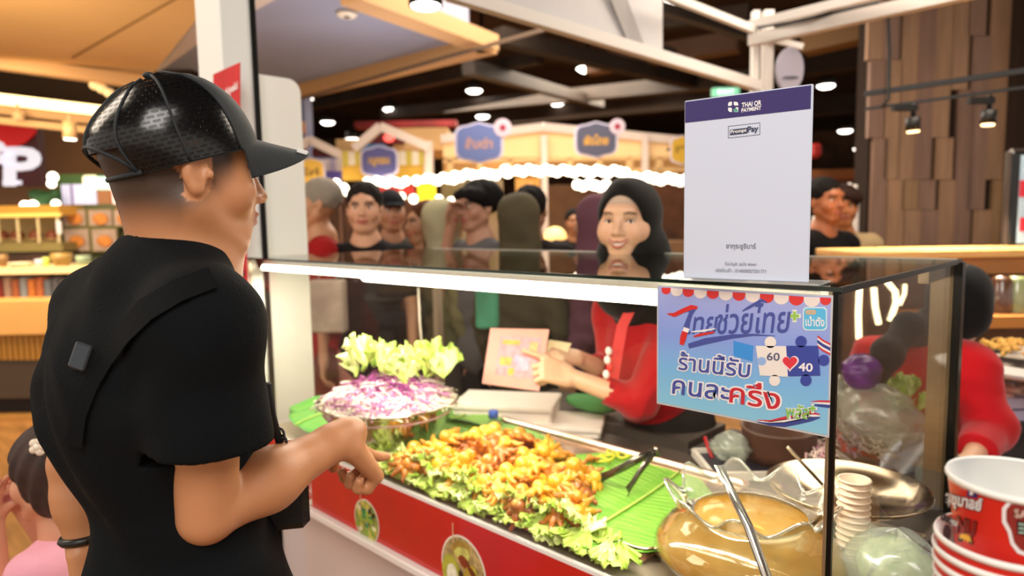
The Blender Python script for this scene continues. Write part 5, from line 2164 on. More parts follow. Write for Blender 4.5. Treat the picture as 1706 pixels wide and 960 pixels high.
F.ell(W['head'] - wR[1] * .015 + wR[2] * .015, [.094, .112, .108], wR, .02)
F.cap(W['head'] - V(0, 0, .04), W['neck'] - V(0, 0, .0), .080, .075, .04)
for a_, b_, r0, r1 in ((W['neck'] + V(0, 0, .01), dep(1512, 548, 2.12), .07, .045), (dep(1512, 548, 2.12), dep(1478, 590, 2.05), .045, .04), (dep(1478, 590, 2.05), dep(1462, 640, 2.0), .04, .025)):
    F.cap(a_, b_, r0, r1, .03)
F.disp(lambda P: .004 * np.sin(34 * (P @ CR) + 26 * P[:, 2]))
P_, Q_ = F.mesh()
mesh_obj('headscarf', P_, Q_, mat('scarf_black2', '#0f0f11', .85, sheen=.1), wv)
F = Field(lo, hi, .0065)
TW = torso_prims(F, W, .022, 1.0, 1.08, .06)
for a_, b_, c_ in (('LS', 'LE', 'LW'), ('RS', 'RE', 'RW')):
    F.cap(W[a_], W[b_], .075, .066, .04)
    F.cone(W[b_], W[b_] * .3 + W[c_] * .7, .064, .050, .03)
F.disp(lambda P: .005 * np.sin(30 * (P @ CR) + 38 * P[:, 2] + 3 * np.sin(12 * P[:, 2])) * np.sin(16 * P[:, 2] + 2))
P_, Q_ = F.mesh()
mesh_obj('red_top', P_, Q_, mat('red_jersey', '#c4141e', .8, var=.1, vs=5, sheen=.2), wv)
MB().lathe([(.20, 0), (.19, W['pelvis'][2] - .05)], (W['pelvis'][0], W['pelvis'][1], .02), 24).build('long_skirt', mat('skirt_black'), wv, smooth=True)


# ---------------------------------------------------------------- people in the hall
def bystander(px, py, d, head_w, top, label, skin='#b07a58', hair='#1c1512', style='short', legs='#26242a', arms='down', scarf=None, back=False, extra=None, hs=1.0, lean=(0, 0)):
    """px,py,d: head centre; head_w: facing as degrees in the world"""
    c = dep(px, py, d)
    s = min(1.06, (c[2] + .12) / 1.66)
    fw = V(cos(radians(head_w)), sin(radians(head_w)), 0)
    rt = V(fw[1], -fw[0], 0)
    R = np.array([rt, fw, V(0, 0, 1)])
    L = V(lean[0], lean[1], 0)
    j = dict(head=c, neck=c - V(0, 0, .17 * s) - fw * .02)
    for q, nm in ((1, 'RS'), (-1, 'LS')):
        j[nm] = j['neck'] + rt * q * .17 * s - V(0, 0, .07 * s)
    j['pelvis'] = j['neck'] - V(0, 0, .55 * s)
    for q, nm in ((1, 'R'), (-1, 'L')):
        sh = j[nm + 'S']
        if arms == 'down' or (arms == 'face' and q < 0):
            j[nm + 'E'] = sh + rt * q * .05 - V(0, 0, .27 * s)
            j[nm + 'W'] = j[nm + 'E'] - V(0, 0, .23 * s) + fw * .06
        elif arms == 'face':
            j[nm + 'E'] = sh + fw * .16 - V(0, 0, .20 * s)
            j[nm + 'W'] = c + fw * .15 - V(0, 0, .08) + rt * q * .03
        else:
            j[nm + 'E'] = sh + rt * q * .04 - V(0, 0, .25 * s) - fw * .02
            j[nm + 'W'] = j[nm + 'E'] + fw * .23 * s + V(0, 0, .05) - rt * q * .06
    root = thing('person', label, 'person', (j['pelvis'][0], j['pelvis'][1], 0))
    lo = np.min([j[q] for q in j], 0) - .15
    hi = np.max([j[q] for q in j], 0) + .2
    F = Field(lo, hi, .0072)
    head_prims(F, c, R, s * hs, ears=scarf is None)
    F.cap(c - V(0, 0, .06), j['neck'] - V(0, 0, .03), .052, .055, .03)
    F.cap(j['neck'], j['pelvis'], .08, .10, .03)
    for nm in 'RL':
        F.cap(j['neck'] - V(0, 0, .03), j[nm + 'S'], .045, .045, .03)
        F.cap(j[nm + 'S'], j[nm + 'E'], .042, .036, .02)
        F.cap(j[nm + 'E'], j[nm + 'W'], .036, .026, .02)
        dv = unit(j[nm + 'W'] - j[nm + 'E'])
        hand_prims(F, j[nm + 'W'], dv, rt * (1 if nm == 'R' else -1) + fw * .05, 1.0, side=1, curls=(.4, .45, .5, .5))
    P_, Q_ = F.mesh()
    m_ = attr_mat('skin' + skin, skin, .5, var=.04)
    bo_ = mesh_obj('body', P_, Q_, m_, root, tint=face_tints(P_, c, R, s * hs, skin))
    eye_parts(bo_, c, R, s * hs)
    P = lambda x, y, z: c + s * hs * (x * R[0] + y * R[1] + z * R[2])
    S_ = s * hs
    F = Field(c - V(.3, .3, .45), c + V(.3, .3, .22), .0085)
    if scarf:
        hijab(F, c, R, S_, drape=[(P(0, -.01, -.14), j['neck'] - V(0, 0, .05), .1, .13)], g=.004)
        F.disp(lambda P: .004 * np.sin(38 * (P @ rt) + 30 * P[:, 2]))
        A_, B_ = F.mesh()
        mesh_obj('headscarf', A_, B_, mat('scarf' + scarf, scarf, .85), root)
    elif style == 'cap':
        F.ell(P(0, -.02, .045), [.086 * S_, .108 * S_, .088 * S_], R, .0)
        F.half(P(0, 0, .03), V(0, 0, -1), 0)
        F.ell(P(0, .10, .032), [.07 * S_, .07 * S_, .012], R, .01)
        A_, B_ = F.mesh()
        mesh_obj('cap', A_, B_, mat('cap_navy', '#15161c', .8), root)
    else:
        F.ell(P(0, -.026, .040), [.088 * S_, .104 * S_, .094 * S_], R, .02)
        if style == 'mop':
            for k in range(7):
                t = -1.5 + 3 * k / 6
                F.ell(P(.075 * sin(t), .045 + .03 * cos(t), .065 - .01 * abs(t)), .034, R, .02)
            F.ell(P(0, -.03, .055), [.102 * S_, .112 * S_, .09 * S_], R, .02)
        if style == 'long':
            F.cap(P(-.055, -.03, .0), P(-.075, -.02, -.26), .052, .05, .03)
            F.cap(P(.055, -.03, .0), P(.075, -.02, -.26), .052, .05, .03)
            F.cap(P(0, -.07, .0), P(0, -.06, -.28), .06, .06, .03)
        F.ell(P(0, .095, -.035 if style != 'mop' else -.045), [.075 * S_, .088 * S_, .082 * S_], R, .012, True)
        if style != 'long':
            F.ell(P(0, .0, -.085), [.12, .12, .075], R, .02, True)
        F.disp(lambda P: .003 * np.sin(90 * P[:, 0] + 60 * P[:, 2]) * np.sin(80 * P[:, 1] + 30 * P[:, 2]))
        A_, B_ = F.mesh()
        mesh_obj('hair', A_, B_, mat('hair' + hair, hair, .8), root)
    F = Field(lo, hi, .010)
    torso_prims(F, j, .014, s, 1.0, .05)
    long_ = top[1] if isinstance(top, tuple) else False
    colr = top[0] if isinstance(top, tuple) else top
    for nm in 'RL':
        F.cap(j[nm + 'S'], j[nm + 'E'] * (1 if long_ else .6) + j[nm + 'S'] * (0 if long_ else .4), .062, .056, .03)
        if long_:
            F.cap(j[nm + 'E'], j[nm + 'E'] * .2 + j[nm + 'W'] * .8, .052, .044, .02)
    F.disp(lambda P: .004 * np.sin(28 * (P @ rt) + 36 * P[:, 2] + 3 * np.sin(12 * P[:, 2])))
    F.cap(j['neck'], j['neck'] + V(0, 0, .2), .062, .08, .004, True)
    A_, B_ = F.mesh()
    tp = mesh_obj('top', A_, B_, mat('cloth' + colr, colr, .85, var=.1, vs=5), root)
    # legs
    pz = j['pelvis'][2]
    F = Field(V(j['pelvis'][0] - .25, j['pelvis'][1] - .25, .03), V(j['pelvis'][0] + .25, j['pelvis'][1] + .25, pz + .08), .014)
    for q in (-1, 1):
        h = j['pelvis'] + rt * q * .085
        F.cap(h, V(h[0], h[1], pz * .52), .09, .07, .03)
        F.cap(V(h[0], h[1], pz * .52), V(h[0], h[1], .09), .07, .055, .02)
    A_, B_ = F.mesh()
    mesh_obj('trousers', A_, B_, mat('cloth' + legs, legs, .85, var=.1, vs=5), root)
    for q in (-1, 1):
        h = j['pelvis'] + rt * q * .085 + fw * .05
        b = MB().sphere((0, 0, 0), (.045, .12, .04), 12, 7)
        mesh_obj('shoe', b.v[0] @ R + V(h[0], h[1], .04), b.f, mat('shoe_dark', '#2a2624', .6), root)
    return root, j, R, tp


toC = lambda a: math.degrees(math.atan2(-_f[1], -_f[0])) + a    # facing the camera, turned by a
b1 = bystander(528, 340, 3.55, toC(-75), ('#9a1b1c', True), 'older man with short grey hair and a red jacket, walking left behind the case', '#c08c68', '#8f8579', 'short', '#6b2422', 'front')
b2 = bystander(607, 347, 3.45, toC(5), '#141112', 'young man in a black printed T-shirt and pink shorts, facing the camera', '#c49274', '#1b1411', 'short', '#a8706c', 'down')
for i, (t, w) in enumerate((('SUPPORT', .09), ('Village', .11), ('club', .05))):
    j, R = b2[1], b2[2]
    o = j['neck'] + R[1] * .135 - V(0, 0, .16 + .035 * i)
    text_fit('printed_word', t, o + R[0] * -w / 2 * -1 * 1, o + R[0] * w / 2 * -1, o + R[0] * w / 2 + V(0, 0, .022), mat('print_ash', '#8a8480', .7), b2[3])
b3 = bystander(652, 352, 4.3, toC(20), '#3a3026', 'man in a black cap half hidden behind the man in the black T-shirt', '#a8785a', style='cap', legs='#23242a')
b4 = bystander(706, 372, 3.9, toC(-60), ('#3e4424', True), 'woman with long brown hair and an olive top, seen in profile', '#a87a5a', '#4a2a18', 'long', '#7c6c5c', 'front')
b5 = bystander(742, 372, 3.8, toC(120), ('#6f6c4c', True), 'woman in a pale sage headscarf with her head turned away', '#b08060', legs='#4a4440', scarf='#a8a283')
b6 = bystander(795, 345, 3.6, toC(-50), '#5c5a5c', 'young person with thick black hair and a dark shoulder bag, eating', '#a67860', '#0f0c0c', 'mop', '#17181c', 'face')
st_ = b6[1]
MB().tube([st_['LS'] + V(0, 0, .06), (st_['LS'] + st_['RS']) / 2 + b6[2][1] * -.13 - V(0, 0, .1), st_['pelvis'] - b6[2][1] * .16], .018, 6).build('bag_strap', mat('strap_navy', '#1a2436', .7), b6[0], smooth=True)
b7 = bystander(868, 368, 3.3, toC(150), ('#4a4432', True), 'woman in an olive brown headscarf with her back turned', '#a87a5a', legs='#2c2a26', scarf='#4d4634')
b8 = bystander(884, 350, 3.7, toC(170), '#1a1413', 'dark-haired person behind the olive brown headscarf', '#8a6048', '#0f0c0c', 'short')
b9 = bystander(992, 372, 3.2, toC(-120), ('#5c3a48', True), 'woman in a dusty purple headscarf just left of the smiling woman', '#a87a5a', legs='#2c2228', scarf='#66424e')
b10 = bystander(957, 370, 6.5, toC(0), '#241c1a', 'distant dark-haired person between the headscarves', '#a8704a', '#120e0c', 'short')
b11 = bystander(1376, 335, 3.9, toC(20), '#141212', 'person in black just right of the payment stand', '#a8643c', '#120e0c', 'short')
b12 = bystander(1404, 345, 4.4, toC(-20), ('#b59a72', True), 'person in a tan top beside the wooden wall', '#b06c3e', '#2a1812', 'mop')
# shopping bags hanging low
for (px, py, d, c_, lab, h_) in ((548, 510, 3.3, '#b9aca0', 'white printed shopping bag carried by the man in the red jacket', .26), (812, 515, 3.0, '#3f8a6a', 'small green bag carried low beside the young person eating', .17)):
    p = dep(px, py, d)
    rt_ = thing('shopping_bag', lab, 'bag', (p[0], p[1], p[2] - h_ / 2))
    MB().box(p, (.17 if h_ > .2 else .10, .07, h_), rz=.7, bev=.01).build('bag_body', mat('bag' + c_, c_, .7, var=.2, vs=9), rt_)
    MB().tube([p + V(-.03, -.03, h_ / 2), p + V(-.03, -.03, h_ / 2 + .08), p + V(.03, .03, h_ / 2 + .08), p + V(.03, .03, h_ / 2)], .004, 6).build('bag_handle', mat('bag' + c_), rt_, smooth=True)

# ---------------------------------------------------------------- the girl at the lower left
gc = dep(92, 790, 1.52)
gf = unit(-CR * .9 + _f * .15)
gR = rotm(gf)
girl = thing('person', 'little girl in a pink top with a white flower hair clip at lower left', 'person', (gc[0], gc[1], 0))
G = dict(head=gc, neck=gc - V(0, 0, .13) + CR * .025, )
G['RS'] = G['neck'] + gR[0] * .10 - V(0, 0, .055)
G['LS'] = G['neck'] - gR[0] * .10 - V(0, 0, .055)
G['pelvis'] = G['neck'] - V(0, 0, .36)
F = Field(gc - V(.32, .32, .62), gc + V(.28, .28, .18), .0045)
head_prims(F, gc, gR, .88)
F.cap(gc - V(0, 0, .05), G['neck'] - V(0, 0, .03), .04, .045, .02)
F.cap(G['neck'], G['pelvis'], .06, .09, .03)
for q in ('RS', 'LS'):
    sh = G[q]
    el = sh + gR[1] * .10 - V(0, 0, .13)
    wr_ = gc + gR[1] * .14 - V(0, 0, .10) + gR[0] * (.04 if q == 'RS' else -.03)
    F.cap(G['neck'] - V(0, 0, .03), sh, .035, .035, .02)
    F.cap(sh, el, .032, .028, .02)
    F.cap(el, wr_, .028, .02, .02)
    hand_prims(F, wr_, unit(V(0, 0, 1) - gR[1] * .25), gR[1] * .9 + gR[0] * .2, .72, side=1 if q == 'RS' else -1, curls=(.15, .18, .2, .25), thumb=.3)
P_, Q_ = F.mesh()
gb_ = mesh_obj('body', P_, Q_, M_skin2, girl, tint=face_tints(P_, gc, gR, .88, '#cf9272'))
eye_parts(gb_, gc, gR, .88)
gp = lambda x, y, z: gc + .88 * (x * gR[0] + y * gR[1] + z * gR[2])
F = Field(gc - V(.2, .2, .28), gc + V(.2, .2, .16), .0045)
F.ell(gp(0, -.030, .040), [.094, .110, .094], gR, .02)
F.ell(gp(0, -.045, -.03), [.082, .075, .07], gR, .03)
F.ell(gp(.075, -.01, -.06), [.014, .018, .06], gR, .02)
F.cap(gp(.05, -.06, -.06), gp(.055, -.07, -.15), .022, .010, .02)
F.ell(gp(0, .105, -.03), [.10, .085, .085], gR, .012, True)
F.disp(lambda P: .0022 * np.sin(150 * (P @ gR[1]) + 60 * P[:, 2] + 40 * (P @ gR[0])))
P_, Q_ = F.mesh()
mesh_obj('hair', P_, Q_, mat('girl_hair', '#34201a', .7, var=.3, vs=30), girl)
cl = dep(64, 744, 1.41)
clip = MB()
for k in range(5):
    t = 2 * pi * k / 5
    MB().sphere(cl + (CR * cos(t) + CU * sin(t)) * .0115, (.0088, .0088, .0088)).build('clip_petal', mat('pearl', '#e8d9c6', .25), girl, smooth=True)
MB().sphere(cl - _f * .004, .0075).build('clip_centre', mat('pearl2', '#f4ead8', .2), girl, smooth=True)
F = Field(G['pelvis'] - V(.25, .25, .25), G['neck'] + V(.25, .25, .08), .006)
torso_prims(F, G, .016, .62, 1.0, .04)
for q in ('RS', 'LS'):
    F.cap(G[q], G[q] + gR[1] * .07 - V(0, 0, .09), .048, .046, .02)
F.cap(G['pelvis'] + V(0, 0, .05), G['pelvis'] - V(0, 0, .18), .11, .17, .04)
F.disp(lambda P: .003 * np.sin(50 * (P @ CR) + 40 * P[:, 2]))
P_, Q_ = F.mesh()
mesh_obj('pink_top', P_, Q_, mat('pink_cotton', '#e6a3b4', .85, var=.06, vs=8), girl)
A = [G['neck'] + V(0, 0, .0) + (.052 * cos(t)) * V(1, 0, 0) + (.052 * sin(t)) * V(0, 1, 0) for t in np.linspace(0, 2 * pi, 25)]
MB().tube(A, .009, 8, caps=False).build('lace_collar', mat('lace_cream', '#eadcc6', .8, bump=.6, bs=120), girl, smooth=True)
F = Field(V(gc[0] - .2, gc[1] - .2, .02), V(gc[0] + .25, gc[1] + .25, G['pelvis'][2] + .02), .012)
for q in (-1, 1):
    h = G['pelvis'] + gR[0] * q * .05
    F.cap(h, V(h[0], h[1], .06), .055, .035, .02)
P_, Q_ = F.mesh()
mesh_obj('leggings', P_, Q_, mat('leggings_white', '#d9cfd2', .8), girl)
for q in (-1, 1):
    h = G['pelvis'] + gR[0] * q * .05 + gR[1] * .03
    MB().sphere((h[0], h[1], .03), (.06, .035, .03)).build('shoe', mat('girl_shoe', '#d8a0a8', .6), girl, smooth=True)
# red drink box held to her face
rbx = gc + gR[1] * .155 - V(0, 0, .055) + gR[0] * .01
o = MB().box(rbx, (.045, .045, .05), rz=.8, bev=.004).build('drink_box', mat('drink_red', '#9c1620', .4), None)
tag(o, "small red drink box held at the little girl's mouth", 'box')
# ================================================================== THE HALL AROUND
RH = np.array([[cos(YAW), sin(YAW), 0], [-sin(YAW), cos(YAW), 0], [0, 0, 1]])   # hall frame: right, away, up


def bgbox(px0, px1, py0, py1, d, th, bev=0, mb=None):
    """a box whose front, at distance d, covers the given part of the photo; th: real thickness going back"""
    p0 = CC + RH[1] * d
    ym = (py0 + py1) / 2
    a, b = onpl(px0, ym, p0, RH[1]), onpl(px1, ym, p0, RH[1])
    zt, zb = onpl((px0 + px1) / 2, py0, p0, RH[1])[2], onpl((px0 + px1) / 2, py1, p0, RH[1])[2]
    c = (a + b) / 2
    c[2] = (zt + zb) / 2
    w = np.dot(b - a, RH[0])
    mb = mb or MB()
    return mb.box(c + RH[1] * th / 2, (w, th, zt - zb), R=RH, bev=bev)


def vdep(px, py, d):
    return onpl(px, py, CC + RH[1] * d, RH[1])


def bgthing(name, label, cat, px, py, d, group=None):
    p = vdep(px, py, d)
    return thing(name, label, cat, (p[0], p[1], p[2]), group)


# ---------------------------------------------------------------- ceilings
M_tan = mat('tan_ceiling', '#c69b62', .7, var=.04, vs=1)
M_tan2 = mat('tan_trim', '#b98e5c', .7)
M_grey = mat('grey_ceiling', '#8a8c9c', .8, var=.04, vs=1)


def slab(name, pxs, z, th, m):
    P = [onz(x, y, z) for x, y in pxs]
    return struct(name, MB().prism(P, (0, 0, th)), m)


slab('ceiling', [(-120, 84), (252, 128), (352, 2), (400, -60), (330, -190), (-200, -60)], 2.95, .08, M_tan)
# board joint on the tan ceiling
pj = [onz(x, y, 2.948) for x, y in ((118, 96), (300, -8), (306, -8), (123, 97))]
struct('trim_1', MB().prism(pj, (0, 0, -.003)), mat('joint_brown', '#8d6a40', .8))
slab('ceiling', [(250, 128), (358, -5), (590, -6), (782, 60), (700, 96), (488, 152), (400, 170)], 3.30, .25, M_grey)
slab('ceiling', [(262, 122), (345, 62), (512, -30), (430, -60), (360, -8)], 3.22, .08, mat('taupe_ceiling', '#c2b4aa', .8))


def beam3(a, b, w, h, m, name='trim_2', parent=None, smooth=False):
    a, b = np.array(a, float), np.array(b, float)
    d = unit(b - a)
    up = V(0, 0, 1)
    s = unit(np.cross(d, up))
    R = np.array([s, d, np.cross(s, d)])
    return MB().box((a + b) / 2, (w, np.linalg.norm(b - a), h), R=R)


for i, (p, q) in enumerate((((470, 160), (815, 74)), ((815, 74), (585, -12)))):
    struct('trim_2', beam3(onz(*p, 3.24), onz(*q, 3.24), .22, .14, M_tan2), M_tan2)
struct('trim_3', beam3(onz(488, 168, 3.1), onz(1010, 20, 3.1), .03, .03, None), mat('rail_brown', '#5c4632', .6))
for k, (px, py, r) in enumerate(((578, 22, .085), (765, 50, .055))):
    c = onz(px, py, 3.29)
    t = thing('ceiling_speaker', ['round cream ceiling speaker on the grey ceiling panel', 'small round cream fitting at the corner of the grey ceiling panel'][k], 'speaker', c)
    MB().lathe([(.001, -.03), (r * .8, -.03), (r, -.012), (r, 0)], c, 28).build('speaker_ring', mat('cream_plastic', '#d9cdb8', .5), t, smooth=True)
    MB().lathe([(.001, -.036), (r * .3, -.036), (r * .32, -.03)], c, 20).build('speaker_cone', mat('cone_brown', '#4a2a1c', .6), t, smooth=True)

# dark hall ceiling: beams and ducts
M_beam = mat('ceiling_beam', '#2e241d', .8, var=.2, vs=2)
M_beam2 = mat('ceiling_duct', '#372d26', .6, var=.2, vs=2)
bl = [((780, 112, 8), (1000, 172, 13), .16, M_beam2), ((640, 190, 16), (1250, 130, 10), .22, M_beam2), ((700, 210, 18), (1200, 165, 13), .3, M_beam), ((830, 60, 7.5), (1250, 160, 12), .18, M_beam),
      ((500, 180, 13), (900, 95, 8.5), .15, M_beam), ((900, 30, 7), (1120, 90, 9), .12, M_beam2), ((1000, 50, 8), (1250, 20, 7), .14, M_beam), ((1340, 70, 7), (1460, 42, 6.6), .25, mat('ochre_duct', '#7a5420', .6)),
      ((1340, 110, 9), (1450, 95, 8.5), .25, M_beam), ((1090, 10, 6.6), (1300, 75, 8), .1, M_beam2), ((980, 110, 10), (1230, 70, 9), .25, mat('rust_duct', '#5c3c20', .6)), ((1340, 180, 12), (1450, 170, 12), .3, M_beam)]
for i, (p, q, w, m_) in enumerate(bl):
    struct('trim_4', beam3(vdep(*p), vdep(*q), w, w, m_), m_)

# ---------------------------------------------------------------- hanging downlights
LT = [(632, 122), (803, 77), (790, 151), (804, 194), (980, 114), (928, 172), (1021, 188), (1103, 143), (650, 182), (546, 204), (509, 165), (587, 232), (1118, 8), (1376, 143), (1408, 218), (1434, 248), (901, 207)]
M_lens = mat('lamp_lens', '#ffffff', .5, emit=7, ecol='#fff6ea')
M_lampb = mat('lamp_black', '#14110f', .5)
names_l = {0: 'at the left under the edge of the grey ceiling', 1: 'at the corner of the grey ceiling panel', 12: 'largest, at the top of the picture beside the white fabric panel', 13: 'just right of the top of the payment stand', 14: 'small, above the person in black near the wooden wall', 15: 'lowest one beside the wooden wall', 11: 'lowest one, between the two white gables', 10: 'just right of the white fin board',
           2: 'below the lamp at the corner of the grey ceiling', 3: 'straight above the big blue shop sign', 4: 'highest one in the open dark ceiling, under the white beam', 5: 'above the post of the cream canopy, fourth row down', 6: 'just above the dark grey shop sign', 7: 'nearest the top left corner of the payment stand', 8: 'above the red banner strip over the yellow awning', 9: 'above the left gable, right of the fin board one', 16: 'above the ridge of the cream canopy'}
lp = None
for i, (px, py) in enumerate(LT):
    d = min(16, 1120 * 2.75 / (378 - py))
    c = vdep(px, py, d)
    lab = 'round white downlight ' + names_l[i] if i in names_l else 'round white downlight hanging in the dark hall ceiling'
    if lp is None:
        lp = thing('ceiling_light', lab, 'light', c)
        MB().lathe([(.145, 0), (.16, .01), (.15, .16), (.02, .18), (.02, .5)], c, 24).build('lamp_housing', M_lampb, lp, smooth=True)
        MB().lathe([(.001, -.035), (.10, -.045), (.158, -.004), (.15, .004)], c, 24).build('lamp_lens', M_lens, lp, smooth=True)
        o = lp
    else:
        o = copy_tree(lp)
        o.location = tuple(c)
        o['label'] = lab
    if i not in names_l:
        o['group'] = 'downlights in the dark hall ceiling'
    s = 1.0 if d > 12 else 1.25
    o.scale = (s, s, s)
if 'group' in lp and 0 in names_l:
    del lp['group']


def spot(name, label, base, length, r, tilt, colr='#14110f', lens='#fff0d0', em=8, frame=None):
    t = thing(name, label, 'light', base)
    d = unit(tilt)
    MB().tube([base, base + d * length], r, 20).build('lamp_body', mat('spot' + colr, colr, .45), t, smooth=True)
    MB().tube([base + d * length, base + d * (length + .008)], [r * .88, r * .8], 20).build('lamp_lens', mat('lens' + lens, lens, .5, emit=em), t, smooth=True)
    MB().tube([base - V(0, 0, -.07), base], .012, 8).build('lamp_stem', mat('spot' + colr), t, smooth=True)
    return t


spot('spotlight', 'black cylinder spotlight cut by the top edge of the picture', vdep(708, -30, 3.2), .105, .078, V(0, 0, -1), lens='#ffffff', em=5)

# ---------------------------------------------------------------- white steel kiosk frame
frm = thing('kiosk_frame', 'white steel frame with a corner post and beams above the payment stand', 'frame', vdep(1270, 600, 3.9) * V(1, 1, 0))
M_frame = mat('frame_white', '#d9d2cc', .5)
A_, B_ = vdep(745, -12, 2.9), vdep(1262, 143, 3.9)
beam3(A_, B_, .05, .055, M_frame).build('beam', M_frame, frm)
beam3(vdep(1105, -10, 3.4), vdep(1262, 52, 3.9), .03, .04, M_frame).build('beam', M_frame, frm)
beam3(vdep(1250, 42, 3.9), vdep(1520, -24, 3.2), .04, .045, M_frame).build('beam', M_frame, frm)
beam3(vdep(1250, 68, 3.9), vdep(1760, -46, 2.9), .06, .06, M_frame).build('beam', M_frame, frm)
pt = vdep(1278, 100, 3.9)
MB().box((pt[0], pt[1], 1.35), (.05, .06, 2.72), R=RH).box((pt[0] - RH[0][0] * .07, pt[1] - RH[0][1] * .07, 1.35), (.035, .05, 2.72), R=RH).build('post', M_frame, frm)
beam3(vdep(1262, 60, 3.9), vdep(1338, 78, 3.8), .03, .03, M_frame).build('bracket', M_frame, frm)
fabric = [vdep(830, 8, 3.05), vdep(1104, 92, 3.6), vdep(1104, -30, 3.6), vdep(830, -60, 3.05)]
o = MB().prism(fabric, RH[1] * .012).build('fabric_panel', mat('panel_grey', '#c9c6c6', .7, var=.03, vs=3), None)
tag(o, 'large pale fabric panel hung above the white beam', 'panel')
fs = [vdep(1012, -10, 3.38), vdep(1040, -10, 3.43), vdep(1078, 92, 3.52), vdep(1050, 84, 3.48)]
struct('trim_5', MB().prism([p - RH[1] * .02 for p in fs], RH[1] * .01), mat('panel_brace', '#a9a4a2', .7))
gs = thing('round_sign', 'grey oval sign hanging from the white frame above the payment stand', 'sign', vdep(1317, 115, 3.7))
gc_ = vdep(1317, 115, 3.7)
MB().prism([gc_ + RH[0] * .072 * cos(t) + V(0, 0, 1) * .118 * sin(t) for t in np.linspace(0, 2 * pi, 33)[:-1]], RH[1] * .03).build('sign_disc', mat('disc_grey', '#9c97a6', .6), gs)
MB().prism([gc_ - RH[1] * .004 + RH[0] * (.0 + .045 * cos(t)) + V(0, 0, -.045 + .008 * sin(t)) for t in np.linspace(0, 2 * pi, 17)[:-1]], RH[1] * .003).build('printed_mark', mat('mark_dark', '#4d4a55', .6), gs)
cb = [vdep(1262, 46, 3.8), vdep(1340, 34, 3.6), vdep(1420, 14, 3.5), vdep(1462, 4, 3.4), vdep(1480, 20, 3.4), vdep(1482, 90, 3.4), vdep(1480, 165, 3.4), vdep(1470, 178, 3.4)]
o = MB().tube(cb, .008, 8).build('cable', mat('cable_black', '#1a1716', .6), None, smooth=True)
tag(o, 'black cable running along the white beam and down to the light track', 'cable')
trk = thing('light_track', 'black lighting track with a pipe above it in front of the wooden wall', 'track', vdep(1570, 165, 3.4))
beam3(vdep(1440, 157, 3.5), vdep(1740, 113, 3.2), .025, .025, M_lampb).build('pipe', M_lampb, trk)
beam3(vdep(1440, 182, 3.5), vdep(1740, 141, 3.2), .012, .014, M_lampb).build('rail', M_lampb, trk)
for k, (px, py, d, lab) in enumerate(((1521, 196, 3.4, 'black track spotlight with a warm lens, left one in front of the wooden wall'), (1648, 184, 3.3, 'black track spotlight with a warm lens, right one in front of the wooden wall'))):
    t = spot('track_spotlight', lab, vdep(px, py, d), .065, .033, V(0, 0, -1) + RH[0] * (-.05) * (1 if k else -1), lens='#ffd79a', em=4)
    q = vdep(px - 14, py - 16, d)
    MB().box(q, (.12, .03, .03), R=RH).build('adapter', M_lampb, t)
    lt = bpy.data.lights.new('track_lamp', 'SPOT')
    lt.energy = 55
    lt.color = (1, .8, .55)
    lt.spot_size = radians(80)
    lt.shadow_soft_size = .03
    lo_ = bpy.data.objects.new('track_lamp', lt)
    COL.objects.link(lo_)
    lo_.location = tuple(vdep(px, py, d) - V(0, 0, .085))

# ---------------------------------------------------------------- wooden plank wall at the right
WD = 5.2
wall = struct('wall_right', bgbox(1446, 1692, -120, 640, WD + .03, .2), mat('wall_backing', '#2c211a', .9))
edges = [1448, 1474, 1502, 1530, 1559, 1588, 1616, 1647, 1680]
cols = ['#9a785c', '#866858', '#967458', '#826454', '#987659', '#90704f', '#886a58', '#9c785a']
random.seed(5)
for i in range(8):
    x0, x1 = edges[i], edges[i + 1]
    cuts = [-110] + sorted(random.sample([-20, 60, 100, 150, 230, 300, 350], 2)) + [620]
    for j in range(len(cuts) - 1):
        c_ = cols[(i + 3 * j) % 8]
        o = bgbox(x0 + .5, x1 - .5, cuts[j], cuts[j + 1] - .8, WD - .006 * ((i + j) % 2), .04).build('plank', mat('plank' + c_, c_, .6, var=.12, vs=4, stretch=(6, 6, .6)), wall)
struct('wall_right', bgbox(1690, 2100, -160, 640, WD - .1, .3), mat('dark_side_wall', '#30241c', .85))

# bar counter behind the second vendor
bar = thing('bar_counter', 'long pale wooden bar counter in front of the wooden wall', 'counter', vdep(1570, 640, 3.3) * V(1, 1, 0))
bgbox(1432, 1900, 416, 429, 3.1, .45, bev=.004).build('counter_top', mat('bar_wood', '#d9a765', .45, var=.1, vs=4), bar)
bgbox(1440, 1900, 429, 456, 3.14, .05).build('fascia', mat('bar_fascia', '#a9713a', .5, var=.1, vs=4), bar)
bgbox(1440, 1900, 456, 930, 3.35, .25).build('counter_front', mat('bar_front', '#6b4a30', .6, var=.3, vs=5), bar)
bgbox(1560, 1900, 527, 546, 2.9, .3).build('lower_shelf', mat('shelf_orange', '#c98238', .5), bar)
for k, px in enumerate((1665, 1690)):
    pz = vdep(px, 525, 3.05)
    o = MB().lathe([(.001, 0), (.045, 0), (.05, .02), (.045, .16), (.03, .18), (.001, .18)], pz, 20).build('glass_canister', mat('canister%d' % k, ['#5c4030', '#8f9a70'][k], .2, coat=.6), None, smooth=True)
    tag(o, ['dark glass canister on the orange shelf behind the bending woman', 'pale green canister on the orange shelf at the right edge'][k], 'jar')
pan = bgthing('frying_pan', 'steel pan heaped with yellow fried food at the right edge', 'pan', 1690, 600, 2.5)
pc_ = vdep(1712, 585, 2.5)
MB().lathe([(.001, -.09), (.17, -.09), (.19, -.075), (.195, 0), (.188, 0), (.183, -.07), (.001, -.08)], pc_, 40).build('pan_body', mat('pan_steel', '#6a6058', .25, .8), pan, smooth=True)
random.seed(9)
fr = MB()
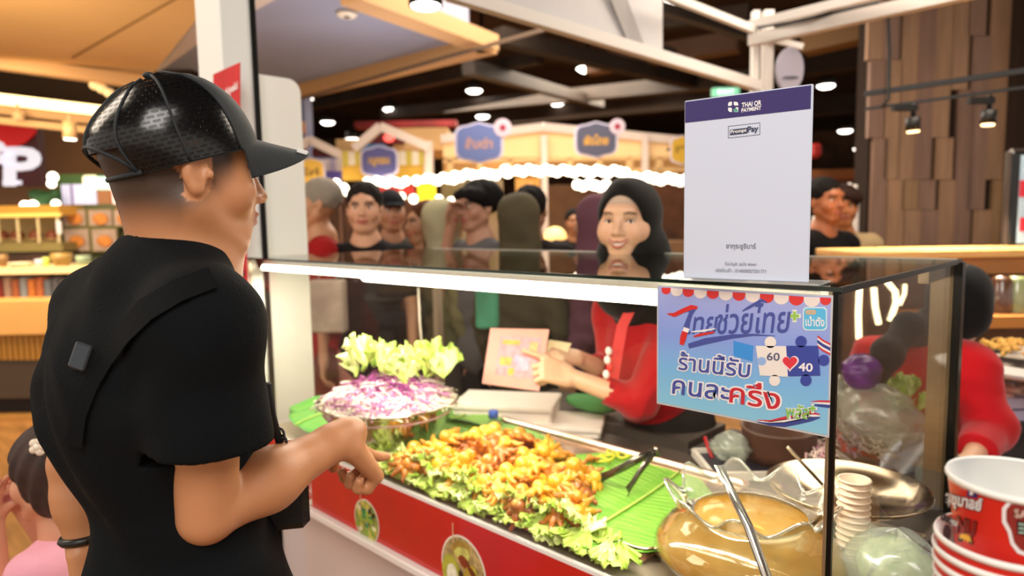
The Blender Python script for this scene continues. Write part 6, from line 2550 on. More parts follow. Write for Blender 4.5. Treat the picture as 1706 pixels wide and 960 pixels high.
for k in range(150):
    a, r = random.random() * 6.28, .17 * random.random() ** .5
    p = pc_ + V(r * cos(a), r * sin(a), .0 + .03 * (1 - r / .17) + .01 * random.random())
    q = random.random() * 6.28
    fr.tube([p, p + V(.012 * cos(q), .012 * sin(q), .008), p + V(.026 * cos(q + .6), .026 * sin(q + .6), .002)], .006, 5)
o = fr.build('fried_strips', mat('fried_yellow', '#e0ad4e', .5, var=.15, vs=30), None, smooth=True)
tag(o, 'heap of yellow fried strips in the steel pan', 'food', kind='stuff')
stand2 = bgthing('side_table', 'stand with white round tray, pink food and lilac boxes at the right edge', 'table', 1690, 720, 2.4)
q_ = vdep(1720, 615, 2.35)
MB().lathe([(.001, -.01), (.20, -.01), (.22, .012), (.205, .012), (.001, 0)], q_, 40).build('round_tray', mat('tray_white', '#e6e0d8', .4), stand2, smooth=True)
bgbox(1645, 1800, 705, 722, 2.35, .4).build('table_top', mat('table_dark', '#2b2a2e', .6), stand2)
bgbox(1650, 1800, 722, 960, 2.45, .3).build('table_base', mat('table_dark'), stand2)
for k, (y0, y1) in enumerate(((664, 682), (685, 703))):
    o = bgbox(1652, 1790, y0, y1, 2.38, .25, bev=.004).build('takeout_box', mat('box_lilac', '#b9b2cc', .6), None)
    tag(o, ['upper lilac flat box below the pink food', 'lower lilac flat box below the pink food'][k], 'box')
mb = MB()
for k in range(40):
    p = vdep(1655 + random.random() * 90, 650 + random.random() * 12 - 10 * random.random(), 2.4 + random.random() * .2)
    mb.sphere(p, (.03, .02, .012), 8, 5)
o = mb.build('pink_food', mat('pink_food', '#d99a94', .5, col2='#eccab4', vs=18), None, smooth=True)
tag(o, 'pink sliced food piled on the boxes at the right edge', 'food', kind='stuff')
scr = bgthing('standing_screen', 'tall black framed screen cut by the right edge of the picture', 'screen', 1700, 420, 3.6)
bgbox(1680, 1760, 246, 416, 3.5, .06, bev=.02).build('screen_frame', mat('frame_gunmetal', '#4a423e', .3, .5), scr)
bgbox(1684, 1756, 252, 410, 3.49, .02, bev=.01).build('bezel', mat('bezel_black', '#0a0a0c', .2), scr)
bgbox(1698, 1750, 258, 405, 3.485, .012).build('display', mat('display_blue', '#8fa5b0', .3, emit=.6), scr)
for y0, y1 in ((300, 328), (362, 385)):
    bgbox(1700, 1750, y0, y1, 3.480, .006).build('display_patch', mat('display_red', '#b02030', .4, emit=.4), scr)
# LED rope loops seen through the side pane
for k, pts in enumerate((((1478, 470), (1492, 486), (1493, 505), (1483, 535)), ((1456, 480), (1458, 510), (1464, 540)), ((1432, 480), (1430, 520), (1431, 565)), ((1508, 474), (1507, 490), (1499, 508)))):
    P = [vdep(x, y, 2.9) for x, y in pts]
    Q = []
    for i in range(len(P) - 1):
        for u in (0, .34, .67):
            Q.append(P[i] * (1 - u) + P[i + 1] * u)
    Q.append(P[-1])
    o = MB().tube(Q, .012 if k < 3 else .008, 8).build('rope_light', mat('rope_glow', '#ffe9b8', .5, emit=4), None, smooth=True)
    tag(o, ['curved warm rope light hanging behind the side pane, rightmost thick one', 'straight warm rope light between two others behind the side pane', 'longest warm rope light right beside the case corner', 'short thin curved rope light nearest the bending woman'][k], 'light')

# ---------------------------------------------------------------- produce behind the case at the right
ptop = MB().box((-.62, 2.02, .4125), (.85, .30, .825)).build('cutting_counter', mat('counter_dark', '#3a332d', .5), None)
tag(ptop, 'dark work surface behind the right end of the case', 'counter')
cabbage(vdep(1436, 622, 1.97), .058, '#45125f', 3, 'red_cabbage', 'whole purple cabbage behind the corner of the case', '#6a2488')
bag(vdep(1462, 700, 1.93), (.115, .08, .10), 5, 'plastic_bag', 'big crumpled clear bag of shredded cabbage beside the purple cabbage', .022)
mb = MB()
random.seed(31)
cen = vdep(1455, 722, 1.93)
for k in range(260):
    a, r = random.random() * 6.28, .085 * random.random() ** .5
    p = cen + V(r * cos(a), r * sin(a), random.uniform(-.05, .035))
    q = random.random() * 6.28
    mb.tube([p, p + V(.02 * cos(q), .02 * sin(q), .01), p + V(.04 * cos(q + .7), .04 * sin(q + .7), 0)], .0022, 4)
o = mb.build('bagged_shreds', mat('shred_mauve', '#8a6a86', .6, col2='#c9bfa8', vs=14), None, smooth=True)
tag(o, 'mauve and cream cabbage shreds inside the big clear bag', 'salad', kind='stuff')
bag(vdep(1400, 665, 2.05), (.05, .05, .07), 8, 'plastic_bag', 'clear bag of pale green leaves directly behind the case corner', .02)
for k in range(9):
    px, py = 1512 + random.uniform(-22, 22), 655 + random.uniform(-28, 26)
    place_leaf(k % 8, tuple(vdep(px, py + 14, 2.0 + random.uniform(-.03, .03))), random.uniform(.8, 1.7), random.uniform(-.5, .5), random.uniform(-1, 2.6), random.uniform(.55, .75),
               'curly green lettuce leaf in the bunch standing right of the purple cabbage', 'lettuce bunch by the purple cabbage')
ppl = MB()
A = np.zeros((10, 10, 3))
for i in range(10):
    for k in range(10):
        A[i, k] = vdep(1478 + 8 * k - 2 * i, 722 + 9 * i, 1.86 + .03 * sin(k * 1.1 + i * .7))
o = ppl.grid(A).build('paper_sheet', mat('paper_white', '#cfd6e0', .6), None, smooth=True)
o.modifiers.new('t', 'SOLIDIFY').thickness = .002
tag(o, 'crumpled white sheet standing behind the scale dish', 'paper')
bag(vdep(1566, 800, 1.75), (.05, .05, .10), 12, 'plastic_bag', 'crumpled clear bag between the rear post and the red cups', .03)
# brown pot, dark tray
pt_ = thing('clay_pot', 'low round brown pot on the dark tray below the poster', 'pot', onz(1297, 762, .845))
c = onz(1297, 762, .845)
MB().lathe([(.001, 0), (.095, 0), (.105, .03), (.105, .085), (.11, .092), (.098, .092), (.094, .02), (.001, .015)], c, 36).build('pot_body', mat('pot_brown', '#4a2a1c', .4), pt_, smooth=True)
dt = thing('dark_tray', 'dark tray with a white rim behind the jar', 'tray', onz(1290, 772, .832))
c2 = onz(1290, 775, .832)
MB().box(c2, (.42, .20, .012), R=RH).build('tray_floor', mat('tray_dark', '#1f2433', .4), dt)
for sx in (-1, 1):
    MB().box(c2 + RH[1] * sx * .10 + V(0, 0, .008), (.42, .012, .022), R=RH).build('tray_edge', mat('tray_rimw', '#d9d0c4', .4), dt)
    MB().box(c2 + RH[0] * sx * .21 + V(0, 0, .008), (.012, .20, .022), R=RH).build('tray_edge', mat('tray_rimw'), dt)
bag(onz(1218, 745, .88), (.055, .05, .045), 14, 'plastic_bag', 'small grey bag left of the brown pot', .03)
o = MB().tube([vdep(1174, 728, 2.02), vdep(1182, 752, 1.98), vdep(1194, 778, 1.95)], .006, 8).build('red_strap', mat('strap_red', '#b01c22', .5), None, smooth=True)
tag(o, 'thin red strap hanging left of the dark tray', 'strap')
mb = MB()
for k in range(60):
    p = onz(1368 + random.uniform(-16, 16), 752 + random.uniform(-14, 14), .86 + .04 * random.random())
    q = random.random() * 6.28
    mb.tube([p, p + V(.02 * cos(q), .02 * sin(q), .012), p + V(.035 * cos(q + .7), .035 * sin(q + .7), 0)], .003, 4)
o = mb.build('shredded_radish', mat('radish', '#c98a9a', .6, col2='#eadccb', vs=30), None, smooth=True)
tag(o, 'pink and white vegetable shreds right of the brown pot', 'salad', kind='stuff')
# thin cord hanging inside the case
o = MB().tube([vdep(697, 480, 2.4), vdep(700, 540, 2.4), vdep(705, 602, 2.4)], .0042, 6).build('hanging_string', mat('cord_white', '#d9c9b8', .5), None, smooth=True)
tag(o, 'thin white string hanging down behind the salad bowl', 'string')

# ---------------------------------------------------------------- food stalls of the hall
M_gable = mat('gable_white', '#d6c4b8', .6)
M_cream = mat('stall_cream', '#d9b27a', .7, var=.05, vs=2)
M_glow = mat('lamp_glow', '#fff2d8', .5, emit=5)


def gable(parent, a, ap, b, d, w=.10):
    for p, q in ((a, ap), (ap, b)):
        beam3(vdep(*p, d), vdep(*q, d), .08, w, None).build('gable_beam', M_gable, parent)


def awning(parent, x0, x1, y0, y1, d, c1, c2, n, body):
    """striped valance with rounded tabs above a plain band"""
    for i in range(n):
        xa, xb = x0 + (x1 - x0) * i / n, x0 + (x1 - x0) * (i + 1) / n
        ym = y0 + (y1 - y0) * .48
        bgbox(xa, xb, y0, ym, d, .03).build('awning_stripe', mat('aw' + (c1 if i % 2 else c2), c1 if i % 2 else c2, .7), parent)
    bgbox(x0, x1, y0 + (y1 - y0) * .48, y1, d + .02, .03).build('awning_band', mat('aw' + body, body, .7, var=.1, vs=3), parent)


def hall_sign(px, py, w, h, d, colr, tcol, txt, label, border='#c9c2d8', badge=None, post=False):
    c = vdep(px, py, d)
    t = thing('hanging_sign', label, 'sign', c)
    u = d / FPX
    for k, (g, cc_, off) in enumerate(((1.12, border, 0), (1.0, colr, .012))):
        pts = []
        for i in range(32):
            a = 2 * pi * i / 32
            x = np.sign(cos(a)) * abs(cos(a)) ** .45 * w / 2 * u * g
            z = np.sign(sin(a)) * abs(sin(a)) ** .45 * h / 2 * u * (g + .04)
            z += .05 * h * u * math.exp(-(x / (w * .12 * u)) ** 2) * (1 if sin(a) > 0 else -1) * 2
            pts.append(c + RH[0] * x + V(0, 0, z) - RH[1] * off)
        MB().prism(pts, RH[1] * .012).build('sign_board' if k else 'sign_border', mat('sg' + cc_, cc_, .6), t)
    text_fit('sign_text', txt, c + RH[0] * -w * .3 * u - V(0, 0, h * .18 * u) - RH[1] * .014, c + RH[0] * w * .3 * u - V(0, 0, h * .18 * u) - RH[1] * .014, c + RH[0] * -w * .3 * u + V(0, 0, h * .16 * u) - RH[1] * .014, mat('sg' + tcol, tcol, .6), t, .04)
    MB().tube([c + V(0, 0, h * .3 * u), c + V(0, 0, h * .3 * u) + RH[1] * .7], .02, 6).build('sign_arm', M_lampb, t)
    if badge:
        b = vdep(px + w * .55, py - h * .5, d) - RH[1] * .015
        MB().prism([b + RH[0] * .1 * h / 50 * cos(t_) + V(0, 0, .1 * h / 50 * sin(t_)) for t_ in np.linspace(0, 2 * pi, 21)[:-1]], RH[1] * .02).build('sign_badge', mat('badge_pale', '#cdb8c4', .6), t)
        MB().prism([b - RH[1] * .006 + RH[0] * .035 * cos(t_) + V(0, 0, .035 * sin(t_)) for t_ in np.linspace(0, 2 * pi, 13)[:-1]], RH[1] * .004).build('badge_dot', mat('badge_dot', '#9a2440', .6), t)
    return t


def lights_row(x0, x1, y0, y1, d, n, label, r=.05):
    t = thing('light_string', label, 'light', vdep((x0 + x1) / 2, (y0 + y1) / 2, d))
    MB().tube([vdep(x0, y0 - 3, d), vdep(x1, y1 - 3, d)], .01, 6).build('wire', M_lampb, t)
    b0 = None
    for i in range(n):
        u = i / max(1, n - 1)
        p = vdep(x0 + (x1 - x0) * u, y0 + (y1 - y0) * u + 2.5 * sin(i * 2.1), d)
        if b0 is None:
            b0 = MB().sphere(p, r, 12, 8).build('bulb', M_glow, t, origin=p, smooth=True)
        else:
            c = b0.copy()
            COL.objects.link(c)
            c.location = tuple(p - wloc(t))


# left gabled stall, purple awning
s1 = bgthing('food_stall', 'gabled stall with a purple and white awning beside the fin board', 'stall', 528, 420, 8.6)
gable(s1, (470, 272), (516, 233), (575, 262), 8.6)
bgbox(488, 572, 262, 275, 8.9, .5).build('gable_infill', mat('stall_blue', '#5a688c', .7), s1)
bgbox(520, 552, 247, 263, 9.1, .3).build('red_light_box', mat('stall_darkred', '#5a0f10', .7), s1)
awning(s1, 486, 570, 265, 306, 8.6, '#cfc4c6', '#a9a0c0', 8, '#5a50a4')
bgbox(560, 594, 232, 262, 9.2, .6).build('roof', M_cream, s1)
bgbox(486, 570, 330, 560, 10.2, .1).build('back_panel', mat('stall_brown', '#6b4630', .7, var=.4, vs=3), s1)
bgbox(486, 570, 408, 640, 8.9, .8).build('counter', mat('stall_counter', '#8c6a48', .6, var=.2, vs=3), s1)
hall_sign(518, 286, 42, 34, 8.3, '#c69a34', '#6a4c18', 'ไก่', 'small yellow shop sign on the purple awning')
# middle gabled stall, yellow awning
s2 = bgthing('food_stall', 'gabled stall with a yellow striped awning behind the man in the black T-shirt', 'stall', 640, 420, 8.2)
gable(s2, (590, 248), (634, 211), (716, 246), 8.2)
bgbox(604, 672, 222, 240, 8.9, .3).build('red_light_box', mat('stall_darkred'), s2)
MB().sphere(vdep(648, 230, 8.8), (.07, .07, .05)).build('red_lamp', mat('red_lamp', '#ff5a50', .5, emit=2), s2, smooth=True)
bgbox(594, 640, 240, 251, 8.7, .3).build('blue_infill', mat('stall_bluebright', '#3a6fa4', .7), s2)
awning(s2, 570, 708, 252, 300, 8.2, '#cfc2b0', '#b3a03e', 13, '#c0952c')
bgbox(708, 722, 235, 420, 8.2, .12).build('stall_post', M_gable, s2)
bgbox(655, 745, 213, 250, 9.0, 1.2).build('roof', M_cream, s2)
bgbox(575, 700, 322, 560, 10.0, .1).build('back_panel', mat('stall_brown'), s2)
bgbox(575, 706, 408, 640, 8.5, .8).build('counter', mat('stall_counter'), s2)
bgbox(632, 690, 309, 324, 8.4, .05).build('red_board', mat('board_red', '#c8322c', .6, emit=.15), s2)
hall_sign(632, 270, 56, 40, 7.9, '#4c4a7e', '#b98f3c', 'หมูกรอบ', 'purple shop sign with yellow lettering on the yellow awning')
# open cream canopy stall
s3 = bgthing('food_stall', 'wide stall with a cream canopy and open lattice behind the smiling woman', 'stall', 930, 420, 8.8)
for (a_, b_) in (((735, 232), (905, 212)), ((905, 212), (1150, 236))):
    beam3(vdep(*a_, 8.6), vdep(*b_, 8.6), .10, .10, None).build('ridge', M_gable, s3)
P = [vdep(735, 236, 8.6), vdep(905, 214, 8.6), vdep(905, 238, 10.2), vdep(735, 250, 10.2)]
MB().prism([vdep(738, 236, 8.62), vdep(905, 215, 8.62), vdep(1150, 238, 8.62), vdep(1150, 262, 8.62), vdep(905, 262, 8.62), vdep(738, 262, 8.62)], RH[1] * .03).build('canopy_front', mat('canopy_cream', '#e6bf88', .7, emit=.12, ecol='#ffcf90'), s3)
for k in range(9):
    x = 745 + k * 50
    bgbox(x, x + 9, 262, 286, 8.6, .08).build('lattice_post', M_cream, s3)
bgbox(738, 1150, 262, 268, 8.6, .06).build('lattice_rail', M_cream, s3)
bgbox(738, 1150, 282, 289, 8.6, .06).build('lattice_rail', M_cream, s3)
bgbox(738, 1150, 262, 292, 10.6, .1).build('lattice_back', mat('lattice_tan', '#b98c54', .7, var=.4, vs=1.2), s3)
for x in (903, 1070):
    bgbox(x, x + 10, 225, 480, 8.5, .08).build('stall_post', M_gable, s3)
bgbox(738, 840, 300, 560, 10.4, .1).build('back_panel', mat('panel_olive', '#8a8256', .7, col2='#b0a08a', vs=2), s3)
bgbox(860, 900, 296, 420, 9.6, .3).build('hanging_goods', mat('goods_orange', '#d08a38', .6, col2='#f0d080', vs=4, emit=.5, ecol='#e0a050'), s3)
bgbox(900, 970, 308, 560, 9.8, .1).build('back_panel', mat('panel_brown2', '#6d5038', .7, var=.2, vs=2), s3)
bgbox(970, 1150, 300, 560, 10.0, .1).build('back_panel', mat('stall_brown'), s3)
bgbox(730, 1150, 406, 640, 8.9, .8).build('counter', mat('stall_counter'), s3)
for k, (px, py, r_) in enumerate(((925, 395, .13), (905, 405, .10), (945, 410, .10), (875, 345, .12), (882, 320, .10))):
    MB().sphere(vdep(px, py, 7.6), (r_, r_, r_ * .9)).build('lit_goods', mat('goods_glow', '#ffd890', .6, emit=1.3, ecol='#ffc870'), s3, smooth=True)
hall_sign(798, 238, 72, 50, 7.6, '#5f6ea4', '#b98c78', 'ส้มตำ', 'big blue shop sign with a round badge at its corner', badge=1)
hall_sign(993, 233, 64, 44, 7.8, '#4c4c60', '#d09a34', 'ผัดไทย', 'dark grey shop sign with yellow lettering and a round badge', badge=1)
hall_sign(1136, 250, 34, 36, 7.8, '#c9a030', '#8a6a20', 'ชา', 'yellow shop sign half hidden by the payment stand')
yl = bgthing('paper_lantern', 'bright yellow lantern hanging behind the people in the hall', 'lantern', 711, 322, 7.5)
MB().box(vdep(711, 322, 7.5), (.19, .19, .22), R=RH, bev=.03).build('lantern_body', mat('lantern_yellow', '#f4c81e', .5, emit=1.2), yl)
MB().tube([vdep(711, 305, 7.5), vdep(711, 292, 7.5)], .01, 6).build('lantern_cord', M_lampb, yl)
# blue column with an orange picture
cl_ = struct('trim_6', bgbox(470, 516, 150, 640, 9.6, .4), mat('column_blue', '#4a4d74', .7))
bgbox(480, 508, 203, 223, 9.59, .02).build('column_picture', mat('picture_orange', '#c8642a', .6, col2='#d99a3c', vs=5), cl_)
# red strip high behind the gables
o = bgbox(590, 760, 201, 211, 11, .3).build('overhead_banner', mat('banner_darkred', '#7a1c20', .7, var=.3, vs=2), None)
tag(o, 'dark red banner strip high behind the yellow striped stall', 'banner')
lights_row(488, 560, 322, 318, 8.0, 7, 'cluster of glowing bulbs behind the grey-haired man', .06)
lights_row(560, 592, 305, 330, 8.0, 6, 'short string of glowing bulbs left of the man in the black T-shirt', .05)
lights_row(612, 676, 303, 304, 7.8, 9, 'glowing bulbs along the bottom of the yellow awning', .05)
lights_row(694, 756, 301, 297, 7.8, 8, 'glowing bulb row right of the yellow awning', .055)
lights_row(758, 826, 293, 290, 7.8, 8, 'glowing bulb row under the big blue sign', .055)
lights_row(842, 846, 284, 285, 7.8, 2, 'single round glowing bulb between two rows', .065)
lights_row(862, 1042, 284, 286, 7.8, 20, 'longest glowing bulb row under the cream canopy', .055)
lights_row(962, 1010, 308, 310, 7.8, 6, 'lower short glowing bulb row beside the purple headscarf', .055)
lights_row(1058, 1145, 296, 300, 7.8, 9, 'glowing bulb row just left of the payment stand', .06)
lights_row(668, 752, 328, 334, 8.4, 5, 'scattered glowing bulbs around the yellow lantern', .055)
# exit sign
ex = bgthing('exit_sign', 'small green exit sign behind the top of the payment stand', 'sign', 1210, 152, 9)
bgbox(1188, 1232, 146, 160, 9, .08).build('sign_box', mat('exit_green', '#7fc9a0', .5, emit=.9), ex)
p_ = vdep(1196, 157, 8.98)
text_fit('sign_text', 'EXIT', p_, vdep(1224, 157, 8.98), vdep(1196, 149, 8.98), mat('exit_white', '#f4fff8', .5, emit=1.2), ex, .02)
# small stall right of the payment stand: shelves and white bottles
s4 = bgthing('food_stall', 'warm lit stall with shelves between the payment stand and the wooden wall', 'stall', 1400, 420, 6.5)
bgbox(1330, 1446, 282, 296, 6.6, .3).build('shelf', mat('shelf_rust', '#9a5c30', .6), s4)
bgbox(1330, 1446, 296, 330, 7.2, .1).build('back_panel', mat('stall_rust', '#5a3422', .7, var=.3, vs=3), s4)
bgbox(1330, 1446, 402, 640, 4.85, .5).build('counter', mat('stall_counter_pink', '#b98478', .6), s4)
bgbox(1330, 1446, 330, 395, 7.6, .1).build('back_panel', mat('stall_dark', '#2a1c18', .7), s4)
o = bgbox(1352, 1372, 238, 262, 6.4, .2, bev=.03).build('red_parcel', mat('parcel_red', '#b52a24', .6), None)
tag(o, 'red parcel on the high shelf right of the payment stand', 'box')
o = bgbox(1352, 1380, 298, 318, 6.5, .2, bev=.02).build('blue_parcel', mat('parcel_blue', '#4a5490', .6), None)
tag(o, 'blue parcel under the high shelf right of the payment stand', 'box')
bt = None
for k in range(8):
    px = 1356 + k * 9.5
    h_ = .18 if k < 6 else .42
    p = vdep(px, 402, 4.9 + .15 * (k % 2))
    lab = 'white bottle in the row below the person in black' if k < 6 else ['tall white bottle stack nearest the wooden wall', 'tall pinkish white bottle stack beside the row of bottles'][k - 6]
    t = thing('bottle', lab, 'bottle', p, 'white bottles right of the payment stand' if k < 6 else None)
    MB().lathe([(.028, 0), (.03, .02), (.03, h_ * .7), (.014, h_ * .85), (.014, h_), (.001, h_)], p, 14).build('bottle_body', mat('bottle_white', '#eadfd4', .4), t, smooth=True)

# ---------------------------------------------------------------- shop at the left
shp = struct('wall_left', bgbox(-260, 205, 188, 620, 9.6, .2), mat('shop_tan', '#9b7148', .7, var=.05, vs=1))
struct('wall_left', bgbox(205, 330, 165, 620, 10.5, .2), mat('shop_brown', '#4a3826', .8, var=.3, vs=2))
A0, A1 = vdep(-60, 158, 6.3), vdep(300, 200, 6.9)
struct('trim_7', beam3(vdep(-60, 97, 5.6), vdep(300, 146, 6.2), .12, .10, None), M_tan2)
struct('ceiling', bgbox(-260, 320, 104, 190, 7.6, .2), mat('dark_recess', '#33261a', .9))
strip = thing('ceiling_strip_light', 'long warm strip light under the dark recess at the left', 'light', A0)
beam3(A0, A1, .06, .09, None).build('strip_glow', mat('strip_warm', '#ffe0a0', .5, emit=2.6, ecol='#ffdc98'), strip)
beam3(A0 - V(0, 0, .10), A1 - V(0, 0, .10), .10, .08, None).build('strip_housing', M_tan2, strip)
beam3(A0 - V(0, 0, .20), A1 - V(0, 0, .20), .10, .06, None).build('lower_rail', mat('rail_cream', '#c79a62', .6), strip)
spot('shop_spotlight', 'cream cylinder spotlight on the wall above the shop', vdep(116, 203, 6.1), .15, .055, V(0, 0, -1) - RH[0] * .05, '#c9a272', '#fff4e0', 6)
spot('shop_spotlight', 'short cream spotlight directly above the red shop sign', vdep(30, 186, 6.3), .06, .05, V(0, 0, -1), '#c9a273', '#d9b890', .2)
t = bgthing('ceiling_fan_lamp', 'small cream fitting with two round heads on the dark ceiling left of the cap', 'light', 170, 150, 6.0)
for (px, py) in ((158, 142), (170, 148), (182, 155)):
    MB().sphere(vdep(px, py, 6.0), (.045, .045, .04)).build('lamp_head', mat('fit_cream', '#e0bf8a', .5, emit=.5), t, smooth=True)
SK = 1.42


def sbox(*a, **k):
    return bgbox(*a[:4], a[4] * SK, *a[5:], **k)


def sdep(px, py, d):
    return vdep(px, py, d * SK)


def sthing(name, label, cat, px, py, d, group=None):
    return bgthing(name, label, cat, px, py, d * SK, group)


# red shop sign
sg_ = sthing('shop_sign', 'big red shop sign with white letters at the left edge', 'sign', 20, 256, 5.8)
sbox(-70, 64, 203, 310, 5.8, .12).build('sign_box', mat('sign_maroon', '#4a0f0f', .5), sg_)
pts = [sdep(-70, 203, 5.79), sdep(64, 205, 5.79), sdep(61, 222, 5.79), sdep(45, 237, 5.79), sdep(20, 250, 5.79), sdep(-10, 258, 5.79), sdep(-70, 262, 5.79)]
MB().prism([p - RH[1] * .006 for p in pts[::-1]], -RH[1] * .01).build('sign_field', mat('sign_red', '#c8100f', .5, emit=.25), sg_)
M_sgw = mat('sign_glow', '#e9ecff', .5, emit=.45)
v_, f_m = text_mesh('&', .02)
for txt, x0, x1, y0, y1 in (('P', 10, 64, 307, 248), ('&', -38, 22, 275, 236)):
    text_fit('sign_letter', txt, sdep(x0, y0, 5.76), sdep(x1, y0, 5.76), sdep(x0, y1, 5.76), M_sgw, sg_, .04, slant=.0)
sbox(4, 36, 301, 308, 5.765, .01).build('sign_letter', M_sgw, sg_)
sbox(8, 22, 249, 254, 5.765, .01).build('sign_letter', M_sgw, sg_)
# menu screens
ms = sthing('menu_screen', 'pale menu screen in a green frame left of the man in the cap', 'screen', 145, 325, 5.4)
sbox(98, 168, 290, 346, 5.4, .08).build('screen_frame', mat('frame_green', '#4a6a34', .6), ms)
sbox(103, 160, 307, 344, 5.38, .02).build('screen_panel', mat('screen_pale', '#d6d2ec', .4, emit=.55), ms)
sbox(118, 121, 308, 344, 5.37, .01).build('screen_line', mat('screen_violet', '#8a7ab0', .4), ms)
lb = sthing('light_box', 'glowing pastel light box sign right of the pale menu screen', 'sign', 180, 305, 5.0)
for k, (x0, x1, y0, y1, c_) in enumerate(((136, 160, 292, 316, '#fff4cc'), (158, 186, 294, 316, '#c6f2dc'), (184, 222, 292, 352, '#ffd0c8'), (160, 186, 316, 346, '#a06a44'))):
    sbox(x0, x1, y0, y1, 5.0 - .01 * k, .05, bev=.02).build('light_panel', mat('lb' + c_, c_, .5, emit=.9 if k < 3 else .1), lb)
o = sbox(190, 226, 345, 352, 4.8, .2, bev=.02).build('orange_bowl', mat('bowl_orange', '#d8622c', .5), None)
tag(o, 'orange dish on the shelf right below the glowing sign', 'bowl')
o = MB()
for k in range(30):
    o.sphere(sdep(58 + 36 * rnd(), 322 + 20 * rnd(), 5.2), (.07, .07, .055), 8, 5)
o = o.build('potted_greens', mat('greens', '#1f4a22', .7, var=.3, vs=8), None, smooth=True)
tag(o, 'dark green leafy plant below the red shop sign', 'plant', kind='stuff')
for k, (px, py, r_) in enumerate(((88, 295, .05), (86, 306, .043), (42, 343, .05), (55, 342, .05), (93, 340, .043))):
    o = MB().sphere(sdep(px, py, 5.1), r_, 12, 8).build('lamp_bulb', M_glow, None, smooth=True)
    tag(o, ['upper one of two glowing bulbs right of the red sign', 'lower one of two glowing bulbs right of the red sign', 'left bulb on top of the golden case', 'middle bulb on top of the golden case', 'right bulb on top of the golden case'][k], 'light')
# golden display case with pastries
gcs = sthing('bakery_case', 'golden lit bakery case with pastries at the left', 'display case', 40, 420, 4.6)
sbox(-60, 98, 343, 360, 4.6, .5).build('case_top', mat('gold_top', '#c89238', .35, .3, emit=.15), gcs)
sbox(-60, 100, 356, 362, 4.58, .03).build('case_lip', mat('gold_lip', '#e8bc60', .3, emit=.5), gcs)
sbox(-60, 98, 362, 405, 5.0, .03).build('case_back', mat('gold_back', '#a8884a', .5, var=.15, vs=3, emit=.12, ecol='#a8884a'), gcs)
sbox(-60, 104, 405, 420, 4.62, .5).build('case_floor', mat('case_olive', '#8a7a44', .5), gcs)
sbox(-60, 110, 420, 436, 4.64, .5).build('case_plinth', mat('plinth_dark', '#2b2018', .6), gcs)
for x in (-5, 28, 62, 95):
    sbox(x, x + 3, 362, 405, 4.6, .02).build('case_divider', mat('divider_cream', '#d9c89a', .4), gcs)
sbox(94, 101, 368, 390, 4.59, .02).build('price_tag', mat('tag_white', '#e8e4e8', .5), gcs)
for k, px in enumerate((4, 30, 60, 88)):
    p = sdep(px, 400, 4.72)
    t = thing('pastry', ['leftmost brown pastry in the golden case', 'second brown pastry from the left in the golden case', 'third brown pastry from the left in the golden case', 'rightmost brown pastry in the golden case'][k], 'pastry', p)
    MB().sphere(p + V(0, 0, .045), (.064, .064, .05), 12, 8).build('bun', mat('bun_brown', '#6b2f14', .5), t, smooth=True)
    MB().lathe([(.043, 0), (.064, .017)], p, 14).build('paper_cup', mat('bun_paper', '#b89868', .6), t, smooth=True)
# framed food pictures: two rows
for k, (x0, x1, y0, y1) in enumerate(((106, 142, 350, 376), (148, 186, 350, 376), (190, 226, 350, 376), (108, 148, 382, 418), (154, 194, 382, 418))):
    t = sthing('food_picture', ['top left framed food picture on the shop front', 'top middle framed food picture on the shop front', 'top right framed food picture beside the man\'s neck', 'lower left framed food picture with an orange dish', 'lower right framed food picture with an orange dish'][k], 'picture', (x0 + x1) / 2, (y0 + y1) / 2, 4.8)
    sbox(x0 - 3, x1 + 3, y0 - 3, y1 + 3, 4.8, .03).build('picture_frame', mat('frame_olive', '#5f5a2c', .6), t)
    sbox(x0, x1, y0, y1, 4.79, .01).build('picture_print', mat('pict_mauve', '#a08878', .5, var=.15, vs=6, emit=.1, ecol='#a08878'), t)
    c = sdep((x0 + x1) / 2, (y0 + y1) / 2 + 2, 4.78)
    MB().prism([c + RH[0] * .078 * cos(q) + V(0, 0, .060 * sin(q)) for q in np.linspace(0, 2 * pi, 21)[:-1]], -RH[1] * .003).build('printed_dish', mat('dish_orange', '#c07830', .5, var=.3, vs=20), t)
struct('trim_8', sbox(100, 240, 340, 440, 4.86, .2), mat('front_green', '#4c5030', .6, var=.3, vs=4))
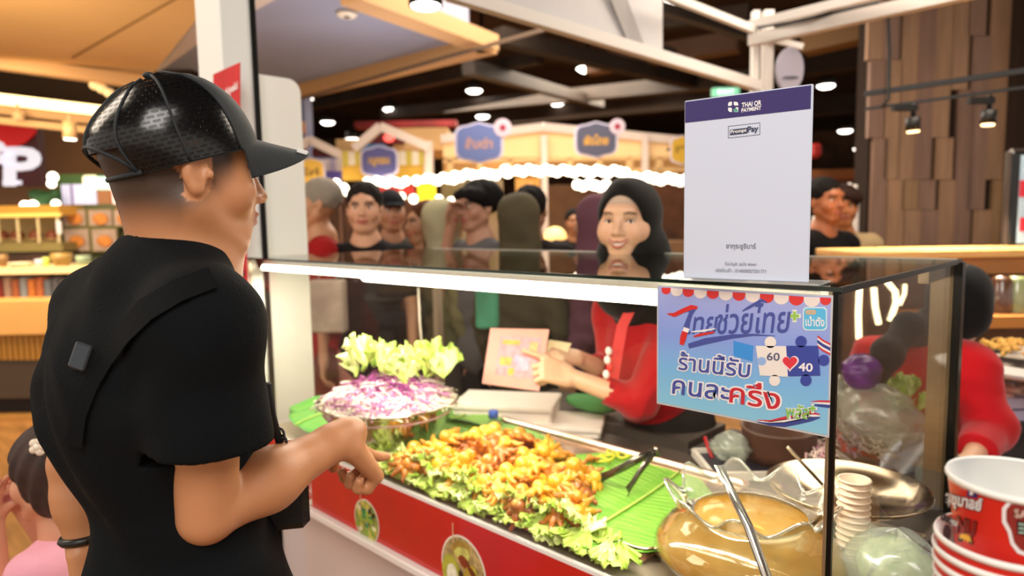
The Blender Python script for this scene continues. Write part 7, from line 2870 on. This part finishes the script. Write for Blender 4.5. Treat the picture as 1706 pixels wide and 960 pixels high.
# shelf with crockery, packs below, wooden counter
sh = sthing('shop_shelf', 'long pale shelf unit with packs below it at the left', 'shelf', 20, 470, 3.9)
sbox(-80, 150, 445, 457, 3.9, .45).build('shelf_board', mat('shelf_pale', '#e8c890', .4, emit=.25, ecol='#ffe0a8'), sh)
sbox(-80, 150, 425, 446, 4.4, .03).build('shelf_back', mat('shelf_back', '#3a2014', .7, var=.3, vs=4), sh)
sbox(-80, 150, 457, 502, 4.2, .03).build('shelf_back', mat('shelf_back'), sh)
for k, (px, w, hgt, c_, lab) in enumerate(((35, 34, 9, '#e6d2b0', 'wide cream bowl on the pale shelf'), (68, 16, 14, '#c9c8d8', 'small pale bottle on the shelf next to the cream bowl'), (78, 10, 17, '#c8d860', 'yellow-green bottle on the pale shelf'), (104, 30, 24, '#a88848', 'tan basket on the pale shelf'), (140, 22, 20, '#9ab090', 'pale green bowl on the shelf beside the man\'s shoulder'), (5, 16, 22, '#8a6a40', 'brown jar at the left end of the pale shelf'))):
    p = sdep(px, 446, 3.95)
    u = 3.95 * SK / FPX
    o = MB().lathe([(w * .32 * u, 0), (w * .5 * u, hgt * u * .6), (w * .52 * u, hgt * u), (w * .46 * u, hgt * u), (w * .3 * u, .014)], p, 18).build(['cream_bowl', 'pale_bottle', 'green_bottle', 'basket', 'green_bowl', 'brown_jar'][k], mat('ware' + c_, c_, .4), None, smooth=True)
    tag(o, lab, ['bowl', 'bottle', 'bottle', 'basket', 'bowl', 'jar'][k])
pk = [('#6a1c14', 'dark red'), ('#8a7468', 'taupe'), ('#8c5030', 'rust brown'), ('#75808c', 'blue grey'), ('#b06a2c', 'orange'), ('#a05c34', 'copper'), ('#5f6a78', 'slate'), ('#4f5560', 'charcoal'), ('#6a6a74', 'grey')]
for k, (c_, nm) in enumerate(pk):
    x = -8 + k * 13.5
    o = sbox(x, x + 11.5, 466 - 3 * (k % 2), 500, 3.95, .10, bev=.006).build('food_packet', mat('pack' + c_, c_, .45, var=.25, vs=14), None)
    tag(o, nm + ' food packet in the row under the pale shelf', 'packet', 'food packets under the pale shelf')
ct = bgthing('shop_counter', 'pale wooden counter with a slatted front at the left', 'counter', 30, 712, 5.4)
bgbox(-140, 175, 501, 559, 5.35, .5, bev=.006).build('counter_top', mat('counter_oak', '#deaa62', .4, var=.06, vs=3), ct)
for k in range(32):
    x = -130 + k * 9.5
    bgbox(x, x + 6.8, 560, 600, 5.40, .05).build('slat', mat('slat_amber', '#a8762c', .5, emit=.08), ct)
bgbox(-140, 175, 560, 600, 5.45, .3).build('slat_backing', mat('front_dark', '#4a3c30', .55), ct)
bgbox(-140, 175, 600, 664, 5.42, .4).build('counter_front', mat('front_dark'), ct)
bgbox(-140, 175, 664, 694, 5.52, .3).build('toe_recess', mat('toe_black', '#191310', .7), ct)
bgbox(-140, 175, 694, 718, 5.38, .4).build('kick_board', mat('kick_oak', '#c08c48', .4), ct)
